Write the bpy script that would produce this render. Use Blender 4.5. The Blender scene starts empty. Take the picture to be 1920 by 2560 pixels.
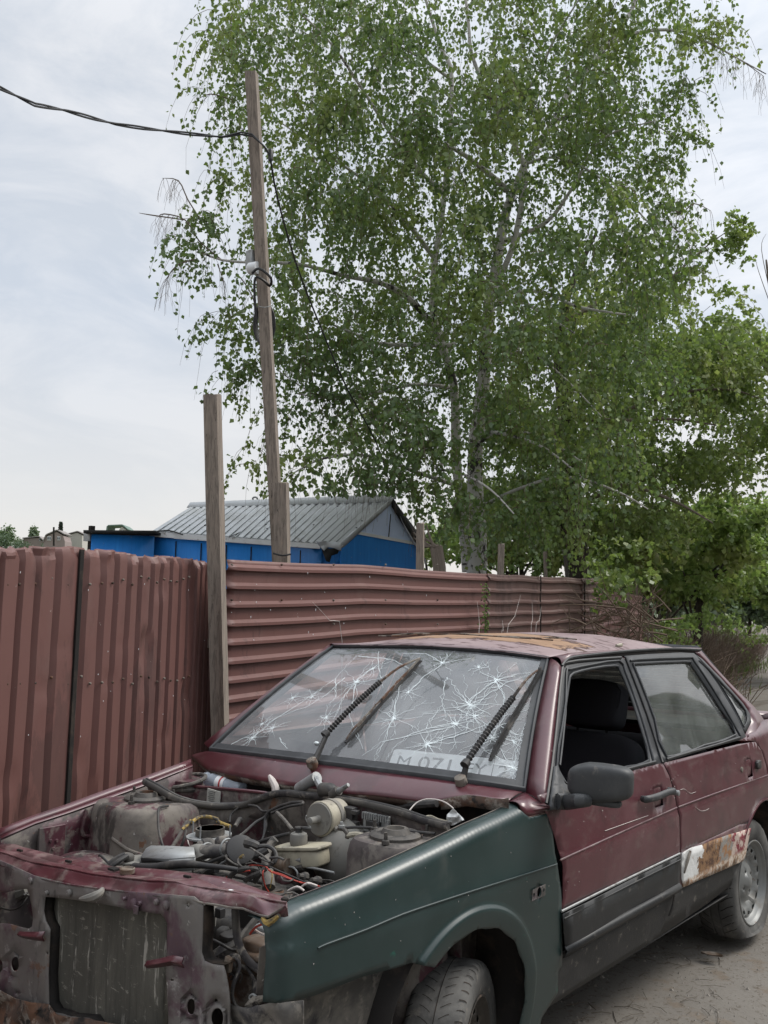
import bpy, bmesh, math, random
import numpy as np
from mathutils import Vector, Matrix, noise
from mathutils.geometry import delaunay_2d_cdt
R_ = math.radians
PI = math.pi
random.seed(7)
rng = np.random.default_rng(7)
scene = bpy.context.scene
C = scene.collection

# ------------------------------------------------------------------ camera
CAM = np.array([2.3104, -2.1422, 1.4827])
YAW, PITCH, ROLL, FOC = -0.694276, 0.110012, 0.020085, 2310.7
_cy, _sy, _cp, _sp = math.cos(YAW), math.sin(YAW), math.cos(PITCH), math.sin(PITCH)
_f = np.array([_sy*_cp, _cy*_cp, _sp]); _r = np.array([_cy, -_sy, 0.0]); _u = np.cross(_r, _f)
_cr, _sr = math.cos(ROLL), math.sin(ROLL)
RT = _r*_cr + _u*_sr
UP = -_r*_sr + _u*_cr
cd = bpy.data.cameras.new('camera'); cam = bpy.data.objects.new('camera', cd); C.objects.link(cam)
cd.sensor_fit = 'VERTICAL'; cd.sensor_height = 36; cd.sensor_width = 27; cd.lens = FOC/2560*36
cd.clip_start = 0.05; cd.clip_end = 4000
M = Matrix((( RT[0], UP[0], -_f[0], CAM[0]), (RT[1], UP[1], -_f[1], CAM[1]), (RT[2], UP[2], -_f[2], CAM[2]), (0,0,0,1)))
cam.matrix_world = M
scene.camera = cam
scene.render.resolution_x = 768; scene.render.resolution_y = 1024

# ------------------------------------------------------------------ view, sky and sun
scene.view_settings.view_transform = 'Standard'
scene.view_settings.look = 'None'
scene.view_settings.exposure = 0.76
scene.view_settings.gamma = 1.0
SUN_EL, SUN_AZ = R_(48), R_(35)       # azimuth from +Y towards +X
world = bpy.data.worlds.new('World'); scene.world = world; world.use_nodes = True
nt = world.node_tree; nt.nodes.clear()
def wn(t, **k):
    n = nt.nodes.new(t)
    for a, b in k.items(): setattr(n, a, b)
    return n
wo = wn('ShaderNodeOutputWorld'); bg = wn('ShaderNodeBackground'); bg.inputs['Strength'].default_value = 0.11
sky = wn('ShaderNodeTexSky', sky_type='NISHITA'); sky.sun_disc = False
sky.sun_elevation = SUN_EL; sky.sun_rotation = SUN_AZ
tc = wn('ShaderNodeTexCoord')
mp = wn('ShaderNodeMapping'); mp.inputs['Scale'].default_value = (1.0, 1.0, 2.6)
no = wn('ShaderNodeTexNoise'); no.inputs['Scale'].default_value = 4.5; no.inputs['Detail'].default_value = 9; no.inputs['Roughness'].default_value = .62; no.inputs['Distortion'].default_value = .5
no2 = wn('ShaderNodeTexNoise'); no2.inputs['Scale'].default_value = 1.3; no2.inputs['Detail'].default_value = 3
sep = wn('ShaderNodeSeparateXYZ')
nt.links.new(tc.outputs['Generated'], mp.inputs['Vector']); nt.links.new(mp.outputs['Vector'], no.inputs['Vector'])
nt.links.new(mp.outputs['Vector'], no2.inputs['Vector']); nt.links.new(tc.outputs['Generated'], sep.inputs['Vector'])
ramp = wn('ShaderNodeValToRGB')   # cloud tone from fine noise
ramp.color_ramp.elements[0].position = .38; ramp.color_ramp.elements[0].color = (3.6, 3.85, 4.2, 1)
ramp.color_ramp.elements[1].position = .60; ramp.color_ramp.elements[1].color = (4.5, 4.6, 4.78, 1)
nt.links.new(no.outputs['Fac'], ramp.inputs['Fac'])
hz = wn('ShaderNodeMapRange'); hz.inputs['From Min'].default_value = .05; hz.inputs['From Max'].default_value = .30; hz.inputs['To Min'].default_value = 0; hz.inputs['To Max'].default_value = 1
nt.links.new(sep.outputs['Z'], hz.inputs['Value'])
lowmix = wn('ShaderNodeMix', data_type='RGBA'); lowmix.inputs['A'].default_value = (4.5, 4.34, 4.18, 1)
nt.links.new(hz.outputs['Result'], lowmix.inputs['Factor']); nt.links.new(ramp.outputs['Color'], lowmix.inputs['B'])
# brightening of the cloud layer round the veiled sun
dot = wn('ShaderNodeVectorMath', operation='DOT_PRODUCT')
sv = (math.sin(SUN_AZ)*math.cos(SUN_EL), math.cos(SUN_AZ)*math.cos(SUN_EL), math.sin(SUN_EL))
dot.inputs[1].default_value = sv
nt.links.new(tc.outputs['Generated'], dot.inputs[0])
gl = wn('ShaderNodeMapRange'); gl.inputs['From Min'].default_value = .45; gl.inputs['From Max'].default_value = 1.0; gl.inputs['To Min'].default_value = 1.0; gl.inputs['To Max'].default_value = 1.35
nt.links.new(dot.outputs['Value'], gl.inputs['Value'])
zen = wn('ShaderNodeMapRange', interpolation_type='SMOOTHSTEP'); zen.inputs['From Min'].default_value = .50; zen.inputs['From Max'].default_value = 1.0; zen.inputs['To Min'].default_value = 1.0; zen.inputs['To Max'].default_value = 2.6
nt.links.new(sep.outputs['Z'], zen.inputs['Value'])        # an overcast sky is brightest overhead
mulz = wn('ShaderNodeMath', operation='MULTIPLY'); nt.links.new(gl.outputs['Result'], mulz.inputs[0]); nt.links.new(zen.outputs['Result'], mulz.inputs[1])
sc_ = wn('ShaderNodeVectorMath', operation='SCALE')
nt.links.new(lowmix.outputs['Result'], sc_.inputs[0]); nt.links.new(mulz.outputs[0], sc_.inputs['Scale'])
cm = wn('ShaderNodeMapRange'); cm.inputs['From Min'].default_value = .35; cm.inputs['From Max'].default_value = .7; cm.inputs['To Min'].default_value = .86; cm.inputs['To Max'].default_value = 1.0
nt.links.new(no2.outputs['Fac'], cm.inputs['Value'])
mx = wn('ShaderNodeMix', data_type='RGBA')
nt.links.new(cm.outputs['Result'], mx.inputs['Factor']); nt.links.new(sky.outputs['Color'], mx.inputs['A']); nt.links.new(sc_.outputs['Vector'], mx.inputs['B'])
nt.links.new(mx.outputs['Result'], bg.inputs['Color']); nt.links.new(bg.outputs['Background'], wo.inputs['Surface'])
sd = bpy.data.lights.new('sun', 'SUN'); sd.energy = 1.5; sd.angle = R_(22); sd.color = (1, .95, .88)
sun = bpy.data.objects.new('sun', sd); C.objects.link(sun)
sun.rotation_euler = Vector((-sv[0], -sv[1], -sv[2])).to_track_quat('-Z', 'Y').to_euler()
scene.cycles.max_bounces = 8; scene.cycles.transparent_max_bounces = 24
scene.cycles.use_denoising = True

# ------------------------------------------------------------------ photo measurements -> metres
def ray(px, py): return _f + RT*(px-960)/FOC - UP*(py-1280)/FOC
def at(ax, v, p):
    d = ray(*p); return Vector(CAM + d*((v-CAM[ax])/d[ax]))
def dep(p, Z): return Vector(CAM + ray(*p)*Z)
def crop(ox, oy, s): return lambda x, y: (ox+x/s, oy+y/s)
cA = crop(1340,1560,2.86); cB = crop(1340,2000,2.86); cK = crop(680,1950,2.1545); cD = crop(0,2080,3.95)
c1 = crop(0,1850,2.304); cE = crop(380,2200,4.608); g1 = crop(520,1940,5.925); g2 = crop(760,1900,4.608)
g3 = crop(280,1920,5.925); cW = crop(500,1550,1.765); cF = crop(940,1830,3.95); dd = crop(0,0,0.86406)
cI = crop(740,1240,4.1475); cH = crop(0,1280,5.184)
def nz(v, s=1.0, o=0.0): return noise.noise(Vector(v)*s + Vector((o, o*1.7, -o)))

# ------------------------------------------------------------------ materials
def newmat(name):
    m = bpy.data.materials.new(name); m.use_nodes = True; t = m.node_tree
    return m, t, t.nodes['Principled BSDF'], t.nodes['Material Output']
def lk(t, a, b): t.links.new(a, b)
def noise_node(t, scale, detail=5, rough=.6, stretch=(1,1,1), dist=0.0, vec=None):
    if vec is None:
        g = t.nodes.new('ShaderNodeTexCoord').outputs['Object']
    else: g = vec
    mpn = t.nodes.new('ShaderNodeMapping'); mpn.inputs['Scale'].default_value = stretch
    lk(t, g, mpn.inputs['Vector'])
    n = t.nodes.new('ShaderNodeTexNoise'); n.inputs['Scale'].default_value = scale; n.inputs['Detail'].default_value = detail
    n.inputs['Roughness'].default_value = rough; n.inputs['Distortion'].default_value = dist
    lk(t, mpn.outputs['Vector'], n.inputs['Vector'])
    return n.outputs['Fac']
def rampf(t, src, lo, hi):
    r = t.nodes.new('ShaderNodeMapRange'); r.interpolation_type = 'SMOOTHSTEP'
    r.inputs['From Min'].default_value = lo; r.inputs['From Max'].default_value = hi
    lk(t, src, r.inputs['Value']); return r.outputs['Result']
def mixc(t, fac, a, b):
    m = t.nodes.new('ShaderNodeMix'); m.data_type = 'RGBA'
    for sock, v in (('A', a), ('B', b)):
        if isinstance(v, (tuple, list)): m.inputs[sock].default_value = (*v, 1)
        else: lk(t, v, m.inputs[sock])
    if isinstance(fac, (int, float)): m.inputs['Factor'].default_value = fac
    else: lk(t, fac, m.inputs['Factor'])
    return m.outputs['Result']
def mulf(t, a, b):
    m = t.nodes.new('ShaderNodeMath'); m.operation = 'MULTIPLY'
    for i, v in enumerate((a, b)):
        if isinstance(v, (int, float)): m.inputs[i].default_value = v
        else: lk(t, v, m.inputs[i])
    return m.outputs[0]
def worn(name, base, rough=.5, metal=0.0, layers=(), var=.18, vscale=6, bump=(0, 0), coat=0.0, stretch=(1,1,1), spec=.5, bdist=.004):
    """layers: (colour, noise scale, lo, hi, stretch, roughness or None, amount)"""
    m, t, b, o = newmat(name)
    c = mixc(t, noise_node(t, vscale, 6, .65, stretch), tuple(x*(1-var) for x in base), tuple(min(1, x*(1+var)) for x in base))
    rg = None
    for L in layers:
        col, s, lo, hi = L[:4]; st = L[4] if len(L) > 4 else (1,1,1); rr = L[5] if len(L) > 5 else None; am = L[6] if len(L) > 6 else 1.0
        if lo > .56: lo, hi = .56+(lo-.56)*.62, .56+(hi-.56)*.62      # noise values crowd round one half
        f = mulf(t, rampf(t, noise_node(t, s, 8, .68, st, .3), lo, hi), am)
        c = mixc(t, f, c, col)
        if rr is not None:
            mm = t.nodes.new('ShaderNodeMix'); mm.data_type = 'FLOAT'; lk(t, f, mm.inputs['Factor'])
            if rg is None: mm.inputs['A'].default_value = rough
            else: lk(t, rg, mm.inputs['A'])
            mm.inputs['B'].default_value = rr; rg = mm.outputs['Result']
    lk(t, c, b.inputs['Base Color'])
    if rg is not None: lk(t, rg, b.inputs['Roughness'])
    else: b.inputs['Roughness'].default_value = rough
    b.inputs['Metallic'].default_value = metal; b.inputs['Coat Weight'].default_value = coat; b.inputs['Coat Roughness'].default_value = .28
    b.inputs['Specular IOR Level'].default_value = spec
    if bump[1]:
        bp = t.nodes.new('ShaderNodeBump'); bp.inputs['Strength'].default_value = bump[1]; bp.inputs['Distance'].default_value = bdist
        lk(t, noise_node(t, bump[0], 8, .65, stretch), bp.inputs['Height']); lk(t, bp.outputs['Normal'], b.inputs['Normal'])
    return m
DUST = (.19, .17, .145); RUST = (.125, .064, .038); WHITE = (.62, .60, .56)
MT = {}
MT['maroon'] = worn('maroon_paint', (.070,.012,.019), .38, layers=[((.15,.075,.082), 2.2, .42, .66, (1,1,1), .42, .30), (DUST, 9, .50, .70, (1,1,2), .8, .22), ((.035,.008,.012), 5, .52, .62, (1,1,1), .4, .5), (WHITE, 55, .76, .79, (1,1,1), .8, .8), (RUST, 22, .76, .80, (1,1,1), .9)], var=.2, bump=(3, .05), coat=.5)
MT['maroon_dusty'] = worn('maroon_dusty', (.075,.015,.022), .38, layers=[((.22,.14,.14), 3, .44, .62, (1,1,1), .5, .55), (DUST, 13, .48, .64, (1,1,1), .85, .45), ((.03,.007,.01), 6, .52, .58, (1,1,1), .35, .7), (WHITE, 38, .73, .77, (1,2,1), .8, .6), (RUST, 13, .70, .74)], bump=(9, .35), coat=.5)
MT['green'] = worn('green_paint', (.009,.025,.024), .40, layers=[((.022,.040,.040), 2.5, .42, .66, (1,1,1), .45, .6), (DUST, 7, .56, .8, (1,1,1), .8, .14), (WHITE, 62, .79, .82, (1,1,1), .8, .8), ((.01,.075,.055), 12, .74, .80)], var=.25, bump=(2.5, .03), coat=.35)
MT['bay'] = worn('engine_bay_metal', (.062,.050,.048), .75, layers=[(DUST, 4, .42, .60, (1,1,1), .95, .7), ((.060,.012,.022), 3.4, .515, .54, (1,1,.6), .4, .85), (DUST, 17, .50, .60, (1,1,1), .95, .5), ((.025,.022,.02), 8, .53, .62, (1,1,.4), .7, .8), (WHITE, 42, .74, .78, (1,1,1), .9, .5), (RUST, 15, .66, .72)], bump=(14, .5))
MT['panel'] = worn('primed_panel_metal', (.13,.12,.112), .6, layers=[((.065,.024,.042), 3.5, .50, .60, (1,1,1), .5, .75), (DUST, 6, .50, .64, (1,1,.5), .9, .6), ((.30,.28,.27), 9, .58, .66, (1,1,1), .8, .6), ((.03,.027,.025), 11, .54, .66, (1,1,.5), .8, .75), (WHITE, 40, .72, .76, (1,1,1), .8, .6), (RUST, 7, .62, .70, (1,1,1), .95, .8)], bump=(12, .5))
MT['rusty'] = worn('rusted_metal', (.075,.048,.036), .95, layers=[(RUST, 9, .48, .6), (DUST, 6, .47, .56), ((.30,.26,.22), 13, .58, .66, (1,1,1), .95, .6), ((.02,.016,.014), 15, .54, .62)], bump=(20, .9))
MT['dirt_grey'] = worn('dusty_grey_plastic', (.16,.155,.14), .8, layers=[(DUST, 12, .4, .7, (1,1,1), .95, .7), ((.05,.045,.04), 18, .56, .7, (1,1,1), .8, .8)], bump=(25, .15))
MT['dirty_black'] = worn('dirty_black_rubber', (.022,.021,.021), .6, layers=[(DUST, 10, .46, .72, (1,1,1), .9, .42)], bump=(25, .2))
MT['engine'] = worn('oily_engine_metal', (.06,.055,.05), .6, .3, layers=[(DUST, 9, .42, .68, (1,1,1), .95, .7), ((.015,.013,.012), 14, .5, .68, (1,1,1), .45, .85), (RUST, 12, .66, .72)], bump=(22, .5))
MT['alu'] = worn('dull_aluminium', (.30,.31,.31), .55, .55, layers=[(DUST, 13, .45, .72, (1,1,1), .9, .6), ((.06,.055,.05), 20, .55, .7, (1,1,1), .8, .7)], bump=(25, .2))
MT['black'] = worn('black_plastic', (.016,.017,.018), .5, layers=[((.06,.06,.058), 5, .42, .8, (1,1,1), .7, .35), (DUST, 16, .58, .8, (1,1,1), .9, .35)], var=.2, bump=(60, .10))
MT['clad'] = worn('black_sill_coating', (.017,.017,.017), .65, layers=[((.07,.065,.06), 4, .44, .78, (1,1,2), .9, .45), (DUST, 22, .60, .74, (1,1,1), .95, .6)], bump=(60, .25))
MT['mirror'] = worn('grey_mirror_plastic', (.030,.032,.034), .55, layers=[((.10,.10,.098), 6, .42, .78, (1,1,1), .8, .45), (DUST, 24, .6, .75, (1,1,1), .9, .4)], bump=(90, .06))
MT['seal'] = worn('window_rubber', (.028,.030,.033), .6, layers=[((.11,.115,.12), 7, .40, .8, (1,1,1), .8, .5)], bump=(40, .15))
MT['seat'] = worn('black_seat_cloth', (.034,.032,.037), .95, bump=(160, .3), spec=.15)
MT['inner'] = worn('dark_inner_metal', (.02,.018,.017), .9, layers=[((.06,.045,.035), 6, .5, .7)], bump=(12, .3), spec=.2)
MT['liner'] = worn('dusty_wheel_liner', (.075,.07,.064), .85, layers=[(DUST, 5, .44, .65, (1,1,1), .95, .7), ((.035,.032,.034), 6, .5, .6), (DUST, 20, .54, .64)], bump=(14, .3))
MT['yellowed'] = worn('yellowed_plastic', (.36,.33,.25), .5, layers=[(DUST, 8, .42, .68, (1,1,1), .9, .75), ((.07,.06,.045), 14, .55, .7, (1,1,1), .8, .8)], bump=(20, .1))
MT['tyre'] = worn('worn_tyre_rubber', (.055,.054,.052), .85, layers=[((.15,.145,.135), 6, .38, .72, (1,1,1), .95, .8), (DUST, 20, .58, .74, (1,1,1), .95, .5)], bump=(60, .2), spec=.3)
MT['rim'] = worn('dull_steel_rim', (.20,.205,.20), .5, .3, layers=[(DUST, 9, .46, .7, (1,1,1), .85, .7), (RUST, 22, .66, .72)], bump=(25, .1))
MT['rim_dark'] = worn('rusty_dark_rim', (.05,.045,.04), .5, .5, layers=[(RUST, 14, .6, .7), (DUST, 14, .5, .7, (1,1,1), .9, .5)])
MT['white_wire'] = worn('white_wire', (.5,.45,.42), .6)
MT['red_wire'] = worn('red_wire', (.38,.045,.03), .5)
MT['yellow_wire'] = worn('yellow_tape', (.32,.22,.06), .7, layers=[((.05,.045,.04), 30, .45, .6)])
MT['brown_plastic'] = worn('brown_plastic', (.10,.065,.042), .6, layers=[(DUST, 14, .45, .7)])
MT['radiator'] = worn('dusty_radiator_core', (.06,.057,.047), .85, layers=[((.15,.14,.115), 3, .42, .7, (3,1,.6), .95, .6), ((.035,.033,.028), 5, .48, .68, (6,1,.3), .9, .7), ((.36,.34,.30), 13, .60, .70, (3,1,.45), .9, .7), ((.30,.28,.24), 30, .62, .70, (1,1,3), .9, .5)], bump=(40, .5), stretch=(4,1,.6))
MT['wood'] = worn('weathered_timber', (.25,.21,.175), .9, layers=[((.13,.11,.092), 5, .45, .62, (14,14,.7), .95, .8), ((.36,.28,.22), 3, .55, .75, (9,9,.5), .95, .55), ((.05,.04,.035), 9, .66, .70, (10,10,1), .95, .9)], stretch=(16,16,.8), bump=(6, .6), bdist=.006, var=.3)
MT['wood_dark'] = worn('weathered_timber_grey', (.12,.11,.10), .92, layers=[((.06,.054,.05), 5, .45, .62, (14,14,.7), .95, .8), ((.19,.165,.14), 3, .55, .75, (9,9,.5), .95, .5)], stretch=(16,16,.8), bump=(6, .7), bdist=.006, var=.3)
MT['cable'] = worn('black_cable', (.012,.012,.013), .55)
MT['roof_sheet'] = worn('galvanised_sheet', (.40,.42,.43), .55, .15, layers=[((.30,.31,.30), 2, .42, .7, (1,1,1), .7, .8), (DUST, 5, .6, .8, (1,1,1), .9, .4)], bump=(10, .08))
MT['blue'] = worn('blue_painted_boards', (.010,.17,.52), .55, layers=[((.02,.22,.60), 3, .5, .75, (6,6,.4)), ((.012,.13,.40), 4, .55, .75, (8,8,.3)), ((.25,.27,.28), 13, .71, .74, (1,1,1), .8, .6)], var=.12, stretch=(10,10,.6), bump=(8, .12))
MT['pale_blue'] = worn('pale_blue_painted_boards', (.56,.66,.88), .6, layers=[((.48,.58,.80), 3, .5, .75)], var=.08)
MT['white_trim'] = worn('white_painted_trim', (.62,.63,.64), .5, layers=[(DUST, 9, .6, .8)])
MT['black_sheet'] = worn('black_felt', (.015,.015,.015), .9)

def fence_mat(name, base, tone, dirt):
    return worn(name, tuple(v*.95 for v in base), .50, layers=[(tone, 1.2, .42, .7, (1,1,1), .6, .7), ((.07,.032,.028), 7, .55, .75, (1,1,.4), .8, .5), ((.20,.15,.13), 3.3, .52, .78, (1,1,.5), .75, dirt), (WHITE, 38, .79, .82, (1,1,.6), .8, .8), (RUST, 17, .76, .82), ((.03,.018,.016), 2.2, .60, .66, (1,1,.3), .7, .35)], var=.10, vscale=3, bump=(5, .14))
MT['fence'] = fence_mat('red_brown_sheet', (.142,.064,.055), (.12,.052,.046), .22)
MT['fence_h'] = fence_mat('red_brown_ribbed_sheet', (.148,.066,.057), (.125,.055,.05), .3)
MT['fence_old'] = fence_mat('faded_brown_sheet', (.125,.063,.054), (.10,.062,.052), .5)
MT['fence_red'] = fence_mat('faded_red_sheet', (.20,.09,.08), (.16,.08,.07), .5)

def glass_mat(name, tint=(.80,.86,.86), film=(.30,.32,.33), film_amt=(.03, .22), fscale=3):
    m, t, b, o = newmat(name); t.nodes.remove(b)
    tr = t.nodes.new('ShaderNodeBsdfTransparent'); tr.inputs['Color'].default_value = (*tint, 1)
    gs = t.nodes.new('ShaderNodeBsdfGlossy'); gs.inputs['Roughness'].default_value = .03
    fr = t.nodes.new('ShaderNodeFresnel'); fr.inputs['IOR'].default_value = 1.52
    # both faces of a pane reflect, so the single sheet reflects about twice the one-face amount
    f2 = t.nodes.new('ShaderNodeMath'); f2.operation = 'MULTIPLY'; f2.inputs[1].default_value = 1.8; f2.use_clamp = True
    lk(t, fr.outputs[0], f2.inputs[0])
    m1 = t.nodes.new('ShaderNodeMixShader'); lk(t, f2.outputs[0], m1.inputs[0]); lk(t, tr.outputs[0], m1.inputs[1]); lk(t, gs.outputs[0], m1.inputs[2])
    df = t.nodes.new('ShaderNodeBsdfDiffuse'); df.inputs['Color'].default_value = (*film, 1)
    mr = t.nodes.new('ShaderNodeMapRange'); mr.inputs['From Min'].default_value = .35; mr.inputs['From Max'].default_value = .7
    mr.inputs['To Min'].default_value = film_amt[0]; mr.inputs['To Max'].default_value = film_amt[1]
    lk(t, noise_node(t, fscale, 6, .6, (1,1,1), 1.0), mr.inputs['Value'])
    m2 = t.nodes.new('ShaderNodeMixShader'); lk(t, mr.outputs[0], m2.inputs[0]); lk(t, m1.outputs[0], m2.inputs[1]); lk(t, df.outputs[0], m2.inputs[2])
    lk(t, m2.outputs[0], o.inputs['Surface']); return m
MT['glass'] = glass_mat('dusty_windscreen_glass', (.94,.96,.96), (.64,.67,.69), (.08, .26), 1.6)
MT['glass_side'] = glass_mat('dusty_side_glass', (.82,.89,.88), (.50,.53,.52), (.05, .20), 3)
m, t, b, o = newmat('crack_glass'); b.inputs['Base Color'].default_value = (.66,.72,.73,1); b.inputs['Roughness'].default_value = .3
MT['crack'] = m
m, t, b, o = newmat('clear_bottle'); b.inputs['Base Color'].default_value = (.72,.80,.90,1); b.inputs['Roughness'].default_value = .12; b.inputs['Transmission Weight'].default_value = .6; b.inputs['IOR'].default_value = 1.2
MT['bottle'] = m
m, t, b, o = newmat('mirror_glass'); b.inputs['Base Color'].default_value = (.6,.6,.6,1); b.inputs['Roughness'].default_value = .05; b.inputs['Metallic'].default_value = 1
MT['mirror_glass'] = m
MT['plate_white'] = worn('number_plate_white', (.80,.81,.81), .5, layers=[(DUST, 9, .6, .8)])
MT['plate_ink'] = worn('number_plate_black', (.10,.11,.11), .6)
MT['paper'] = worn('printed_paper_label', (.42,.42,.38), .8, layers=[(DUST, 9, .5, .75)])
MT['red_ink'] = worn('red_print', (.45,.05,.05), .6)
MT['clear_bag'] = worn('clear_plastic_bag', (.55,.56,.55), .3, bump=(30, .5))

# roof of the car: faded maroon, bare orange rust with a ragged rim where the lacquer has lifted
m, t, b, o = newmat('faded_roof_paint'); MT['roof'] = m
tcn = t.nodes.new('ShaderNodeTexCoord'); spx = t.nodes.new('ShaderNodeSeparateXYZ'); lk(t, tcn.outputs['Object'], spx.inputs[0])
def mth(op, a, b_=None, clamp=False):
    n = t.nodes.new('ShaderNodeMath'); n.operation = op; n.use_clamp = clamp
    for i, v in enumerate((a, b_)):
        if v is None: continue
        if isinstance(v, (int, float)): n.inputs[i].default_value = v
        else: lk(t, v, n.inputs[i])
    return n.outputs[0]
base = mixc(t, noise_node(t, 3, 7, .65), (.17,.105,.11), (.36,.29,.29))
base = mixc(t, rampf(t, noise_node(t, 10, 8, .7, (1,3,1), .4), .52, .62), base, (.055,.022,.025))
ex = mth('DIVIDE', mth('ADD', spx.outputs[0], .02), .50); ey = mth('DIVIDE', mth('ADD', spx.outputs[1], -1.36), .26)
dist2 = mth('ADD', mth('MULTIPLY', ex, ex), mth('MULTIPLY', ey, ey))
dist2 = mth('ADD', dist2, mth('MULTIPLY', mth('ADD', noise_node(t, 6, 6, .7), -.5), 2.6))
inside = mth('LESS_THAN', dist2, .95); rimr = mth('LESS_THAN', dist2, 1.12)
rust = mixc(t, noise_node(t, 9, 7, .7), (.24,.14,.085), (.37,.235,.15))
base = mixc(t, rimr, base, (.06,.025,.02)); base = mixc(t, inside, base, rust)
lk(t, base, b.inputs['Base Color']); b.inputs['Roughness'].default_value = .5
bp = t.nodes.new('ShaderNodeBump'); bp.inputs['Strength'].default_value = .4; bp.inputs['Distance'].default_value = .004; lk(t, rimr, bp.inputs['Height']); lk(t, bp.outputs['Normal'], b.inputs['Normal'])

# peeled filler, bare rust and grey primer on the rear door's lower edge
m, t, b, o = newmat('peeled_filler_and_rust'); MT['patch'] = m
tcn = t.nodes.new('ShaderNodeTexCoord'); spx = t.nodes.new('ShaderNodeSeparateXYZ'); lk(t, tcn.outputs['Object'], spx.inputs[0])
yv = mth('ADD', spx.outputs[1], mth('MULTIPLY', mth('ADD', noise_node(t, 12, 7, .7), -.5), .45))
c = mixc(t, noise_node(t, 9, 3), (.60,.60,.58), (.70,.70,.69))
c = mixc(t, rampf(t, yv, 1.70, 1.71), c, mixc(t, rampf(t, noise_node(t, 26, 6, .7), .40, .56), (.08,.038,.022), (.26,.145,.07)))
c = mixc(t, rampf(t, yv, 1.92, 1.93), c, mixc(t, rampf(t, noise_node(t, 16, 6, .7), .48, .54), (.25,.235,.215), (.30,.155,.07)))
c = mixc(t, rampf(t, yv, 2.10, 2.11), c, mixc(t, rampf(t, noise_node(t, 18, 6, .7), .46, .53), (.20,.03,.04), (.52,.42,.36)))
lowr = mulf(t, rampf(t, mth('ADD', spx.outputs[2], mth('MULTIPLY', noise_node(t, 30, 5, .7), .05)), .485, .465), 1.0)
c = mixc(t, lowr, c, mixc(t, rampf(t, noise_node(t, 40, 5, .7), .45, .55), (.33,.20,.12), (.58,.50,.42)))
lk(t, c, b.inputs['Base Color']); b.inputs['Roughness'].default_value = .85
bp = t.nodes.new('ShaderNodeBump'); bp.inputs['Strength'].default_value = .8; bp.inputs['Distance'].default_value = .006; lk(t, noise_node(t, 25, 8, .7), bp.inputs['Height']); lk(t, bp.outputs['Normal'], b.inputs['Normal'])

def leaf_mat(name, a, bcol, trans=.45, yellow=None):
    m, t, b, o = newmat(name); t.nodes.remove(b)
    g = t.nodes.new('ShaderNodeNewGeometry')
    c = mixc(t, g.outputs['Random Per Island'], a, bcol)
    if yellow: c = mixc(t, rampf(t, noise_node(t, .9, 3, .5), .45, .68), c, yellow)
    d = t.nodes.new('ShaderNodeBsdfDiffuse'); tr = t.nodes.new('ShaderNodeBsdfTranslucent'); gsn = t.nodes.new('ShaderNodeBsdfGlossy'); gsn.inputs['Roughness'].default_value = .45
    lk(t, c, d.inputs['Color'])
    tcx = mixc(t, .5, c, (.16, .24, .03)); lk(t, tcx, tr.inputs['Color'])
    x = t.nodes.new('ShaderNodeMixShader'); x.inputs[0].default_value = trans; lk(t, d.outputs[0], x.inputs[1]); lk(t, tr.outputs[0], x.inputs[2])
    y = t.nodes.new('ShaderNodeMixShader'); y.inputs[0].default_value = .05; lk(t, x.outputs[0], y.inputs[1]); lk(t, gsn.outputs[0], y.inputs[2])
    lk(t, y.outputs[0], o.inputs['Surface']); return m
MT['birch_leaf'] = leaf_mat('birch_leaves', (.075,.135,.048), (.145,.225,.07), .48, (.23,.29,.075))
MT['dark_leaf'] = leaf_mat('old_tree_leaves', (.14,.215,.065), (.24,.32,.095), .56, (.34,.38,.12))
MT['maple_leaf'] = leaf_mat('bright_green_leaves', (.18,.29,.08), (.29,.39,.12), .56, (.36,.41,.14))
MT['bush_leaf'] = leaf_mat('bush_leaves', (.14,.25,.07), (.26,.36,.10), .56, (.34,.36,.12))
MT['far_leaf'] = leaf_mat('far_leaves', (.10,.15,.09), (.16,.22,.11), .3)
MT['twig'] = worn('brown_twigs', (.12,.085,.06), .9)
MT['twig_grey'] = worn('grey_brown_twigs', (.16,.13,.105), .9)
# birch bark: chalky white with black diamonds and thin dark bars
m, t, b, o = newmat('birch_bark'); MT['bark'] = m
c = mixc(t, noise_node(t, 5, 5), (.36,.345,.32), (.54,.525,.50))
c = mixc(t, rampf(t, noise_node(t, 8, 6, .6, (1,1,5)), .585, .63), c, (.06,.05,.045))
c = mixc(t, rampf(t, noise_node(t, 3.6, 7, .65, (1,1,.8)), .565, .60), c, (.045,.04,.036))
lk(t, c, b.inputs['Base Color']); b.inputs['Roughness'].default_value = .9
m, t, b, o = newmat('birch_base_bark'); MT['bark_base'] = m
c = mixc(t, noise_node(t, 5, 5), (.38,.37,.35), (.55,.54,.52))
c = mixc(t, rampf(t, noise_node(t, 5, 8, .7, (1,1,.45), .8), .52, .56), c, (.04,.036,.033))
lk(t, c, b.inputs['Base Color']); b.inputs['Roughness'].default_value = .95
bp = t.nodes.new('ShaderNodeBump'); bp.inputs['Strength'].default_value = 1; bp.inputs['Distance'].default_value = .02; lk(t, noise_node(t, 14, 8, .7, (1,1,.4)), bp.inputs['Height']); lk(t, bp.outputs['Normal'], b.inputs['Normal'])
MT['dark_bark'] = worn('dark_furrowed_bark', (.035,.028,.022), .95, bump=(14, 1.0), stretch=(1,1,.3), bdist=.03, layers=[((.07,.06,.045), 6, .5, .7)])

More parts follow.
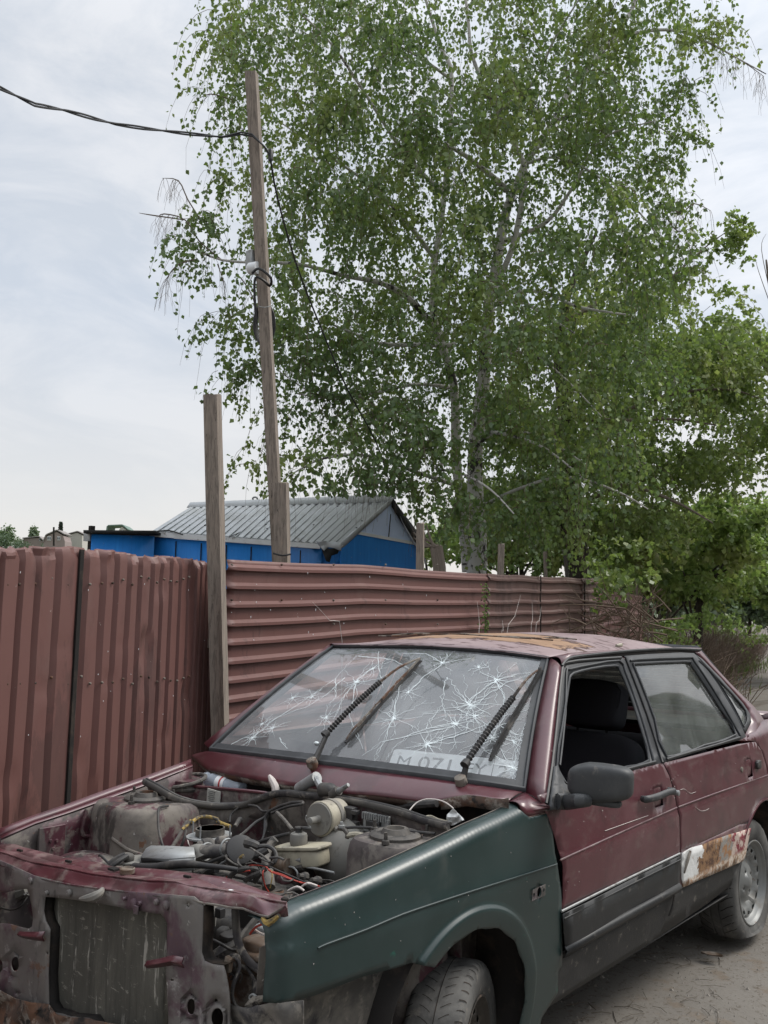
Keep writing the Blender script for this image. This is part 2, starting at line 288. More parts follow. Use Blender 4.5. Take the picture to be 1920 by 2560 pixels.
# muddy yard ground: damp darker patches, pale dried crust, fine grit
m, t, b, o = newmat('muddy_ground'); MT['ground'] = m
c = mixc(t, noise_node(t, 1.1, 9, .62), (.118,.107,.093), (.21,.194,.172))
c = mixc(t, rampf(t, noise_node(t, .9, 6, .6, (1,.35,1), .6), .51, .58), c, (.085,.072,.060))
c = mixc(t, rampf(t, noise_node(t, 3.2, 9, .7), .54, .62), c, (.15,.125,.10))
c = mixc(t, rampf(t, noise_node(t, 45, 6, .7), .54, .66), c, (.09,.075,.06))
c = mixc(t, rampf(t, noise_node(t, 90, 4, .7), .66, .74), c, (.33,.31,.28))
lk(t, c, b.inputs['Base Color']); b.inputs['Specular IOR Level'].default_value = .15
mr = t.nodes.new('ShaderNodeMapRange'); mr.inputs['From Min'].default_value = .5; mr.inputs['From Max'].default_value = .68; mr.inputs['To Min'].default_value = .92; mr.inputs['To Max'].default_value = .5
lk(t, noise_node(t, .9, 6, .6, (1,.35,1), .6), mr.inputs['Value']); lk(t, mr.outputs[0], b.inputs['Roughness'])
bp = t.nodes.new('ShaderNodeBump'); bp.inputs['Strength'].default_value = .7; bp.inputs['Distance'].default_value = .012
lk(t, noise_node(t, 11, 11, .70), bp.inputs['Height']); lk(t, bp.outputs['Normal'], b.inputs['Normal'])
MT['hill'] = worn('hill_grass', (.11,.15,.07), .95, layers=[((.17,.17,.11), .02, .45, .6)], vscale=.05)

# ------------------------------------------------------------------ object helpers
def tag(o, label=None, cat=None, group=None, kind=None):
    if label: o['label'] = label
    if cat: o['category'] = cat
    if group: o['group'] = group
    if kind: o['kind'] = kind
    return o
def thing(name, label, cat, loc=(0,0,0), group=None):
    o = bpy.data.objects.new(name, None); C.objects.link(o); o.location = loc; o.empty_display_size = .2
    return tag(o, label, cat, group)
def wloc(o):
    v = Vector((0,0,0))
    while o is not None: v += o.location; o = o.parent
    return v
SHARP = [38]
def link(name, me, mat, parent=None, smooth=True, org=None):
    o = bpy.data.objects.new(name, me); C.objects.link(o)
    if mat is not None: me.materials.append(MT[mat] if isinstance(mat, str) else mat)
    if smooth and len(me.polygons):
        me.polygons.foreach_set('use_smooth', [True]*len(me.polygons))
        try: me.set_sharp_from_angle(angle=R_(SHARP[0]))
        except Exception: pass
    if parent is not None:
        o.parent = parent; o.location = -wloc(parent)      # meshes are written in world metres
    return o
class MB:
    def __init__(s): s.v = []; s.f = []
    def add(s, vs, fs):
        n = len(s.v); s.v += [tuple(v) for v in vs]; s.f += [tuple(i+n for i in f) for f in fs]; return s
    def box(s, c, d, rot=None):
        c = Vector(c); q = rot.to_3x3() if rot is not None else Matrix.Identity(3)
        vs = [c + q @ Vector((x*d[0]/2, y*d[1]/2, z*d[2]/2)) for x in (-1,1) for y in (-1,1) for z in (-1,1)]
        return s.add(vs, [(0,1,3,2),(4,6,7,5),(0,4,5,1),(2,3,7,6),(0,2,6,4),(1,5,7,3)])
    def beam(s, a, b, w, d, side=None):
        """a square-cut bar from a to b"""
        a = Vector(a); b = Vector(b); z = (b-a).normalized(); x = Vector(side) if side is not None else Vector((1,0,0))
        x = (x - z*x.dot(z)).normalized(); y = z.cross(x)
        vs = [p + x*i*w/2 + y*j*d/2 for p in (a, b) for i, j in ((-1,-1),(1,-1),(1,1),(-1,1))]
        return s.add(vs, [(3,2,1,0),(4,5,6,7),(0,1,5,4),(1,2,6,5),(2,3,7,6),(3,0,4,7)])
    def tube(s, pts, r, n=8, smooth=3, cap=True, flat=None):
        P = [Vector(p) for p in pts]
        if not isinstance(r, (list, tuple)): r = [r]*len(P)
        if smooth and len(P) > 2:
            Q = []; RR = []
            for i in range(len(P)-1):
                p0 = P[max(i-1,0)]; p1 = P[i]; p2 = P[i+1]; p3 = P[min(i+2,len(P)-1)]
                for k in range(smooth):
                    u = k/smooth
                    Q.append(.5*((2*p1)+(p2-p0)*u+(2*p0-5*p1+4*p2-p3)*u*u+(3*p1-p0-3*p2+p3)*u**3)); RR.append(r[i]*(1-u)+r[i+1]*u)
            Q.append(P[-1]); RR.append(r[-1]); P, r = Q, RR
        n0 = len(s.v); ref = None
        for i, p in enumerate(P):
            tdir = (P[min(i+1,len(P)-1)] - P[max(i-1,0)])
            tdir = tdir.normalized() if tdir.length > 1e-9 else Vector((0,0,1))
            if ref is None:
                ref = Vector((0,0,1)) if abs(tdir.z) < .9 else Vector((1,0,0))
            ref = (ref - tdir*ref.dot(tdir)); ref = ref.normalized() if ref.length > 1e-6 else Vector((1,0,0)); w = tdir.cross(ref)
            for k in range(n):
                a = 2*PI*k/n; s.v.append(tuple(p + (ref*math.cos(a) + w*math.sin(a)*(flat or 1))*r[i]))
        m_ = len(P)
        for i in range(m_-1):
            for k in range(n):
                a = n0+i*n+k; b = n0+i*n+(k+1)%n; s.f.append((a, b, b+n, a+n))
        if cap and n > 2:
            s.f.append(tuple(n0+k for k in range(n))[::-1]); s.f.append(tuple(n0+(m_-1)*n+k for k in range(n)))
        return s
    def lathe(s, c, axis, prof, n=24, ry=1.0):
        """prof: (distance along axis, radius)"""
        c = Vector(c); z = Vector(axis).normalized(); x = Vector((0,0,1)) if abs(z.z) < .9 else Vector((1,0,0))
        x = (x - z*x.dot(z)).normalized(); y = z.cross(x); n0 = len(s.v)
        for h, rr in prof:
            for k in range(n):
                a = 2*PI*k/n; s.v.append(tuple(c + z*h + (x*math.cos(a) + y*math.sin(a)*ry)*rr))
        for i in range(len(prof)-1):
            for k in range(n):
                a = n0+i*n+k; b = n0+i*n+(k+1)%n; s.f.append((a, b, b+n, a+n))
        s.f.append(tuple(n0+k for k in range(n))[::-1]); s.f.append(tuple(n0+(len(prof)-1)*n+k for k in range(n)))
        return s
    def grid(s, fn, nu, nv, wrap=False):
        n0 = len(s.v)
        for i in range(nu+1):
            for j in range(nv+1): s.v.append(tuple(fn(i/nu, j/nv)))
        for i in range(nu):
            for j in range(nv):
                a = n0+i*(nv+1)+j; s.f.append((a, a+nv+1, a+nv+2, a+1))
        return s
    def sup(s, c, d, e1=.4, e2=.4, nu=16, nv=24, rot=None):
        """rounded box / pebble"""
        c = Vector(c); q = rot.to_3x3() if rot is not None else Matrix.Identity(3)
        sg = lambda v, e: math.copysign(abs(v)**e, v)
        def fn(a, b):
            ph = -PI/2 + PI*a; th = -PI + 2*PI*b; cp = sg(math.cos(ph), e1)
            return c + q @ Vector((d[0]/2*cp*sg(math.cos(th), e2), d[1]/2*cp*sg(math.sin(th), e2), d[2]/2*sg(math.sin(ph), e1)))
        return s.grid(fn, nu, nv)
    def loft(s, A, B, n=4, bulge=(0,0,0)):
        bulge = Vector(bulge); A = [Vector(a) for a in A]; B = [Vector(b) for b in B]; m_ = len(A)
        return s.grid(lambda u, v: A[round(v*(m_-1))].lerp(B[round(v*(m_-1))], u) + bulge*(4*u*(1-u)), n, m_-1)
    def build(s, name, mat, parent=None, smooth=True, bevel=0, solid=0, sub=0, offs=-1):
        me = bpy.data.meshes.new(name); me.from_pydata(s.v, [], s.f); me.update()
        o = link(name, me, mat, parent, smooth)
        if solid:
            md = o.modifiers.new('thickness', 'SOLIDIFY'); md.thickness = solid; md.offset = offs
        if bevel:
            md = o.modifiers.new('bevel', 'BEVEL'); md.width = bevel; md.segments = 2; md.limit_method = 'ANGLE'; md.angle_limit = R_(35)
        if sub:
            md = o.modifiers.new('sub', 'SUBSURF'); md.levels = sub; md.render_levels = sub
        return o
def resample(poly, step, closed=True):
    out = []; n = len(poly)
    for i in range(n if closed else n-1):
        a = poly[i]; b = poly[(i+1) % n]; L = math.dist(a, b); k = max(1, int(math.ceil(L/step)))
        for j in range(k): out.append(tuple(a[q]+(b[q]-a[q])*j/k for q in range(len(a))))
    if not closed: out.append(tuple(poly[-1]))
    return out
def inpoly(x, y, P):
    c = False; n = len(P); j = n-1
    for i in range(n):
        if (P[i][1] > y) != (P[j][1] > y) and x < (P[j][0]-P[i][0])*(y-P[i][1])/(P[j][1]-P[i][1]+1e-12)+P[i][0]: c = not c
        j = i
    return c
def cdt(poly, holes=(), step=.04, grid=None, extra=None, zone=None):
    loops = [resample(poly, step)] + [resample(h, step) for h in holes]
    V = []; Ed = []
    for L in loops:
        n0 = len(V); V += [Vector(p) for p in L]; Ed += [(n0+i, n0+(i+1) % len(L)) for i in range(len(L))]
    g = grid or step; xs = [p[0] for p in poly]; ys = [p[1] for p in poly]
    bp_ = [p for L in loops for p in L]
    B = np.array(bp_)
    x = min(xs)+g/2
    while x < max(xs):
        y = min(ys)+g/2
        while y < max(ys):
            if not (zone and zone(x, y)) and inpoly(x, y, loops[0]) and not any(inpoly(x, y, h) for h in loops[1:]) and ((B[:,0]-x)**2+(B[:,1]-y)**2).min() > (g*.45)**2:
                V.append(Vector((x, y)))
            y += g
        x += g
    for (x, y) in (extra or ()):
        if inpoly(x, y, loops[0]) and not any(inpoly(x, y, h) for h in loops[1:]) and ((B[:,0]-x)**2+(B[:,1]-y)**2).min() > .004**2: V.append(Vector((x, y)))
    vo, eo, fo, *_ = delaunay_2d_cdt(V, Ed, [], 0, 1e-6)
    F = []
    for f in fo:
        cx = sum(vo[i][0] for i in f)/3; cy = sum(vo[i][1] for i in f)/3
        if inpoly(cx, cy, loops[0]) and not any(inpoly(cx, cy, h) for h in loops[1:]): F.append(tuple(f))
    return [(v[0], v[1]) for v in vo], F
def panel(name, poly, fn, mat, parent, holes=(), step=.04, solid=.0012, smooth=True, flip=False, offs=-1, extra=None, zone=None):
    V, F = cdt(poly, holes, step, None, extra, zone)
    m_ = MB(); m_.v = [tuple(fn(*v)) for v in V]; m_.f = [f[::-1] if flip else f for f in F]
    return m_.build(name, mat, parent, smooth, solid=solid, offs=offs)
def ell(cx, cy, rx, ry, n=16, rot=0): return [(cx+rx*math.cos(2*PI*k/n)*math.cos(rot)-ry*math.sin(2*PI*k/n)*math.sin(rot), cy+rx*math.cos(2*PI*k/n)*math.sin(rot)+ry*math.sin(2*PI*k/n)*math.cos(rot)) for k in range(n)]
def text_mesh(s, size):
    cu = bpy.data.curves.new('t', 'FONT'); cu.body = s; cu.size = size; cu.extrude = .0004; cu.align_x = 'CENTER'; cu.align_y = 'CENTER'
    o = bpy.data.objects.new('t', cu); C.objects.link(o); dg = bpy.context.evaluated_depsgraph_get(); dg.update()
    me = bpy.data.meshes.new_from_object(o.evaluated_get(dg)); bpy.data.objects.remove(o); bpy.data.curves.remove(cu)
    return me

# ================================================================== THE CAR
def base_x(z): return float(np.interp(z, [.1,.25,.42,.60,.722,.734,.86,.92,.945,1.32,1.38], [.75,.775,.805,.820,.822,.815,.800,.786,.768,.604,.575]))
def plan(y): return 1 - .085*(max(0, .25-y)/.9)**2 - .07*(max(0, y-2.4)/.9)**2
def side(y, z): return base_x(z)*plan(y)
def at_side(p, off=0.0):
    X = .8
    for _ in range(25):
        q = at(0, X, p); X = .5*X + .5*(side(min(max(q.y,-1),4), min(max(q.z,.05),1.4)) + off)
    return at(0, X, p)
def SD(fn, pts, off=0.0): return [at_side(fn(*p), off) for p in pts]

car = thing('wrecked_car', 'stripped dark red saloon car with a green front wing, smashed windscreen and open engine bay', 'car', (0, 1.25, 0))

# -------- wheels
def tyre_bm(c, axis, R, W, flat=0.0, tread='lines'):
    """c = centre, axis = outward axle direction"""
    ax = Vector(axis).normalized(); m_ = MB(); n = 96
    up = Vector((0,0,1)); fw = up.cross(ax).normalized()
    GD = .972 if flat else .999
    prof = [(-.40,.62),(-.47,.66),(-.52,.78),(-.52,.90),(-.47,.965),(-.40,.995),(-.14,1.0),(-.12,GD),(-.10,GD),(-.08,1.0),(.0,1.003),(.08,1.0),(.10,GD),(.12,GD),(.14,1.0),(.40,.995),(.47,.965),(.52,.90),(.52,.78),(.47,.66),(.40,.62)]
    for k in range(n):
        a = 2*PI*k/n
        for j, (h, rr) in enumerate(prof):
            r = R*rr; hh = h*W
            if tread == 'lines' and 3 < j < 17 and k % 3 == 0 and j not in (6,7,8,9,11,12,13,14): r -= .004
            d = up*math.cos(a) + fw*math.sin(a); p = c + ax*hh + d*r
            if flat and p.z < flat:
                dz = flat - p.z; p.z = flat - dz*.08; p += ax*(.9*dz*(1 if h > 0 else -1)*min(1, abs(h)*2))*(.5 if rr < .95 else .35)
            if p.z < .004: p.z = .004
            m_.v.append(tuple(p))
    q = len(prof)
    for k in range(n):
        for j in range(q-1):
            a = k*q+j; b = ((k+1) % n)*q+j; m_.f.append((a, b, b+1, a+1))
    return m_
def rim_bm(c, axis, R, W):
    ax = Vector(axis).normalized(); up = Vector((0,0,1)); fw = up.cross(ax).normalized(); m_ = MB()
    prof = [(-.4,.55),(-.4,.60),(.30,.56),(.40,.60),(.46,.665),(.49,.675),(.50,.655),(.46,.63),(.34,.60),(.30,.565)]
    nn = 64
    for k in range(nn):
        a = 2*PI*k/nn; d = up*math.cos(a)+fw*math.sin(a)
        for h, rr in prof: m_.v.append(tuple(c+ax*h*W+d*R*rr))
    q = len(prof)
    for k in range(nn):
        for j in range(q-1):
            a = k*q+j; b = ((k+1)%nn)*q+j; m_.f.append((a, b, b+1, a+1))
    return m_
def disc_bm(c, axis, R, W):
    """pressed steel disc with an outer ring of oval holes and a domed hub"""
    ax = Vector(axis).normalized(); up = Vector((0,0,1)); fw = up.cross(ax).normalized()
    outer = ell(0, 0, .60*R, .60*R, 48)
    holes = []
    for k in range(14):
        a = 2*PI*(k+.5)/14; holes.append(ell(.50*R*math.cos(a), .50*R*math.sin(a), .058*R, .036*R, 12, a+PI/2))
    for k in range(4):
        a = 2*PI*(k+.3)/4; holes.append(ell(.19*R*math.cos(a), .19*R*math.sin(a), .028*R, .028*R, 8))
    V, F = cdt(outer, holes, .022*R/.28*.9)
    m_ = MB()
    for x, y in V:
        r = math.hypot(x, y)/R
        h = float(np.interp(r, [0,.10,.13,.25,.30,.40,.45,.53,.60], [.42,.42,.34,.33,.24,.22,.34,.36,.30]))
        m_.v.append(tuple(c+ax*h*W+fw*x+up*y))
    m_.f = F
    return m_
def wheel(c, axis, R, W, flat, rimmat, hub, lab, tread='lines'):
    root = bpy.data.objects.new('wheel', None); C.objects.link(root); root.parent = car; root.location = Vector(c)-wloc(car); root['label'] = lab
    c = Vector(c)
    ty = tyre_bm(c, axis, R, W, flat, tread).build('tyre', 'tyre', root)
    ax = Vector(axis).normalized(); up = Vector((0,0,1)); fw = up.cross(ax).normalized(); sm = MB()
    def tp(h, a, lift=.0012):
        rr = float(np.interp(abs(h), [0,.40,.47,.50], [1.003,.995,.965,.93])); return c + ax*h*W + (up*math.cos(a)+fw*math.sin(a))*(R*rr+lift)
    def rib(hs, as_, w):
        n0 = len(sm.v)
        for h, a in zip(hs, as_): sm.v += [tuple(tp(h, a-w)), tuple(tp(h, a+w))]
        for i in range(len(hs)-1): sm.f.append((n0+2*i, n0+2*i+1, n0+2*i+3, n0+2*i+2))
    NS = 44 if flat else 56
    for k in range(NS):
        a = 2*PI*k/NS
        if tp(0, a).z < .06: continue
        if flat:
            for s_ in (-1, 1): rib([.16*s_,.24*s_,.33*s_,.42*s_,.48*s_], [a, a+.03, a+.075, a+.10, a+.105], .007)
        else:
            rib([.10,.16,.22,.27], [a, a+.025, a+.05, a+.06], .0035); rib([-.06,-.12,-.20,-.26], [a+.05, a+.075, a+.10, a+.11], .0035)
            rib([.38,.43,.47,.495], [a, a+.012, a+.02, a+.025], .006); rib([-.38,-.43,-.47], [a, a-.012, a-.02], .006)
    if not flat:
        for k in range(96):
            a, b_ = 2*PI*k/96, 2*PI*(k+1)/96; n0 = len(sm.v); sm.v += [tuple(tp(.02,a)),tuple(tp(.035,a)),tuple(tp(.035,b_)),tuple(tp(.02,b_))]; sm.f.append((n0,n0+1,n0+2,n0+3))
    sm.build('tread_grooves', 'inner', ty)
    rb = rim_bm(c, axis, R, W); o = rb.build('rim', rimmat, root)
    disc_bm(c, axis, R, W).build('hub_disc', rimmat, root, solid=.003)
    MB().lathe(c, axis, [(-.3*W,.52*R),(-.1*W,.50*R),(-.05*W,.1*R)]).build('brake_drum', 'inner', root)
    return root
wheel((.70, 2.46, .262), (1,0,0), .285, .175, .045, 'rim', True, 'flat rear tyre on a dull steel rim')
st = R_(21)
fwc = Vector((.705, .125, .226))
wheel(fwc, (math.cos(st), math.sin(st), 0), .272, .160, 0, 'rim_dark', True, 'worn front tyre turned outwards on a rusty rim')
wheel((-.70, 2.46, .272), (-1,0,0), .28, .165, 0, 'rim', True, 'far rear wheel')
wheel((-.68, .10, .272), (-math.cos(st), -math.sin(st), 0), .28, .165, 0, 'rim_dark', True, 'far front wheel')

# -------- green front wing
def zsh(y): return float(np.interp(y, [-.65,-.6,-.54,-.36,-.14,.12,.41,.55], [.785,.797,.812,.829,.857,.889,.912,.915])) - .004
RS = .035
AC = (.075, .315); AR = .305
def wing_map(y, t):
    z0 = zsh(y) - RS; xo = 0.0
    r = math.hypot(y-AC[0], t-AC[1])
    if t < z0 and t > .2: xo = .011*(1 - min(1, max(0, (r-AR-.052)/.012)))*min(1, max(0, (r-AR+.005)/.05))**.5
    if t <= z0: x = side(y, t) + xo; z = t
    else:
        a = (t-z0)/RS; xs = side(y, z0)
        if a < PI/2: x = xs - RS + RS*math.cos(a); z = z0 + RS*math.sin(a)
        else: x = xs - RS - (t-z0-RS*PI/2); z = z0 + RS + .0*(t-z0)
    if y < -.575:                                       # the front edge turns in behind the missing lamp
        k = (-.575-y); x -= k*k*9
    x += .0012*nz((y*3, t*3, 1))
    return (x, y, z)
def yz(p): q = at_side(p); return (q.y, q.z)
ttop = lambda y: zsh(y) - RS + RS*PI/2 + .028
o_ = [(-.625, ttop(-.625)), (-.45, ttop(-.45)), (-.2, ttop(-.2)), (.1, ttop(.1)), (.405, ttop(.405)-.004)]
notch = [yz(cK(1340,150)), yz(cK(1365,185)), yz(cK(1388,202)), yz(cK(1495,180))]
o_ += notch + [yz(cK(*p)) for p in [(1515,300),(1538,455),(1557,600),(1560,740),(1561,1000),(1543,1030),(1538,1150)]] + [(.52,.245),(.50,.16),(.365,.14),(.372,.25)]
for a_ in range(4, 128, 4):
    rr_ = AR + .003*math.sin(a_*.3)
    o_.append((AC[0]+rr_*math.cos(R_(a_)), AC[1]+rr_*math.sin(R_(a_))))
arch_end = yz(cK(750,985))
o_ = [p for p in o_ if not (p[0] < arch_end[0] and p[1] < .62 and p[1] > .2 and p[0] > -.5)]
o_ += [arch_end] + [yz(cK(*p)) for p in [(690,1005),(480,1062),(230,1160),(55,1207)]] + [(-.63,.615)]
rep = [yz(cK(x, y)) for x, y in [(1435,603)]][0]
h1 = ell(rep[0], rep[1], .013, .015, 14); h2 = ell(rep[0]-.032, rep[1]-.001, .005, .006, 8); h3 = ell(rep[0]+.027, rep[1]+.001, .005, .006, 8)
ext_ = []
for yy in np.arange(-.62, .56, .018):
    z0 = zsh(yy)-RS
    for q in range(-2, 10): ext_.append((yy+.004*(q % 2), z0+RS*PI/2*q/8))
for rr_ in (AR+.006, AR+.016, AR+.030, AR+.044, AR+.051, AR+.055, AR+.060, AR+.065, AR+.075):
    for a_ in np.arange(-30, 210, 2.6): ext_.append((AC[0]+rr_*math.cos(R_(a_)), AC[1]+rr_*math.sin(R_(a_))))
for zz in np.arange(.60,.80,.02): ext_ += [(-.575,zz),(-.59,zz),(-.605,zz)]
zn = lambda y, t: (t > zsh(y)-RS*1.5) or (AR-.02 < math.hypot(y-AC[0], t-AC[1]) < AR+.085)
wing = panel('front_wing', o_, wing_map, 'green', car, holes=[h1, h2, h3], step=.020, solid=.0015, extra=ext_, zone=zn)
wing['label'] = 'dark green front wing'
# primer patch round the missing side lamp
rp = [(rep[0]-.042, rep[1]-.017), (rep[0]+.036, rep[1]-.017), (rep[0]+.037, rep[1]+.017), (rep[0]-.040, rep[1]+.016)]
panel('repeater_recess', rp, lambda y, z: (side(y,z)+.0035, y, z), 'panel', car, holes=[h1, h2, h3], step=.01, solid=0)
MB().tube([(lambda q: (side(*q)+.0025, q[0], q[1]))(yz(cK(*p))) for p in [(245,905),(300,880),(500,807),(700,723),(900,655),(1100,590),(1300,527),(1532,453)]], .0024, 6).build('crease_trim', 'green', wing)
MB().box(at(0,.79,cK(1440,190)) , (.012,.16,.012)).build('wing_flange', 'rusty', wing)
for i in range(16):                       # chips and scuffs on the wing
    y_ = random.uniform(-.58,.50); z_ = random.uniform(.63,.86)
    if math.hypot(y_-AC[0], z_-AC[1]) < AR+.08 or z_ > zsh(y_)-RS: continue
    p_ = wing_map(y_, z_); MB().sup((p_[0]+.0012, y_, z_), (.0016, random.uniform(.001,.0028), random.uniform(.002,.007)), 1, 1, 4, 6).build('paint_chip', 'white_wire', wing)
MB().tube([Vector(wing_map(y_, ttop(y_)-.004))+Vector((0,0,.001)) for y_ in np.linspace(-.6,.38,30)], .0016, 5, smooth=1).build('chipped_edge', 'maroon_dusty', wing).data.materials[0] = MT['bay']
# wheel well liner, inner wing, torn grey splash guard
def well(yc, zc, r, x0, x1, name, mat='inner', a0=-25, a1=205):
    m_ = MB(); m_.grid(lambda u, v: (x0+(x1-x0)*u, yc+r*math.cos(R_(a0+(a1-a0)*v)), zc+r*math.sin(R_(a0+(a1-a0)*v))), 3, 26)
    pts = [(x0, yc+r*math.cos(R_(a)), zc+r*math.sin(R_(a))) for a in range(a0, a1+1, 10)]
    m_.add([(x0, yc, zc)]+pts, [(0, i+1, i+2) for i in range(len(pts)-1)])
    return m_.build(name, mat, car, solid=.002)
well(.08, .33, .335, .40, .775, 'wheel_well'); well(2.52, .31, .34, .45, .765, 'wheel_well')
well(.08, .33, .335, -.40, -.70, 'wheel_well'); well(2.52, .31, .34, -.45, -.765, 'wheel_well')
# rusty inner sill behind the front wheel, seen through the arch
MB().box((.60,.455,.35), (.34,.02,.42)).build('toe_board', 'liner', car, bevel=.004)
MB().tube([at(0,.70,cK(1310,1000)), at(0,.70,cK(1330,1150)), at(0,.70,cK(1320,1300)), (.70,.43,.12)], [.02,.016,.02,.018], 6).build('rust_seam', 'rusty', car)
gp = [cK(*p) for p in [(-60,1220),(60,1195),(230,1150),(480,1055),(695,1000),(665,1060),(640,1110),(632,1200),(650,1260),(645,1320),(640,1600),(150,1600),(-60,1600)]]
def guard(px, py):
    q = at(0, .70, (px, py)); y = q.y
    X = .70 - .10*max(0, (-.28-y))**1.2; q = at(0, X, (px, py)); return (q.x + .006*nz(q, 9), q.y, q.z)
panel('splash_guard', gp, guard, 'liner', car, step=14, solid=.002)

# -------- doors, quarter panels
fd = [(.475,.925),(.60,.928),(1.0,.928),(1.436,.922),(1.468,.87),(1.492,.80),(1.503,.74),(1.512,.58),(1.512,.567),(.560,.562),(.572,.60),(.568,.70),(.545,.78),(.515,.85)]
bx = lambda y, z: (side(y, z)+.0010*nz((y*2.4,z*2.4,4)), y, z)
ROWS = [.58,.60,.66,.716,.722,.728,.734,.74,.80,.855,.86,.866,.905,.92,.93]
EXS = [(y+.01*(k%2), z) for k, z in enumerate(ROWS) for y in np.arange(.48, 3.3, .035)]
ZNS = lambda y, z: any(abs(z-r_) < .022 for r_ in ROWS)
def rc(cx, cz, w, h): return [(cx-w,cz-h),(cx+w,cz-h),(cx+w,cz+h*.4),(cx+w*.8,cz+h),(cx-w*.8,cz+h),(cx-w,cz+h*.4)]
hq = yz(cA(880,1260))
fdoor = panel('front_door', fd, bx, 'maroon', car, holes=[rc(hq[0]-.005, hq[1]+.012, .040, .034)], step=.035, solid=.002, extra=EXS, zone=ZNS)
acx, acz, ar = 2.53, .305, .325
arc = [(acx+ar*math.cos(R_(a)), acz+ar*math.sin(R_(a))) for a in range(64, 129, 8)]
rd = [(1.446,.921),(1.9,.918),(2.30,.915),(2.528,.905),(2.585,.86),(2.618,.80),(2.655,.70),(2.66,.615)] + arc + [(2.31,.567),(1.520,.567),(1.520,.58),(1.511,.74),(1.500,.80),(1.476,.87)]
hq2 = yz(cA(1525,1030))
rdoor = panel('rear_door', rd, bx, 'maroon', car, holes=[rc(hq2[0], hq2[1], .036, .040)], step=.035, solid=.002, extra=EXS, zone=ZNS)
qp = [(2.30,.93),(2.42,.945),(2.60,.95),(2.80,.985),(3.0,.975),(3.30,.955),(3.36,.80),(3.34,.45),(3.2,.33),(2.86,.30)] + [(acx+.33*math.cos(R_(a)), acz+.33*math.sin(R_(a))) for a in range(5, 66, 10)] + [(2.665,.62),(2.662,.70),(2.625,.80),(2.592,.86),(2.535,.908)]
panel('rear_quarter_panel', qp, bx, 'maroon', car, step=.05, solid=.002, extra=EXS, zone=ZNS)
MB().tube([(side(acx+.332*math.cos(R_(a)), acz+.332*math.sin(R_(a)))+.003, acx+.332*math.cos(R_(a)), acz+.332*math.sin(R_(a))) for a in range(0, 150, 8)], .006, 6).build('arch_lip', 'maroon', car)
# handle cups
for q in ((hq[0]-.005, hq[1]+.012, fdoor), (hq2[0], hq2[1], rdoor)):
    MB().sup((side(q[0], q[1])-.012, q[0], q[1]), (.02, .09, .082), .5, .5, 8, 16).build('handle_recess', 'maroon', q[2])
# creases, dark moulding line and pale trim strip
def strip(pts, r, mat, name, par, off=.002, n=6, flat=None):
    return MB().tube([(side(y, z)+off, y, z) for y, z in pts], r, n, flat=flat).build(name, mat, par)
strip([(.548,.722),(1.0,.733),(1.500,.746)], .0032, 'maroon_dusty', 'door_crease', fdoor, .001)
strip([(1.514,.746),(2.0,.745),(2.645,.738)], .0032, 'maroon_dusty', 'door_crease', rdoor, .001)
strip([(.562,.563),(1.0,.568),(1.507,.570)], .0042, 'alu', 'trim_strip', fdoor, .003)
# scratches
for a, b in (((490,220),(800,110)),):
    MB().tube([Vector((.0015,0,0))+at_side(cB(*a)), Vector((.0015,0,0))+at_side(cB(*b))], .0009, 4).build('scratch', 'white_wire', fdoor)
for L in ([(1135,45),(1150,60),(1180,78),(1220,70),(1235,58)], ):
    MB().tube([Vector((.0015,0,0))+at_side(cB(*a)) for a in L], .0008, 4).build('scratch', 'white_wire', rdoor)
MB().tube([Vector((.0015,0,0))+at_side(cA(*a)) for a in [(1030,1185),(1060,1180),(1100,1210),(1140,1200)]], .0008, 4).build('scratch', 'white_wire', rdoor)
for i in range(18):
    dr = fdoor if i % 2 else rdoor
    y = random.uniform(.6, 1.49) if i % 2 else (random.uniform(1.53, 2.3)); z = random.uniform(.6, .9)
    if i < 10: y = 1.475+random.uniform(-.02,.03)+(.0 if i % 2 else .03); z = random.uniform(.78,.86)
    MB().sup((side(y,z)+.001, y, z), (.0016, random.uniform(.0015,.004), random.uniform(.002,.008)), 1, 1, 4, 6).build('paint_chip', 'white_wire', dr)
# black door bottoms with the raised rib
bl = [(.562,.556),(1.0,.561),(1.512,.563),(1.514,.45),(1.514,.43),(.600,.425),(.585,.47)]
def blk(y, z): return (side(y, z)+.008+.006*nz((y*2,0,9)), y, z)
panel('door_cladding', bl, blk, 'black', fdoor, step=.05, solid=.004)
strip([(.570,.540),(1.0,.546),(1.507,.549)], .0025, 'black', 'cladding_groove', fdoor, .010)
m_ = MB(); rib = [(.590,.430),(.8,.434),(1.1,.436),(1.35,.436),(1.512,.438)]
m_.loft([(side(y,z+.02)+.008, y, z+.020) for y, z in rib], [(side(y,z)+.022, y, z+.004) for y, z in rib], 2)
m_.loft([(side(y,z)+.022, y, z+.004) for y, z in rib], [(side(y,z)+.006, y, z-.018) for y, z in rib], 2)
m_.build('cladding_rib', 'black', fdoor, solid=.003)
sp_ = [(.572,.425),(1.514,.432),(1.60,.43),(2.19,.42),(2.215,.40),(2.26,.33),(2.24,.305),(1.9,.287),(1.6,.275),(1.2,.265),(.66,.263),(.53,.262),(.545,.33)]
panel('sill', sp_, lambda y, z: (side(y, z)-.004-.06*max(0,.30-z)+.004*nz((y*3,z*3,7)), y, z), 'clad', car, step=.05, solid=.004)
m_ = MB(); m_.loft([(side(y,.265)-.008, y, .262) for y in np.linspace(.52,2.24,9)], [(side(y,.2)-.11, y, .20) for y in np.linspace(.52,2.24,9)], 3); m_.build('sill_underside', 'clad', car, solid=.004)
MB().tube([at_side(cB(990,680),.01), at_side(cB(975,770),.012), at_side(cB(950,830),.008)], [.004,.006,.004], 6).build('torn_cladding_edge', 'dirty_black', car)
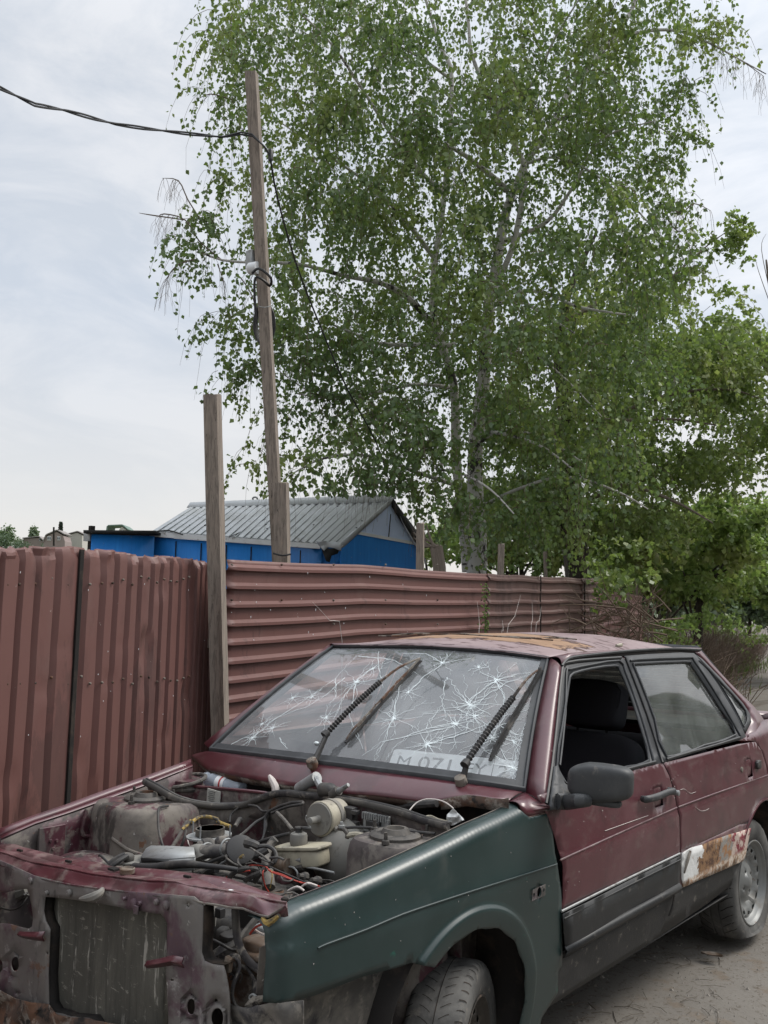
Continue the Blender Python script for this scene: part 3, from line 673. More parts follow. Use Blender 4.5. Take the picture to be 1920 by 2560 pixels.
# peeled lower edge of the rear door
pp_ = [yz(cB(*p)) for p in [(1035,380),(1100,342),(1200,312),(1280,278),(1375,248),(1450,225),(1530,200),(1510,290),(1480,430),(1380,478),(1200,552),(1045,622),(1033,560)]]
pt_ = panel('rusted_door_edge', pp_, lambda y, z: (side(y,z)+.006+.003*nz((y*9,z*9,3)), y, z), 'patch', rdoor, step=.025, solid=.004); pt_['label'] = 'peeled white filler and rust'
rdl = [(1.520,.572),(2.20,.572),(2.30,.560),(2.24,.50),(2.215,.425),(1.522,.432)]
panel('door_bottom', rdl, lambda y, z: (side(y,z)+.001, y, z), 'maroon_dusty', rdoor, step=.05, solid=.002)
MB().tube([at_side(cB(1105,365),.012), at_side(cB(1085,430),.014), at_side(cB(1060,525),.011)], [.004,.006,.003], 6).build('torn_strip', 'rusty', rdoor)
# front door handle and lock, rear door lock leftovers
hm = MB(); ha = [at_side(cA(*p), .03) for p in [(800,1255),(870,1235),(940,1205),(985,1195)]]
hm.tube([ha[0]-Vector((.022,0,0)), ha[0]-Vector((.004,.0,0)), ha[1], ha[2], ha[3], ha[3]-Vector((.025,0,0))], [.012,.0135,.014,.013,.013,.012], 10, flat=.8)
hm.build('door_handle', 'mirror', fdoor)
MB().lathe(at_side(cA(990,1205),.012), (1,0,0), [(0,.011),(.018,.011),(.020,.008)], 14).build('door_lock', 'alu', fdoor)
MB().lathe(at_side(cA(1468,1040)), (1,0,0), [(0,.013),(.006,.012),(.008,.006)], 14).build('door_lock', 'rusty', rdoor)
MB().sup(at_side(cA(1590,1005),.008), (.02,.05,.042), .5, .5, 10, 16).build('door_handle', 'dirty_black', rdoor)
MB().sup(at_side(cA(1585,1005),.018), (.008,.030,.024), .5, .5, 8, 12).build('handle_gap', 'black', rdoor)

# -------- window frames, glass, pillars
def pxpanel(name, fn, pts, mat, par, holes=(), off=0.0, step=26, solid=.003):
    P = [fn(*p) for p in pts]; H = [[fn(*p) for p in h] for h in holes]
    return panel(name, P, lambda x, y: at_side((x, y), off), mat, par, holes=H, step=step, solid=solid, flip=True)
def bead(fn, pts, r, mat, name, par, off=.006, closed=True):
    Q = [at_side(fn(*p), off) for p in pts]
    if closed: Q.append(Q[0])
    return MB().tube(Q, r, 6, smooth=2).build(name, mat, par)
f_out = [(110,1330),(68,1290),(110,1000),(150,640),(180,320),(215,268),(400,246),(612,232),(650,270),(700,400),(790,640),(860,860),(900,1002),(855,1002),(660,1055),(400,1130),(225,1180)]
f_in = [(240,385),(268,352),(400,318),(560,298),(600,330),(680,520),(755,760),(808,975),(650,1022),(430,1090),(230,1150),(150,1010),(190,720)]
fr = pxpanel('window_frame', cA, f_out, 'seal', fdoor, [f_in], .0)
bead(cA, f_in, .005, 'seal', 'window_seal', fr, .004)
f_mid = [(170,1010),(210,640),(218,350),(245,322),(400,290),(595,262),(640,340),(720,560),(790,780),(845,985)]
bead(cA, f_mid, .0045, 'seal', 'window_seal', fr, .004, False)
bead(cA, [(72,1285),(115,1000),(155,640),(186,325),(222,276),(400,254),(608,240)], .006, 'black', 'window_seal', fr, .003, False)
r_out = [(632,228),(800,215),(1030,203),(1130,208),(1200,290),(1300,430),(1420,630),(1503,805),(1460,828),(1200,900),(930,985),(905,998),(870,870),(790,640),(700,400)]
r_in = [(695,285),(760,280),(1075,268),(1110,290),(1200,420),(1330,620),(1430,790),(1200,868),(935,950),(850,680),(760,440)]
rf = pxpanel('window_frame', cA, r_out, 'seal', rdoor, [r_in], .002)
bead(cA, r_in, .005, 'seal', 'window_seal', rf, .006)
bead(cA, [(675,262),(760,252),(1085,240),(1130,262),(1250,440),(1360,620),(1462,800)], .0045, 'seal', 'window_seal', rf, .006, False)
bead(cA, [(640,236),(700,390),(790,630),(868,870),(905,990)], .005, 'black', 'window_seal', rf, .004, False)
bead(cA, [(640,1042),(760,1010),(855,985)], .006, 'black', 'window_seal', fr, .006, False)
bead(cA, [(935,968),(1100,918),(1300,862),(1455,812)], .006, 'black', 'window_seal', rf, .006, False)
pxpanel('window_glass', cA, [(690,280),(1080,262),(1115,288),(1335,620),(1436,795),(930,956)], 'glass_side', rdoor, off=-.006, step=30, solid=0)
q_out = [(1132,212),(1190,250),(1330,395),(1480,565),(1530,640),(1540,700),(1500,775),(1480,760),(1420,625),(1300,425),(1200,285)]
q_in = [(1165,262),(1240,330),(1400,500),(1498,618),(1512,690),(1488,735),(1465,690),(1400,565),(1270,365)]
qf = pxpanel('quarter_window_frame', cA, q_out, 'seal', car, [q_in], .001)
bead(cA, q_in, .004, 'seal', 'window_seal', qf, .004)
pxpanel('quarter_window_glass', cA, q_in, 'glass_side', qf, off=-.004, step=30, solid=0)
# rear pillar between quarter window and rear screen
pxpanel('rear_pillar', cA, [(1135,198),(1180,188),(1260,285),(1400,435),(1560,592),(1600,640),(1640,700),(1640,850),(1562,835),(1512,812),(1500,782),(1540,702),(1530,642),(1480,567),(1330,397),(1190,250)], 'maroon', car, off=.0, step=24)
pxpanel('inner_frame', cA, [(600,232),(660,228),(720,400),(800,640),(880,870),(912,1000),(880,1002),(850,900),(780,700),(700,470)], 'maroon', car, off=-.012, step=24)
drip = SD(cA, [(185,300),(215,262),(260,240),(400,222),(620,198),(830,183),(1000,178),(1172,186)], .004)
MB().tube(drip, .0065, 6).build('drip_rail', 'black', car)
MB().tube(SD(cA, [(190,312),(222,276),(400,238),(620,214),(830,200),(1000,192),(1150,194)], -.010), .012, 6).build('door_top_gap', 'inner', car)

# windscreen outline in space
wt_px = [(590,118),(760,118),(1000,120),(1250,137),(1400,152),(1537,172)]; wt_y = [.985,.95,.925,.93,.95,.975]
wb_px = [(46,572),(300,602),(560,634),(800,664),(1130,706),(1300,730),(1432,750)]; wb_y = [.42,.375,.35,.35,.40,.46,.54]
def curve(pts, n):
    P = [Vector(p) for p in pts]; d = [0]
    for a, b in zip(P, P[1:]): d.append(d[-1]+(b-a).length)
    out = []
    for k in range(n):
        s = d[-1]*k/(n-1); i = min(max(j for j in range(len(d)) if d[j] <= s+1e-9), len(P)-2); out.append(P[i].lerp(P[i+1], (s-d[i])/(d[i+1]-d[i])))
    return out
WT = curve([at(1, y, cW(*p)) for p, y in zip(wt_px, wt_y)], 17)
WBm = curve([at(1, y, cW(*p)) for p, y in zip(wb_px, wb_y)], 17)
WN = Vector((0, -.62, .78))
def ws(u, v, off=0.0):      # u 0..1 across (car's right to left), v 0 bottom .. 1 top
    i = min(int(u*16), 15); f = u*16-i
    a = WBm[i].lerp(WBm[i+1], f); b = WT[i].lerp(WT[i+1], f)
    return a.lerp(b, v) + WN*(.030*4*v*(1-v)*.6 + .02*4*u*(1-u)*.0 + off)
m_ = MB(); m_.grid(lambda a, b: ws(.012+.976*a, .02+.96*b), 24, 10)
gl_ = m_.build('windscreen', 'glass', car); gl_['label'] = 'windscreen smashed in a dozen places'
loop = [ws(u, 0) for u in np.linspace(0,1,17)] + [ws(1, v) for v in np.linspace(.1,.9,7)] + [ws(u, 1) for u in np.linspace(1,0,17)] + [ws(0, v) for v in np.linspace(.9,.1,7)]
MB().tube(loop+[loop[0]], .012, 8, smooth=1, flat=.7).build('windscreen_seal', 'seal', gl_)
m_ = MB(); m_.grid(lambda a, b: ws(1-.022*a, b, .004), 3, 8); m_.grid(lambda a, b: ws(b, .05*a, .003), 2, 16); m_.build('windscreen_seal_lip', 'seal', gl_)
# inverse: photo point -> (u, v) on the screen
def on_ws(p):
    u, v = .5, .5
    d = Vector(ray(*p)); o3 = Vector(CAM)
    for _ in range(30):
        a = ws(u, v); e = 1e-3
        du = (ws(min(u+e,1), v)-a)/e if u < 1-e else (a-ws(u-e, v))/e; dv = (ws(u, v+e)-a)/e
        A_ = Matrix((du, dv, -d)).transposed()
        try: s = A_.inverted() @ (o3 + d*0 - a)
        except ValueError: break
        u = min(max(u+s[0]*.7, 0), 1); v = min(max(v+s[1]*.7, 0), 1)
    return u, v
cr = MB()
def crack(pts, w):
    P = [ws(min(max(a,.015),.985), min(max(b,.02),.98), .0022) for a, b in pts]
    n0 = len(cr.v)
    for i, p in enumerate(P):
        tdir = (P[min(i+1,len(P)-1)]-P[max(i-1,0)]); tdir = tdir.normalized() if tdir.length > 0 else Vector((1,0,0)); s_ = WN.cross(tdir).normalized()
        ww = w*(1-.75*i/len(P))*random.uniform(.5,1.4)
        cr.v += [tuple(p+s_*ww), tuple(p-s_*ww)]
    for i in range(len(P)-1): cr.f.append((n0+2*i, n0+2*i+1, n0+2*i+3, n0+2*i+2))
def jag(a, b, k, amp):
    out = []
    for i in range(k+1):
        t_ = i/k; e = amp*math.sin(PI*t_)
        out.append((a[0]+(b[0]-a[0])*t_+random.gauss(0,e), a[1]+(b[1]-a[1])*t_+random.gauss(0,e)))
    return out
def impact(px, py, size, n=14, w=.0012, rings=2):
    c = on_ws(cW(px, py)); L0 = size
    ends = []
    off0 = random.random()
    for k in range(n):
        a = 2*PI*(k+off0+random.uniform(-.3,.3))/n; L = L0*random.uniform(.35,1.15)
        e = (c[0]+L*math.cos(a)*.62, c[1]+L*math.sin(a)*1.25); pts = jag(c, e, max(4,int(L*40)), L*.035); crack(pts, w); ends.append(pts)
        if random.random() < .6:
            i = random.randint(1, len(pts)-2); b2 = a+random.choice((-.6,.6)); l2 = L*.4
            crack(jag(pts[i], (pts[i][0]+l2*math.cos(b2)*.62, pts[i][1]+l2*math.sin(b2)*1.25), 4, l2*.05), w*.7)
    for r_ in range(rings):
        for k in range(n):
            if random.random() < .45:
                A1 = ends[k]; A2 = ends[(k+1) % n]; i = min(len(A1)-1, 1+r_); j = min(len(A2)-1, 1+r_); crack(jag(A1[i], A2[j], 3, .003), w*.8)
    for k in range(14):
        a = random.uniform(0, 2*PI); L = L0*.12; crack(jag(c, (c[0]+L*math.cos(a)*.62, c[1]+L*math.sin(a)*1.25), 2, .002), w*1.3)
random.seed(21)
for px, py, s in [(1190,375,.27),(1125,460,.15),(1215,425,.13),(690,275,.19),(1005,550,.19),(1385,655,.17),(855,435,.15),(920,320,.10),(1070,190,.13),(495,340,.12),(235,520,.15),(410,345,.10),(275,460,.09),(320,478,.09),(765,215,.14),(1310,265,.17),(1290,520,.14),(560,430,.10),(1385,540,.12),(1230,210,.08)]:
    impact(px, py, s, n=int(7+s*24), w=.0006 if s < .15 else .0008)
def polycrack(L, w=.0012, dup_=2):
    Q = [on_ws(cW(*p)) for p in L]
    for k in range(dup_):
        out = []
        for a, b in zip(Q, Q[1:]): out += jag(a, b, 5, .004)[:-1]
        out.append(Q[-1]); crack([(x+random.uniform(-.004,.004)*k, y+random.uniform(-.004,.004)*k) for x, y in out], w)
        cr.v = cr.v
for L in [[(1300,262),(1345,340),(1350,390),(1325,460),(1290,520),(1230,560),(1150,590),(1060,640)], [(1180,370),(1260,300),(1330,260),(1400,240),(1460,232)], [(1190,395),(1270,330),(1350,280),(1470,240)],
          [(1090,255),(1075,300),(1072,370),(1085,430),(1060,450)], [(1125,455),(1000,480),(920,510),(860,560),(820,620)], [(1125,470),(980,500),(800,540),(720,600)], [(1210,425),(1150,400),(1110,370)],
          [(1240,520),(1320,470),(1430,430)], [(640,255),(560,330),(480,380),(350,430)], [(760,215),(700,260),(640,330),(590,440),(530,430)], [(690,280),(660,420),(720,570)], [(855,435),(880,300),(960,180)], [(855,435),(800,560),(760,635)],
          [(920,320),(990,250),(1080,190),(1200,170)], [(235,520),(330,440),(470,350),(600,260),(690,160)], [(120,560),(240,500),(400,450)], [(350,520),(385,570)], [(530,425),(575,460)], [(1005,550),(1100,520),(1200,490),(1300,440),(1440,400)],
          [(1380,650),(1400,560),(1440,450)], [(1385,655),(1300,600),(1240,560)], [(790,140),(790,215),(810,300)], [(600,260),(600,340),(570,380)], [(1070,190),(1000,150),(900,150)], [(1330,470),(1400,510),(1480,500)], [(700,160),(860,180),(960,240)],
          [(1180,370),(1130,300),(1100,260)], [(1000,480),(1040,420),(1075,370)]]:
    polycrack(L, .0008, 2)
cr.build('cracks', 'crack', gl_, smooth=False)
MB().sup(ws(*on_ws(cW(515,545)), .003), (.022,.016,.012), 1, 1, 6, 10).build('bird_dropping', 'crack', gl_)

# roof
ncol = 20
RF = curve([at(1, y-.012, cW(p[0], p[1]-9)) for p, y in zip(wt_px, wt_y)], ncol+1)
def roof(a, b):
    i = min(int(a*ncol), ncol-1); f = a*ncol-i; fr_ = RF[i].lerp(RF[i+1], f); u = 2*a-1
    rr_ = Vector((u*.545, 2.50 - .10*(u*u)*.6, 1.325+.040*(1-u*u)))
    p = fr_.lerp(rr_, b); p.z += (.052*(1-abs(u)**2.6)*math.sin(PI*min(1, b*1.25+.02)**.8 if b < .8 else PI*.5*(1-(b-.8)/.2)**.5+0) if False else .045*(1-abs(u)**2.4)*(1-(2*b-1)**4))
    p.z += .003*nz((p.x*5, p.y*5, 2))
    return p
m_ = MB(); m_.grid(roof, 28, 24); rf_ = m_.build('roof', 'roof', car, solid=.003); rf_['label'] = 'faded roof with bare orange rust patches'
for sgn, a in ((1, 1.0),):
    E1 = [roof(1.0, b) for b in np.linspace(0, 1, 15)]
    D2 = curve(drip, 15)
    MB().loft(E1, D2, 6, (.016,0,.016)).build('roof_edge', 'maroon', car, solid=.002)
MB().tube([at_side(cA(575,155),.012), at_side(cA(610,150),.012)], [.006,.008], 6, smooth=1).build('paint_flake', 'yellowed', rf_)
# curled lacquer along the rust
for k in range(5):
    y = 1.15+.1*k; MB().tube([(-.45+.16*i, y+.05*nz((i*1.3,k,5)), 1.392+.012*random.random()-.05*(abs(-.45+.16*i))**2) for i in range(6)], .003, 4).build('lifted_lacquer', 'rusty', rf_)
# headlining
m_ = MB(); m_.grid(lambda a, b: roof(a, b)-Vector((0,0,.035)), 8, 8); m_.build('headlining', 'inner', car)

# A-pillar and scuttle
PA = [ws(1, v) + Vector((.006,0,.004)) for v in np.linspace(-.02, 1.0, 12)]
PB = curve(SD(cA, [(70,1300),(85,1150),(115,950),(140,700),(165,450),(182,310)], .004), 12)
MB().loft(PA, PB, 5, (.012,-.016,.006)).build('windscreen_pillar', 'maroon', car, solid=.002)
cowl_px = [(478,1890),(506,1916),(521,1927),(608,1944),(716,1964),(786,1972),(856,1985),(940,1989),(1029,2002),(1080,2006),(1110,2000),(1168,1990),(1230,2000),(1272,2003)]
cowl_y = [.44,.38,.36,.29,.26,.255,.255,.27,.30,.32,.34,.36,.37,.39]
CB = curve([at(1, y, p) for p, y in zip(cowl_px, cowl_y)], 33)
CT = curve([ws(u, 0)+Vector((0,-.008,-.006)) for u in np.linspace(0,1,17)], 33)
sc2 = MB().loft(CB, CT, 6, (0,-.003,.004)).build('scuttle_panel', 'maroon', car, solid=.002)
MB().loft(CB, [p+Vector((0,.012,-.022+.006*nz(p,12))) for p in CB], 2).build('scuttle_lip', 'rusty', sc2, solid=.001)
# corner piece running down to the wing
MB().loft([CB[-1], CT[-1], PA[0], PB[0]], [at_side(cK(1340,155),-.01), at_side(cK(1365,190),-.008), at_side(cK(1400,200),-.004), at_side(cK(1490,172),-.002)], 5, (.016,-.012,.012)).build('scuttle_corner', 'maroon', car, solid=.002)
rl = [at(1, .335, cF(*p)) for p in [(640,668),(760,640),(900,618),(1060,640),(1240,662),(1310,650)]]
MB().loft(rl, [p+Vector((0,.0,-.035+.008*nz(p,20))) for p in rl], 2).build('rusted_scuttle_edge', 'rusty', sc2, solid=.0015)

# wipers: ribbed hose-covered arms lifted off the glass with perished blades
def wiper(base, sleeve0, sleeve1, tip, b0, b1, seed, lab):
    root = bpy.data.objects.new('wiper', None); C.objects.link(root); root.parent = car; root.location = -wloc(car); root['label'] = lab
    B0 = at(1, base[2], cW(*base[:2])) + Vector((0,-.012,.012))
    def on(p, off): u, v = on_ws(cW(*p)); return ws(u, v, off)
    S0, S1, T_ = on(sleeve0,.045), on(sleeve1,.05), on(tip,.02)
    MB().lathe(B0-Vector((0,-.008,.03)), (0,-.45,.9), [(0,.013),(.018,.015),(.03,.021),(.052,.019),(.056,.01)], 16).build('pivot_nut', 'rusty', root)
    MB().tube([B0+Vector((0,0,.004)), B0.lerp(S0,.5), S0], [.015,.012,.010], 8, flat=.7).build('wiper_arm', 'dirty_black', root)
    n = 23; pts = []; rr = []
    for i in range(n*4+1):
        pts.append(S0.lerp(S1, i/(n*4))+Vector((0,0,.006*math.sin(PI*i/(n*4))))); rr.append(.0100+.0022*math.cos(i*PI/2))
    MB().tube(pts, rr, 10, smooth=0).build('ribbed_sleeve', 'dirty_black', root)
    MB().tube([S0-(S1-S0).normalized()*.02, S0], [.016,.014], 10, smooth=0).build('sleeve_collar', 'dirty_black', root)
    MB().tube([S1, S1.lerp(T_, .5)+WN*.012, T_], [.006,.005,.003], 6).build('wiper_frame', 'rusty', root)
    Q0, Q1 = on(b0,.012), on(b1,.012)
    m_ = MB(); m_.beam(Q0, Q1, .006, .012, WN); m_.build('wiper_blade', 'dirty_black', root)
    m_ = MB()
    for k in range(7):
        a = Q0.lerp(Q1, k/7+.02)+WN*.008; b = Q0.lerp(Q1, k/7+.12)+WN*(.018-.008*(k % 2)); m_.beam(a, b, .005, .004, WN)
    m_.beam(Q0.lerp(Q1,.1)+WN*.016, Q1+WN*.012, .006, .005, WN)
    m_.build('blade_carrier', 'rusty' if seed == 1 else 'dirty_black', root)
    return root
wiper((512,648,.335), (585,535), (815,318), (978,185), (648,552), (980,190), 1, 'wiper with a rust-brown blade')
wiper((1167,728,.42), (1200,668), (1400,392), (1512,228), (1285,632), (1512,232), 2, 'wiper nearer the door mirror')

# door mirror
mroot = bpy.data.objects.new('door_mirror', None); C.objects.link(mroot); mroot.parent = fdoor; mroot.location = -wloc(fdoor)
mc = at(0, .945, cA(462,1132))
mrot = Matrix.Rotation(R_(14), 4, 'Z') @ Matrix.Rotation(R_(3), 4, 'Y')
m_ = MB()
def mfn(a, b):
    sg = lambda v, e: math.copysign(abs(v)**e, v)
    ph = -PI/2+PI*a; th = -PI+2*PI*b
    x = sg(math.cos(ph),.42)*sg(math.cos(th),.45)*.102; y = sg(math.cos(ph),.42)*sg(math.sin(th),.75)*.05; z = sg(math.sin(ph),.45)*.059
    if y > 0: y *= .5
    z *= 1 - .22*max(0, x/.104) * (1 if z < 0 else .35); z += .006*(x/.104); 
    if x < -.04: z *= 1-.25*((-x-.04)/.064)
    return mc + (mrot.to_3x3() @ Vector((x, y, z)))
m_.grid(mfn, 24, 40); m_.build('mirror_housing', 'mirror', mroot)
pxpanel('mirror_base', cA, [(108,1330),(122,1180),(140,1015),(155,1010),(180,1080),(210,1140),(240,1160),(250,1200),(225,1275),(205,1322)], 'mirror', mroot, off=.018, step=14, solid=.016)
MB().tube([at_side(cA(150,1270),.02), at_side(cA(220,1270),.04), at(0,.91,cA(300,1265)), at(0,.93,cA(380,1262))], [.026,.026,.022,.018], 10, flat=.7).build('mirror_stalk', 'mirror', mroot)
MB().sup(mc+Vector((-.012,-.008,-.057)), (.16,.05,.024), .5, .5, 10, 20, mrot).build('mirror_foot', 'mirror', mroot)
MB().sup(mc + (mrot.to_3x3() @ Vector((.0,.027,.0))), (.17,.006,.095), .4, .4, 8, 20, mrot).build('mirror_glass', 'mirror_glass', mroot)

# -------- far side: plain mirrored body with open window apertures
def mir(P, name, mat, holes=(), off=0.0, step=.06, **k):
    return panel(name, P, lambda y, z: (-(side(y, z)+off), y, z), mat, car, holes=holes, step=step, solid=.002, flip=True, **k)
mir([(.48,.93),(1.44,.928),(1.51,.74),(1.512,.27),(.52,.27),(.56,.6),(.54,.8)], 'front_door', 'maroon')
mir(rd[:8]+arc+[(2.2,.45),(2.15,.28),(1.52,.28)]+rd[-4:], 'rear_door', 'maroon')
mir(qp, 'rear_quarter_panel', 'maroon')
fo = [(.43,.93),(.99,1.325),(1.48,1.335),(1.44,.93)]; fi = [(.56,.95),(1.02,1.29),(1.42,1.30),(1.39,.95)]
ro = [(1.45,.93),(1.49,1.335),(2.24,1.335),(2.44,1.12),(2.46,.94)]; ri = [(1.51,.95),(1.54,1.30),(2.17,1.30),(2.36,.95)]
mir(fo, 'window_frame', 'seal', [fi], .0, .05); mir(ro, 'window_frame', 'seal', [ri], .0, .05)
mir(ri, 'window_glass', 'glass_side', off=-.01)
mir([(2.25,1.335),(2.40,1.335),(2.86,1.0),(2.80,.96),(2.46,.95),(2.46,1.10)], 'rear_pillar', 'maroon')
MB().loft([ws(0, v) for v in np.linspace(0,1,8)], [(-side(y,z)-.0, y, z) for y, z in zip(np.linspace(.43,.99,8), np.linspace(.93,1.325,8))], 3, (-.01,-.01,.01)).build('windscreen_pillar', 'maroon', car, solid=.002)
MB().loft([roof(0, b) for b in np.linspace(0,1,9)], [(-side(y,1.335), y, 1.325) for y in np.linspace(.98,2.42,9)], 3, (-.008,0,.01)).build('roof_edge', 'maroon', car, solid=.002)
# rear screen, boot lid, tail
rs_t = [(x, 2.47-.03*(x/.55)**2, 1.345) for x in np.linspace(-.54,.54,9)]; rs_b = [(x, 2.93-.05*(x/.65)**2, 1.0) for x in np.linspace(-.66,.66,9)]
MB().loft(rs_b, rs_t, 5, (0,.02,.02)).build('rear_screen', 'glass_side', car)
MB().tube(rs_b+rs_t[::-1]+[rs_b[0]], .016, 6, smooth=1).build('rear_screen_seal', 'seal', car)
m_ = MB()
for k in range(9):
    v = .12+.09*k; m_.tube([Vector(rs_b[i]).lerp(Vector(rs_t[i]), v)+Vector((0,.08*v*(1-v)-.004,.08*v*(1-v)-.004)) for i in range(1,8)], .0012, 4, smooth=1)
m_.build('heater_lines', 'rusty', car)
MB().loft([(x, 2.95-.05*(x/.65)**2, .995) for x in np.linspace(-.70,.70,9)], [(x, 3.40-.03*(x/.65)**2, .965) for x in np.linspace(-.70,.70,9)], 5, (0,0,.015)).build('boot_lid', 'maroon', car, solid=.003)
MB().loft([(x, 3.41-.03*(x/.65)**2, .96) for x in np.linspace(-.72,.72,9)], [(x, 3.38-.03*(x/.65)**2, .42) for x in np.linspace(-.72,.72,9)], 5, (0,.02,0)).build('tail_panel', 'maroon', car, solid=.003)
MB().tube([(x, 3.44-.05*(x/.75)**2, .50) for x in np.linspace(-.78,.78,9)], .055, 8).build('rear_bumper', 'black', car)
for s in (-1,1): MB().sup((s*.56,3.41,.80), (.30,.04,.16), .4, .4, 8, 16).build('tail_lamp', 'red_ink', car)
# floor, interior
MB().box((0,1.75,.235), (1.40,2.5,.03)).build('floor_pan', 'inner', car)
MB().box((0,2.95,.45), (1.30,.8,.30)).build('boot_floor', 'inner', car)
def seat(x, y, z0, w, rec):
    rx = Matrix.Rotation(-R_(rec), 4, 'X')
    s = bpy.data.objects.new('front_seat', None); C.objects.link(s); s.parent = car; s.location = -wloc(car)
    MB().sup((x, y-.25, z0), (w, .52, .18), .4, .35).build('seat_cushion', 'seat', s)
    MB().sup(Vector((x, y+.09, z0+.27)), (w, .16, .56), .35, .35, 20, 30, rx).build('backrest', 'seat', s)
    MB().sup(Vector((x, y+.19, z0+.66)), (w*.58, .13, .21), .4, .35, 18, 28, rx).build('headrest', 'seat', s)
    m_ = MB(); 
    for q in (-.07,.07): m_.tube([(x+q, y+.16, z0+.50), (x+q, y+.185, z0+.62)], .006, 6)
    m_.build('headrest_post', 'inner', s)
    MB().tube([(x-w*.29+.02, y+.135, z0+.56),(x-w*.29-.002, y+.13, z0+.66),(x-w*.25, y+.16, z0+.76),(x+w*.25, y+.16, z0+.76),(x+w*.29, y+.13, z0+.66)], .004, 6).build('piping', 'seat', s)
seat(.36, 1.50, .44, .50, 16); seat(-.36, 1.50, .44, .50, 14)
MB().sup((0,2.35,.60), (1.25,.16,.62), .3, .3, 16, 24, Matrix.Rotation(-R_(24),4,'X')).build('rear_backrest', 'seat', car)
MB().sup((0,2.12,.42), (1.25,.52,.2), .3, .3).build('rear_cushion', 'seat', car)
MB().box((0,2.68,.955), (1.25,.46,.02)).build('parcel_shelf', 'inner', car)
m_ = MB(); m_.loft([(x, .56-.03*(x/.6)**2, .875) for x in np.linspace(-.68,.68,9)], [(x, .86, .845) for x in np.linspace(-.68,.68,9)], 4, (0,0,.012)); m_.loft([(x,.86,.845) for x in np.linspace(-.68,.68,9)], [(x,.84,.55) for x in np.linspace(-.68,.68,9)], 3, (0,.03,0)); m_.build('dashboard', 'black', car, solid=.004)
sw = MB(); swc = Vector((.34, 1.02, .86)); sx = Vector((1,0,0)); sy = Vector((0,.42,.9)).normalized()
sw.tube([swc+(sx*math.cos(a)+sy*math.sin(a))*.18 for a in np.linspace(0,2*PI,33)], .012, 8, smooth=0)
sw.tube([swc-sx*.17, swc, swc+sx*.17], [.016,.04,.016], 8); sw.tube([swc, swc+Vector((0,-.22,-.06))], .03, 8); sw.build('steering_wheel', 'black', car)

# ================================================================== ENGINE BAY
def E_(pts, r, mat, name='hose', par=car, n=8, **k):
    return MB().tube([at(1, y, p) for p, y in pts], r, n, **k).build(name, mat, par)
# inner wing rail on the far side
ro_ = [(0,510),(200,432),(400,365),(600,290),(850,205),(1100,110)]; ry_ = [-.499,-.36,-.235,-.10,.09,.294]
OUT = [at(0, -.70, c1(*p)) for p in ro_]; INN = [at(0, -.655, c1(*p)) for p in [(10,566),(200,482),(400,418),(600,346),(850,255),(1110,150)]]
OUT = [OUT[0]+(OUT[0]-OUT[1])*.02]+OUT; INN = [INN[0]+(INN[0]-INN[1])*.02]+INN
MID = [a.lerp(b,.35)+Vector((.0,0,-.012)) for a, b in zip(OUT, INN)]
OUTc, INNc, MIDc = curve(OUT,14), curve(INN,14), curve(MID,14)
iw = MB(); iw.loft(OUTc, MIDc, 2); iw.loft(MIDc, INNc, 2, (0,0,.004)); irail = iw.build('inner_wing_rail', 'maroon', car, solid=.002)
MB().loft(OUTc, [p+Vector((-.02,0,-.18)) for p in OUTc], 2).build('inner_wing_outside', 'maroon', irail, solid=.002)
LOW = [p+Vector((.03,0,0)) for p in INNc]
for p in LOW: p.z = .30
MB().loft([p+Vector((.002,0,-.006)) for p in INNc], LOW, 8, (-.02,0,0)).build('inner_wing', 'bay', car, solid=.002)
MB().loft([(.66,y,.70+.12*(y+.6)) for y in np.linspace(-.58,.35,10)], [(.63,y,.30) for y in np.linspace(-.58,.35,10)], 4).build('inner_wing', 'bay', car, solid=.002)
# strut towers with top mounts
def tower(cx, cy, zt, w, d, name='strut_tower'):
    m_ = MB(); zs = [.30,.45,zt-.10,zt-.045,zt-.018,zt-.004,zt]; ws_ = [1.25,1.12,1.0,.985,.94,.86,.70]
    nn = 32; sg = lambda v, e: math.copysign(abs(v)**e, v)
    for z, k in zip(zs, ws_):
        for i in range(nn):
            a = 2*PI*i/nn; m_.v.append((cx+w*k*sg(math.cos(a),.62)+.006*nz((a,z*4,cx)), cy+d*k*sg(math.sin(a),.62), z))
    for j in range(len(zs)-1):
        for i in range(nn):
            a = j*nn+i; b = j*nn+(i+1)%nn; m_.f.append((a,b,b+nn,a+nn))
    m_.f.append(tuple((len(zs)-1)*nn+i for i in range(nn)))
    o = m_.build(name, 'bay', car)
    c = Vector((cx, cy, zt))
    MB().lathe(c, (0,0,1), [(-.002,.078),(.008,.078),(.014,.070),(.016,.060),(.012,.055),(.012,.045),(.020,.040),(.026,.036),(.026,.026),(.010,.022),(.008,.004)], 28).build('strut_mount', 'engine', o)
    for k in range(3):
        a = 2*PI*k/3+.9; MB().lathe(c+Vector((.095*math.cos(a),.095*math.sin(a),0)), (0,0,1), [(0,.012),(.010,.011),(.012,.006),(.032,.005)], 8).build('stud', 'engine', o)
    return o
tr_ = at(2, .80, g3(615,475)); tl_ = at(2, .83, g2(1000,885))
TR = tower(tr_.x-.03, tr_.y-.01, .80, .185, .165); tower(tl_.x+.01, tl_.y+.01, .83, .13, .12)
E_([(g3(830,560),-.06),(g3(720,580),-.10),(g3(685,640),-.14),(g3(690,900),-.16),(g3(730,1080),-.17),(g3(765,1195),-.17)], .0045, 'dirty_black', 'brake_hose')
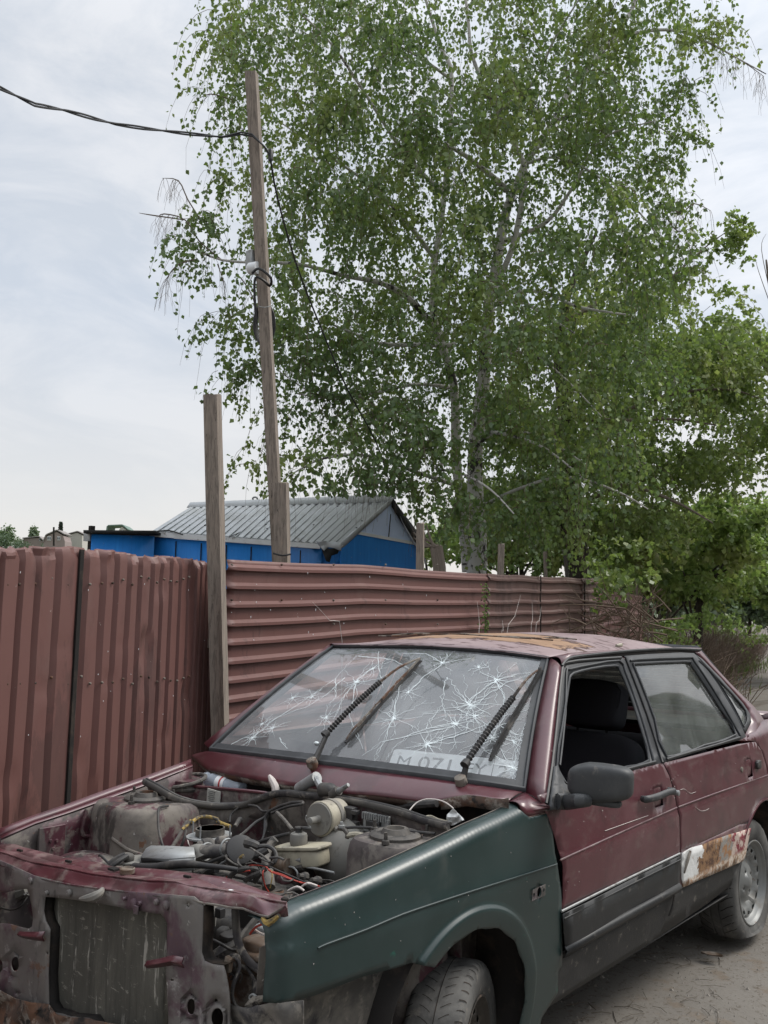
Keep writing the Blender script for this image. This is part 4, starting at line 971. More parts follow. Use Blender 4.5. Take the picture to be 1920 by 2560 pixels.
# swage lines and bits on the inner wing
E_([(g3(0,1040),-.20),(g3(110,1120),-.2),(g3(260,1220),-.19),(g3(460,1290),-.18)], .006, 'bay', 'panel_seam')
w_ = lambda p: at(0, -.645, c1(*p))
MB().box(w_((295,590)), (.012,.10,.11)).build('bracket', 'bay', car, bevel=.003)
for p in ((285,580),(320,578),(300,625)): MB().lathe(w_(p)+Vector((.007,0,0)), (1,0,0), [(0,.007),(.004,.005)], 10).build('bolt_head', 'bay', car)
MB().tube([w_((500,400)), w_((480,470)), w_((478,545)), w_((530,552))], .007, 6).build('panel_rib', 'bay', car)
# front inner corner pocket
MB().sup(at(1,-.27,c1(560,650))+Vector((-.05,0,-.12)), (.34,.24,.22), .8, .8, 12, 18).build('wheel_arch_bulge', 'bay', car)

# slam panel: top face, front face, torn lip
back = [(dp, -.505, 'D') for dp in [(-60,100),(0,112),(150,120),(240,150),(500,215),(700,265),(1000,300),(1100,345)]] + [(dp, -.50, '1') for dp in [(660,728),(760,735),(850,738),(1000,752),(1200,778),(1300,790),(1450,842),(1560,880),(1655,908)]]
ridge = [(dp, -.60, 'D') for dp in [(-60,190),(30,205),(300,300),(600,350),(900,415),(1250,460),(1500,485)]] + [(dp, -.60, '1') for dp in [(930,812),(1020,818),(1070,838),(1160,850),(1260,862),(1360,880),(1470,905),(1560,925),(1650,938)]]
lip = [(dp, -.628, 'D') for dp in [(-60,300),(0,325),(200,395),(400,462),(700,520),(1000,562),(1400,612)]] + [(dp, -.628, '1') for dp in [(900,898),(1030,915),(1110,918),(1160,938),(1240,948),(1330,966),(1400,970),(1470,1000),(1540,1022),(1600,985),(1650,955)]]
fnm = {'D': cD, '1': c1}
SB = curve([at(1, y, fnm[k](*p)) for p, y, k in back], 60); SR = curve([at(1, y, fnm[k](*p)) for p, y, k in ridge], 60); SL = curve([at(1, y, fnm[k](*p)) for p, y, k in lip], 60)
slam = MB()
def sl(u, v, A_, B_, amp):
    i = min(int(v*59), 58); f = v*59-i; a = A_[i].lerp(A_[i+1], f); b = B_[i].lerp(B_[i+1], f); p = a.lerp(b, u)
    e = math.sin(PI*min(max(u,0),1)); right = max(0, (v-.6)/.4)
    p.z += e*amp*(nz((p.x*9,p.y*9,1.0))*(1+2.5*right)) - (.010*math.exp(-((u-.45)/.10)**2) if amp < .011 else 0)
    p.y += e*.006*nz((p.x*8,p.z*8,5.0))*(1+2*right); return p
slam.grid(lambda u, v: sl(u, v, SB, SR, .006), 12, 110); slam.grid(lambda u, v: sl(u, v, SR, SL, .012), 6, 110)
slam_o = slam.build('slam_panel', 'maroon_dusty', car, solid=.0022); slam_o['label'] = 'crumpled maroon slam panel with a torn edge'
MB().tube(SL, .0028, 6, smooth=1).build('torn_edge', 'white_trim', slam_o).data.materials[0] = MT['bay']
MB().tube([p+Vector((0,0,.001)) for p in SR], .0022, 6, smooth=1).build('worn_edge', 'maroon_dusty', slam_o)
rnd = random.Random(4)
for k in (1, 4, 7, 10):
    i = 3+k*4; 
    if i > 57: break
    p = SB[i].lerp(SR[i], rnd.uniform(.35,.8)); MB().box(p+Vector((0,0,.003)), (.022,.007,.006), Matrix.Rotation(.15,4,'Z')).build('slot', 'inner', slam_o)
slp = lambda p, y=-.55: at(1, y, p)
MB().box(slp(c1(655,752))+Vector((0,0,.004)), (.030,.020,.006)).build('latch_opening', 'inner', slam_o)
MB().lathe(slp(c1(733,757),-.555)+Vector((0,0,-.004)), (0,0,1), [(0,.020),(.012,.021),(.014,.018),(.009,.016),(.008,.002)], 20).build('brass_cap', 'brown_plastic', slam_o)
for p, mt in ((c1(1330,885),'white_trim'), (c1(1640,930),'inner'), (c1(1490,920),'white_wire')): MB().sup(slp(p,-.585)+Vector((0,0,.004)), (.020,.014,.010), .6, .8, 6, 12).build('clip', mt, slam_o)
MB().tube([SL[-5]+Vector((0,0,-.004)), SL[-4]+Vector((.0,0,-.014)), SL[-2]+Vector((0,-.004,-.012))], [.004,.008,.005], 6).build('torn_yellow_foam', 'yellow_wire', slam_o)

# front panel
fp = [(-140,2150)] + [tuple(c1(*p)) for p in [(0,690),(200,780),(400,830),(620,860),(860,880),(1050,895),(1120,900),(1165,935)]]
fp += [cE(*p) for p in [(600,300),(592,600),(582,830),(612,925),(700,965),(830,985),(862,1090),(890,1250),(905,1400)]]
fp += [(576,2560),(580,2700),(560,2850),(-140,2850)]
rad = [cD(*p) for p in [(455,640),(560,645),(650,655),(1000,705),(1200,742),(1300,770),(1420,782),(1550,805)]] + [cE(*p) for p in [(110,385),(160,440),(188,500),(180,800),(172,1040),(185,1300),(200,1500)]] + [(423,2640)] + [(300,2650),(225,2545)] + [cD(*p) for p in [(700,1820),(620,1790),(530,1770),(492,1700),(485,1400),(492,1200),(503,960),(460,880),(440,780)]]
lamp = [(-60,2240)] + [cD(*p) for p in [(0,610),(150,575),(275,560),(300,620),(318,720),(335,840),(325,930),(290,955),(220,940),(100,905),(0,900)]] + [(-60,2310)]
hol = [rad, lamp, [cD(*p) for p in ell(155,1305,40,70,18)], [cD(*p) for p in ell(-2,1320,30,72,14)], [cE(*p) for p in ell(455,1460,48,88,20)], [cE(*p) for p in ell(755,1590,66,112,20)], [cE(*p) for p in [(215,1135),(262,1138),(262,1165),(215,1160)]], [cE(*p) for p in ell(745,1382,22,28,10)], [cE(*p) for p in ell(428,285,20,24,10)], [cD(*p) for p in ell(478,1195,8,12,8)], [cD(*p) for p in ell(176,1592,8,10,8)]]
def fpm(px, py):
    q = at(1, -.625, (px, py)); yo = .012*nz(q*3.0, 1, 2.0) + .004*nz(q*12.0)
    # pressed flare round the big holes, rolled edge at the radiator opening
    for (cx, cy, rx) in ((cD(155,1305)+(17,)), (cE(455,1460)+(19,)), (cE(755,1590)+(25,))):
        d = math.hypot((px-cx), (py-cy)*.6)/rx; yo += .016*math.exp(-((d-1.0)/.28)**2)
    q = at(1, -.625+yo, (px, py)); return q
frp = panel('front_panel', fp, fpm, 'panel', car, holes=hol, step=13, solid=.003)
rx_ = [at(1, -.625, p) for p in rad]
MB().loft(rx_+[rx_[0]], [p+Vector((0,.035,0)) for p in rx_]+[rx_[0]+Vector((0,.035,0))], 1).build('opening_flange', 'inner', frp, solid=.002)
MB().box((.47,-.325,.46), (.36,.01,.50)).build('lamp_cavity_shade_sheet', 'inner', car)  # dark sheet added behind the lamp hole, stands for the shade inside
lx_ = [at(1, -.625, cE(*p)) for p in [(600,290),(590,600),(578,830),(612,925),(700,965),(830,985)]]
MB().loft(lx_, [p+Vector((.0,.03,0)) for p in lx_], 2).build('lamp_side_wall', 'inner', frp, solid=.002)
# rusted valance and the brown corner to the wing
vp = [(576,2505)] + [cE(*p) for p in [(940,1440),(1100,1480),(1250,1440),(1420,1400),(1470,1420)]] + [(760,2500),(760,2860),(576,2860)]
panel('lower_corner_panel', vp, lambda x, y: at(1, -.60+.02*nz((x*.02,y*.02,1)), (x, y)), 'liner', car, step=18, solid=.003)
vp2 = [(-140,2470)] + [cD(*p) for p in [(0,1560),(150,1640),(300,1680),(420,1690),(485,1700),(560,1800),(700,1830),(900,1850),(1100,1890),(1659,1960)]] + [(560,2640),(560,2860),(-140,2860)]
panel('rusted_valance', vp2, lambda x, y: at(1, -.64+.03*nz((x*.02,y*.02,3))+.008*nz((x*.09,y*.09,3)), (x, y)), 'rusty', car, step=12, solid=.003)
# radiator
def RD(a, b): return at(1, -.565, (a, b))
rr0 = [cD(600,640), cE(200,330), cE(205,1900), cD(610,2300)]
r0 = [RD(*p) for p in rr0]
xl, xr = r0[0].x+.012, r0[1].x+.03; zt_, zb_ = r0[0].z+.02, .16
radi = bpy.data.objects.new('radiator', None); C.objects.link(radi); radi.parent = car; radi.location = -wloc(car)
mm_ = MB(); mm_.grid(lambda u, v: (xl+(xr-xl)*u, -.575+.004*nz((u*7,v*7,2)), zb_+(zt_+.05-zb_)*v), 14, 200); mm_.build('core', 'radiator', radi, solid=.02, offs=1)
MB().tube([RD(*cD(572,640)), RD(*cD(578,1100)), RD(*cD(585,1700)), RD(*cD(590,2200))], .014, 10, smooth=1).build('side_tank', 'rim_dark', radi)
MB().tube([RD(*cD(608,640)), RD(*cD(620,1400)), RD(*cD(625,2200))], .004, 6, smooth=1).build('core_edge', 'alu', radi)
MB().box(((xl+xr)/2,-.50,.34), (.66,.012,.46)).build('fan_shroud', 'inner', radi)
# cross bar, latch, brackets
E_([(cD(440,585),-.60),(cD(520,590),-.60),(cD(660,610),-.60)], .014, 'panel', 'cross_tube')
lb = [cD(*p) for p in [(640,540),(900,600),(1300,650),(1480,660),(1659,700)]]; lb2 = [cD(*p) for p in [(650,650),(900,700),(1270,745),(1480,770),(1659,800)]]
MB().loft([at(1,-.612,p) for p in lb], [at(1,-.622,p) for p in lb2], 3, (0,-.012,0)).build('latch_rail', 'panel', car, solid=.002)
for p, s in ((cD(690,600),.010),(cD(1330,705),.013),(cD(1240,655),.005),(cD(1395,700),.006),(cE(60,250),.008),(cE(170,290),.012),(cD(310,480),.010),(cD(470,600),.007)):
    MB().lathe(at(1,-.632,p), (0,-1,0), [(0,s),(.006,s),(.009,s*.6)], 10).build('bolt_head', 'panel', car)
MB().box(at(1,-.64,cD(1345,770)), (.018,.006,.022)).build('bracket', 'panel', car, bevel=.002)
E_([(cD(790,660),-.645),(cD(870,652),-.66),(cD(940,635),-.66),(cD(990,600),-.65),(cD(1010,565),-.635)], [.004,.010,.013,.010,.006], 'dirt_grey', 'bonnet_catch')
def brk(pts, name, lab=None):
    P = [at(1, -.66, p) for p in pts[0]]; Q = [at(1, -.655, p) for p in pts[1]]
    return MB().loft(P, Q, 2, (0,-.008,0)).build(name, 'maroon', car, solid=.003)
brk(([cE(*p) for p in [(-60,930),(80,905),(240,865),(360,890)]], [cE(*p) for p in [(-60,1020),(80,1010),(240,985),(365,1015)]]), 'grille_bracket')
brk(([cD(*p) for p in [(190,980),(250,985),(340,985),(440,980)]], [cD(*p) for p in [(190,1035),(250,1055),(340,1070),(435,1082)]]), 'grille_bracket')
# behind the left lamp hole: dusty ducts
E_([(cD(-60,700),-.45),(cD(60,640),-.45),(cD(280,560),-.42)], [.035,.03,.022], 'dirt_grey', 'lamp_duct'); E_([(cD(-60,850),-.40),(cD(60,820),-.40),(cD(220,840),-.38),(cD(340,860),-.3)], [.05,.045,.035,.03], 'dirt_grey', 'lamp_duct')
E_([(cD(0,740),-.5),(cD(100,770),-.5),(cD(200,740),-.5),(cD(270,640),-.48)], .003, 'dirty_black', 'wire'); E_([(cD(180,690),-.5),(cD(240,620),-.5),(cD(275,600),-.48)], .003, 'dirty_black', 'wire')
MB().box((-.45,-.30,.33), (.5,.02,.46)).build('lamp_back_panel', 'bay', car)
# right lamp hole
E_([(cE(620,390),-.42),(cE(740,390),-.40)], [.030,.032], 'dirt_grey', 'fan_motor', n=20, smooth=1)
MB().box(at(1,-.42,cE(785,375)), (.022,.02,.025)).build('connector', 'dirty_black', car, bevel=.002)
E_([(cE(960,330),-.56),(cE(965,480),-.56),(cE(985,680),-.56),(cE(1050,850),-.56),(cE(1160,980),-.555),(cE(1290,1050),-.55),(cE(1420,1065),-.54)], .0098, 'dirty_black', 'thick_hose', n=12)
bpy.data.objects['thick_hose'].data.materials[0] = MT['liner']
E_([(cE(560,680),-.50),(cE(680,685),-.50),(cE(800,740),-.50),(cE(930,810),-.50),(cE(1060,790),-.49),(cE(1160,740),-.48)], .004, 'dirty_black')
E_([(cE(590,700),-.52),(cE(650,740),-.52),(cE(660,800),-.52),(cE(600,835),-.52)], .0014, 'red_wire', 'wire')
E_([(cE(680,1000),-.40),(cE(830,850),-.40),(cE(1010,740),-.38),(cE(1130,560),-.36),(cE(1240,420),-.34)], [.03,.026,.02,.014,.012], 'liner', 'chassis_strut')
E_([(cE(900,870),-.58),(cE(990,870),-.59),(cE(1010,960),-.59),(cE(1000,1050),-.59),(cE(940,1180),-.60),(cE(920,1320),-.60),(cE(960,1440),-.60),(cE(1080,1500),-.60),(cE(1230,1450),-.60)], .0035, 'liner', 'wire')
E_([(cE(910,890),-.585),(cE(970,900),-.595),(cE(1020,1000),-.595),(cE(950,1200),-.605),(cE(935,1360),-.605),(cE(1000,1470),-.605),(cE(1150,1480),-.605)], .0028, 'liner', 'wire')
MB().box(at(1,-.60,cE(880,970)), (.020,.012,.034), Matrix.Rotation(.2,4,'Y')).build('connector', 'brown_plastic', car, bevel=.002)
for i in range(7):
    a = rnd.uniform(0,6); q0 = cE(960+rnd.uniform(-40,40), 900+rnd.uniform(-30,100)); E_([(q0,-.57),((q0[0]+12*math.cos(a), q0[1]+14),-.575),((q0[0]+rnd.uniform(-8,14), q0[1]+30),-.57),((q0[0]+rnd.uniform(-20,10), q0[1]+44),-.57)], .002, 'dirty_black', 'wire')
MB().sup(at(1,-.50,cE(1230,770)), (.085,.07,.045), .5, .6).build('lamp_motor', 'brown_plastic', car)
MB().sup(at(1,-.50,cE(1290,830)), (.15,.10,.02), .6, .7).build('lamp_mount', 'brown_plastic', car)
MB().sup(at(1,-.49,cE(1310,940)), (.16,.10,.06), .6, .6).build('lamp_mount', 'brown_plastic', car)
MB().sup(at(1,-.45,cE(1360,680)), (.10,.06,.07), .5, .7).build('lamp_body', 'alu', car)
E_([(cE(1180,570),-.53),(cE(1240,610),-.53),(cE(1300,635),-.53)], .003, 'white_wire', 'wire')
E_([(cE(1240,470),-.55),(cE(1280,515),-.56),(cE(1340,500),-.56),(cE(1350,470),-.55)], .0022, 'red_wire', 'wire'); E_([(cE(1130,620),-.54),(cE(1200,540),-.55),(cE(1300,500),-.56)], .0028, 'red_wire', 'wire')
MB().sup(at(1,-.57,cE(1305,485)), (.030,.015,.012), .7, .8).build('yellow_plug', 'yellow_wire', car)
mps = [cE(*p) for p in [(1010,960),(1100,985),(1170,1080),(1230,1200),(1260,1320),(1300,1340),(1290,1370),(1170,1375),(1165,1260),(1165,1140),(1100,1040),(1000,1010)]]
panel('mounting_bracket', mps, lambda x, y: at(1, -.555+.012*nz((x*.03,y*.03,1)), (x, y)), 'liner', car, step=9, solid=.004)
MB().sup(at(1,-.50,cE(1060,1180)), (.14,.05,.13), .7, .7).build('rusted_pan', 'rusty', car)
MB().sup(at(1,-.52,cE(1320,1270)), (.07,.05,.08), .7, .7).build('rusted_bracket', 'rusty', car)
E_([(cE(1130,1380),-.585),(cE(1125,1340),-.585),(cE(1165,1318),-.585),(cE(1200,1345),-.585),(cE(1190,1375),-.585)], .0028, 'alu', 'hose_clip')
E_([(cE(1080,1450),-.59),(cE(1180,1400),-.59),(cE(1310,1350),-.585)], [.003,.012,.004], 'rusty', 'bolt')
MB().box((.62,-.34,.42), (.10,.26,.36)).build('side_member', 'inner', car, bevel=.01)

# bulkhead and plenum
seal_p = [(c1(828,240),-.01),(c1(900,278),-.02),(c1(1000,335),.0),(c1(1100,366),.05),(c1(1250,384),.14),(c1(1400,376),.205),(c1(1480,345),.21),(c1(1560,316),.22),(c1(1650,310),.23),(g2(0,412),.235),(g2(300,440),.23),(g2(700,510),.21),(g2(1000,580),.19),(g2(1200,640),.175),(g2(1400,710),.15),(g2(1659,775),.11)]
SE = [at(1, y, p) for p, y in seal_p]
MB().tube(SE, .0125, 10, flat=.55).build('bonnet_seal', 'liner', car); MB().tube([p+Vector((0,.012,.008)) for p in SE], .0055, 8).build('bonnet_seal_bead', 'dirty_black', car)
SEc = curve(SE, 40)
bt = [p+Vector((0,.012,-.012)) for p in SEc]
MB().loft(bt, [Vector((p.x*1.0, max(p.y,.14)+.05, .30)) for p in bt], 8, (0,.02,0)).build('bulkhead', 'bay', car, solid=.002)
pl1 = [at(1,.235,c1(*p)) for p in [(880,262),(1000,262),(1100,266),(1300,282),(1490,300),(1560,312)]]; pl2 = [p+Vector((0,-.01,-.09)) for p in pl1]
plo = MB().loft(pl1, pl2, 3).build('plenum_panel', 'bay', car, solid=.002)
MB().tube(pl1, .006, 6).build('plenum_panel_edge', 'maroon', plo)
lbp = at(1, .222, g3(1505,425)); lab_ = MB().box(lbp, (.075,.003,.050), Matrix.Rotation(.05,4,'Y')).build('information_plate', 'paper', car)
m_ = MB()
for k in range(6): m_.box(lbp+Vector((-.012+.006*rnd.random(),-.0025,.018-.007*k)), (.030+.012*rnd.random(),.001,.0018))
m_.build('plate_print', 'plate_ink', lab_)
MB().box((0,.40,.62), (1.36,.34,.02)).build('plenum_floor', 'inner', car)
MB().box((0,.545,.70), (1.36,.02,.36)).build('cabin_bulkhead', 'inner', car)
# round vent ring in the plenum
rc_ = at(1,.25,g3(1060,190)); m_ = MB(); m_.tube([rc_+Vector((.098*math.cos(a),.075*math.sin(a),.020*math.sin(a+.6))) for a in np.linspace(0,2*PI,29)], .008, 8, smooth=0); m_.tube([rc_+Vector((.088*math.cos(a),.066*math.sin(a),-.02)) for a in np.linspace(0,2*PI,29)], .010, 8, smooth=0); m_.build('vent_ring', 'liner', car)
m_ = MB(); m_.lathe(rc_+Vector((0,0,-.05)), (0,0,1), [(0,.085),(.06,.088)], 24, .78); m_.build('vent_mesh', 'bay', car)
E_([(g3(790,215),.18),(g3(880,150),.20),(g3(1000,80),.24)], .003, 'liner', 'wire')
# steering/wiper linkage sticking out of the plenum
E_([(g2(-60,330),.27),(g2(40,270),.265),(g2(150,200),.26)], [.020,.021,.021], 'alu', 'wiper_motor', n=16, smooth=1)
E_([(g2(140,215),.26),(g2(190,310),.25),(g2(245,400),.245)], [.014,.012,.012], 'alu', 'link_arm')
E_([(g2(215,350),.24),(g2(300,345),.235),(g2(345,370),.235)], [.026,.024,.018], 'dirty_black', 'boot_gaiter', n=14)
E_([(g2(340,390),.235),(g2(430,340),.23),(g2(510,285),.225)], [.014,.009,.0065], 'alu', 'splined_shaft', n=10, smooth=1)
E_([(g2(335,395),.233),(g2(365,378),.232),(g2(400,355),.231)], [.022,.020,.016], 'engine', 'splined_collar', n=12)
E_([(c1(1590,305),.25),(c1(1585,270),.25),(c1(1565,230),.25),(c1(1550,203),.25)], [.016,.014,.012,.005], 'white_wire', 'torn_white_pipe')
# brake booster, reservoir, canister
bc = at(1, .13, g2(360,1150))
bo = MB().lathe(bc+Vector((0,.05,0)), (-.25,-1,.10), [(-.04,.06),(-.03,.108),(0,.114),(.012,.122),(.02,.122),(.028,.112),(.06,.095),(.085,.07),(.095,.045),(.12,.03)], 40).build('brake_booster', 'engine', car); bo.data.materials[0] = MT['dirt_grey']
E_([(g1(1000,1330),-.02),(g1(1200,1340),-.02)], [.024,.024], 'brown_plastic', 'master_cylinder', n=14, smooth=1); E_([(g1(1180,1345),-.02),(g1(1260,1355),-.02),(g1(1320,1420),-.02),(g1(1330,1500),-.02)], .0032, 'alu', 'brake_pipe')
E_([(g1(1330,1350),0),(g1(1420,1345),0)], [.014,.012], 'engine', 'union', smooth=1); E_([(g1(1410,1345),0),(g1(1540,1362),0),(g1(1659,1385),0),(g2(350,1300),.0)], .0036, 'alu', 'brake_pipe')
rv = at(1,.02,g1(1290,1080)); r2 = at(1,.06,g1(1659,1020))
m_ = MB(); vv = (r2-rv); ang = math.atan2(vv.y, vv.x)
rvr = Matrix.Rotation(R_(8),4,'Z') @ Matrix.Rotation(-R_(8),4,'Y')
MB().sup(rv+Vector((.025,.01,-.022)), (.17,.085,.055), .3, .35, 14, 28, rvr).build('fluid_reservoir', 'yellowed', car)
MB().sup(rv+Vector((.022,.010,.010)), (.186,.096,.014), .4, .35, 10, 28, rvr).build('reservoir_seam', 'yellowed', car)
cpz = at(1,.02,g1(1345,880)); m_ = MB(); nn = 36
for j, (h, rr) in enumerate([(-.028,.026),(-.022,.0275),(.0,.027),(.006,.0255),(.010,.018)]):
    for k in range(nn): a = 2*PI*k/nn; r_k = rr*(1+(.03 if k % 2 and 0 < j < 3 else 0)); m_.v.append(tuple(cpz+Vector((r_k*math.cos(a), r_k*math.sin(a), h))))
for j in range(4):
    for k in range(nn): m_.f.append((j*nn+k, j*nn+(k+1)%nn, (j+1)*nn+(k+1)%nn, (j+1)*nn+k))
m_.f.append(tuple(4*nn+k for k in range(nn))); m_.build('reservoir_cap', 'dirt_grey', car)
MB().lathe(cpz+Vector((0,0,.008)), (0,0,1), [(0,.012),(.012,.011),(.014,.014),(.018,.013)], 20).build('level_sensor', 'dirty_black', car)
E_([(g1(1380,765),.02),(g1(1460,775),.02),(g1(1530,785),.03)], [.004,.006,.004], 'dirty_black', 'sensor_lead')
E_([(g1(1300,1230),.0),(g1(1400,1240),.0)], [.012,.012], 'alu', 'reservoir_neck', smooth=1)
cc0 = at(1,.10,g2(180,680)); cc1 = at(1,.20,g2(400,630)); dv_ = (cc1-cc0)
can = MB().lathe(cc0, dv_, [(-.004,.020),(0,.054),(.004,.056),(.012,.054),(dv_.length*.45,.054),(dv_.length*.95,.054),(dv_.length,.045)], 36).build('charcoal_canister', 'yellowed', car)
MB().lathe(cc0-dv_.normalized()*.003, dv_, [(-.003,.050),(.0,.052)], 32).build('canister_end', 'dirt_grey', can)
MB().lathe(cc0, -dv_, [(0,.016),(.01,.012),(.05,.011),(.052,.008)], 16).build('canister_spout', 'dirt_grey', can)
m_ = MB(); m_.lathe(cc0+dv_*.45, dv_, [(0,.057),(.016,.057)], 32); m_.build('clamp_band', 'dirt_grey', can)
E_([(g2(330,680),.14),(g2(350,760),.13),(g2(385,810),.12)], [.006,.008,.008], 'dirt_grey', 'clamp_foot'); E_([(g2(30,640),.10),(g2(20,680),.10),(g2(80,780),.09)], .0022, 'alu', 'wire_clip')
# ignition module, relays
mo = at(1,.19,g2(838,735)); ig = MB().box(mo, (.105,.012,.060)).build('ignition_module', 'alu', car, bevel=.002)
m_ = MB()
for k in range(11): m_.box(mo+Vector((-.048+.0096*k,-.009,.022)), (.004,.014,.020))
m_.build('cooling_fins', 'alu', ig); MB().box(mo+Vector((-.004,-.012,-.004)), (.055,.014,.028)).build('module_cap', 'dirty_black', ig, bevel=.003); MB().box(mo+Vector((.050,-.006,-.015)), (.012,.014,.07)).build('module_foot', 'alu', ig)
rb_ = at(1,.19,g2(495,640)); MB().box(rb_, (.070,.030,.060)).build('relay_box', 'dirty_black', car, bevel=.003)
for k in range(2): MB().box(rb_+Vector((.045,-.01,.018-.034*k)), (.024,.02,.014)).build('relay_socket', 'dirty_black', car, bevel=.002)
E_([(g2(470,780),.08),(g2(650,775),.09),(g2(900,790),.10),(g2(1200,820),.10),(g2(1510,850),.10)], .0045, 'dirty_black', 'cable')
E_([(g2(500,870),.07),(g2(600,855),.08),(g2(705,880),.08)], [.008,.009,.009], 'yellowed', 'plastic_lever'); E_([(g2(400,790),.07),(g2(460,800),.07),(g2(500,850),.07),(g2(495,900),.07)], .007, 'engine', 'bracket_rod')
MB().lathe(at(1,.07,g2(432,780)), (0,0,1), [(0,.011),(.008,.011),(.009,.006),(.018,.005)], 8).build('nut', 'alu', car); MB().lathe(at(1,.06,g2(815,845)), (0,0,1), [(0,.014),(.008,.014),(.010,.008),(.016,.007)], 8).build('nut', 'engine', car)
# carburettor
cb = at(1,-.02,g3(1440,990)); k_ = MB(); k_.lathe(cb+Vector((0,0,-.006)), (0,0,1), [(0,.05),(.001,.066),(.006,.066)], 32, 1.25); ca = k_.build('carburettor', 'alu', car)
k_ = MB(); 
for rr in (.044,.040): k_.lathe(cb+Vector((.004,0,.002)), (0,0,1), [(0,rr),(.022,rr)], 28, 1.2)
k_.build('air_horn', 'engine', ca)
MB().box(cb+Vector((0,0,-.05)), (.09,.07,.085)).build('carburettor_body', 'engine', ca, bevel=.006)
for p in ((-.062,-.02),(.02,-.055),(.07,.03)): MB().tube([cb+Vector((p[0],p[1],0)), cb+Vector((p[0],p[1],.038))], .003, 6, smooth=0).build('stud', 'alu', ca)
# air duct / cover
ab = [g3(*p) for p in [(430,1330),(620,1210),(860,1205),(1180,1245),(1240,1320),(1230,1380),(900,1400),(420,1405)]]
A0 = [at(1,y,p) for p, y in zip([g3(425,1335),g3(830,1360),g3(1230,1330)], (-.36,-.35,-.33))]; A1 = [at(1,y,p) for p, y in zip([g3(640,1205),g3(880,1205),g3(1190,1250)], (-.20,-.19,-.19))]
m_ = MB(); m_.loft(A0, A1, 3, (0,0,.02)); m_.loft(A0, [p+Vector((0,-.004,-.035)) for p in A0], 1); m_.loft([A0[2],A1[2]], [A0[2]+Vector((0,0,-.05)),A1[2]+Vector((0,0,-.05))], 1)
air = m_.build('intake_cover', 'alu', car, solid=.003)
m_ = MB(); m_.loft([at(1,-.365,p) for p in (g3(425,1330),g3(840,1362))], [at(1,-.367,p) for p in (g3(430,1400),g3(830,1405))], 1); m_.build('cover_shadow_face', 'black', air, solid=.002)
fl = [at(1,-.40,g3(60,1450)), at(1,-.39,g3(400,1430))]; MB().loft(fl, [at(1,-.25,g3(200,1310)), at(1,-.25,g3(460,1300))], 2).build('cover_plate', 'dirt_grey', car, solid=.004)
E_([(g3(1030,1390),-.30),(g3(1100,1340),-.30),(g3(1220,1310),-.29)], .008, 'alu', 'casting_lug'); E_([(g3(1180,1260),-.22),(g3(1290,1250),-.22),(g3(1330,1330),-.22)], [.022,.026,.028], 'dirt_grey', 'outlet_neck', n=14)
MB().sup(at(1,-.36,g3(235,1325)), (.045,.03,.028), .7, .7).build('filler_plug', 'liner', car)
E_([(g3(330,1465),-.42),(g3(600,1480),-.42),(g3(850,1440),-.41),(g3(1150,1425),-.41),(g3(1400,1450),-.40),(g3(1659,1475),-.39),(g1(440,1385),-.37)], [.0125,.0125,.012,.011,.008,.007,.006], 'dirty_black', 'coolant_hose', n=10)
E_([(g3(-40,1430),-.42),(g3(80,1340),-.40),(g3(200,1290),-.38)], .010, 'dirty_black'); E_([(g3(-20,1470),-.43),(g3(100,1380),-.41),(g3(230,1300),-.38)], .008, 'dirty_black')
E_([(g3(1330,1250),-.22),(g3(1500,1230),-.20),(g3(1659,1240),-.18),(g1(240,1090),-.17)], .021, 'dirty_black', 'radiator_hose', n=16); bpy.data.objects['radiator_hose'].data.materials[0] = MT['liner']
for p in (g3(1400,1240), g1(280,1060)):
    q = at(1,-.20,p); MB().tube([q+Vector((.0,.026*math.cos(a),.026*math.sin(a))) for a in np.linspace(0,2*PI,19)], .003, 6, smooth=0).build('hose_clamp', 'alu', car)
E_([(g3(1300,1130),-.10),(g3(1320,1200),-.15),(g3(1340,1250),-.2)], .012, 'liner'); E_([(g3(1340,1120),-.08),(g3(1440,1105),-.06),(g3(1500,1160),-.06),(g3(1520,1220),-.08)], .016, 'liner', n=12)
E_([(g1(180,980),-.10),(g1(330,990),-.12)], [.020,.020], 'liner', 'pipe_stub', n=14, smooth=1)
E_([(g1(275,980),-.19),(g1(380,990),-.19),(g1(370,1085),-.19),(g1(270,1080),-.19),(g1(275,980),-.19)], .0035, 'alu', 'bracket', smooth=1); E_([(g1(285,1100),-.2),(g1(285,1230),-.2),(g1(170,1310),-.2)], .003, 'alu', 'bracket_rod')
# distributor and leads
d0, d1 = at(1,-.20,g1(490,1080)), at(1,-.14,g1(360,1290)); dz = (d1-d0)
dis = MB().lathe(d0, dz, [(-.004,.03),(0,.043),(.012,.046),(.02,.044),(.05,.038),(.075,.034),(.08,.03)], 28).build('distributor', 'dirty_black', car)
E_([(g1(580,990),-.23),(g1(660,1010),-.23),(g1(740,1045),-.22)], [.016,.014,.012], 'dirty_black', 'lead_boot'); E_([(g1(740,1045),-.22),(g1(860,1035),-.20),(g1(970,1090),-.19),(g1(1010,1180),-.19),(g1(990,1270),-.2),(g1(900,1340),-.2)], .006, 'dirty_black', 'ignition_lead')
E_([(g1(1000,930),-.02),(g1(940,1000),-.03),(g1(880,1120),-.05),(g1(860,1260),-.08),(g1(880,1400),-.12),(g1(900,1659),-.15)], [.013,.014,.014,.014,.018,.020], 'liner', 'vacuum_hose', n=12)
E_([(g1(470,1210),-.24),(g1(520,1185),-.24)], [.004,.006], 'yellow_wire', 'spade_terminal', smooth=1)
E_([(g1(640,1180),-.15),(g1(760,1150),-.13),(g1(880,1080),-.11)], .013, 'dirty_black')
E_([(g1(700,1000),.02),(g1(900,930),.03),(g1(1215,850),.05)], .0055, 'dirty_black', 'cable')
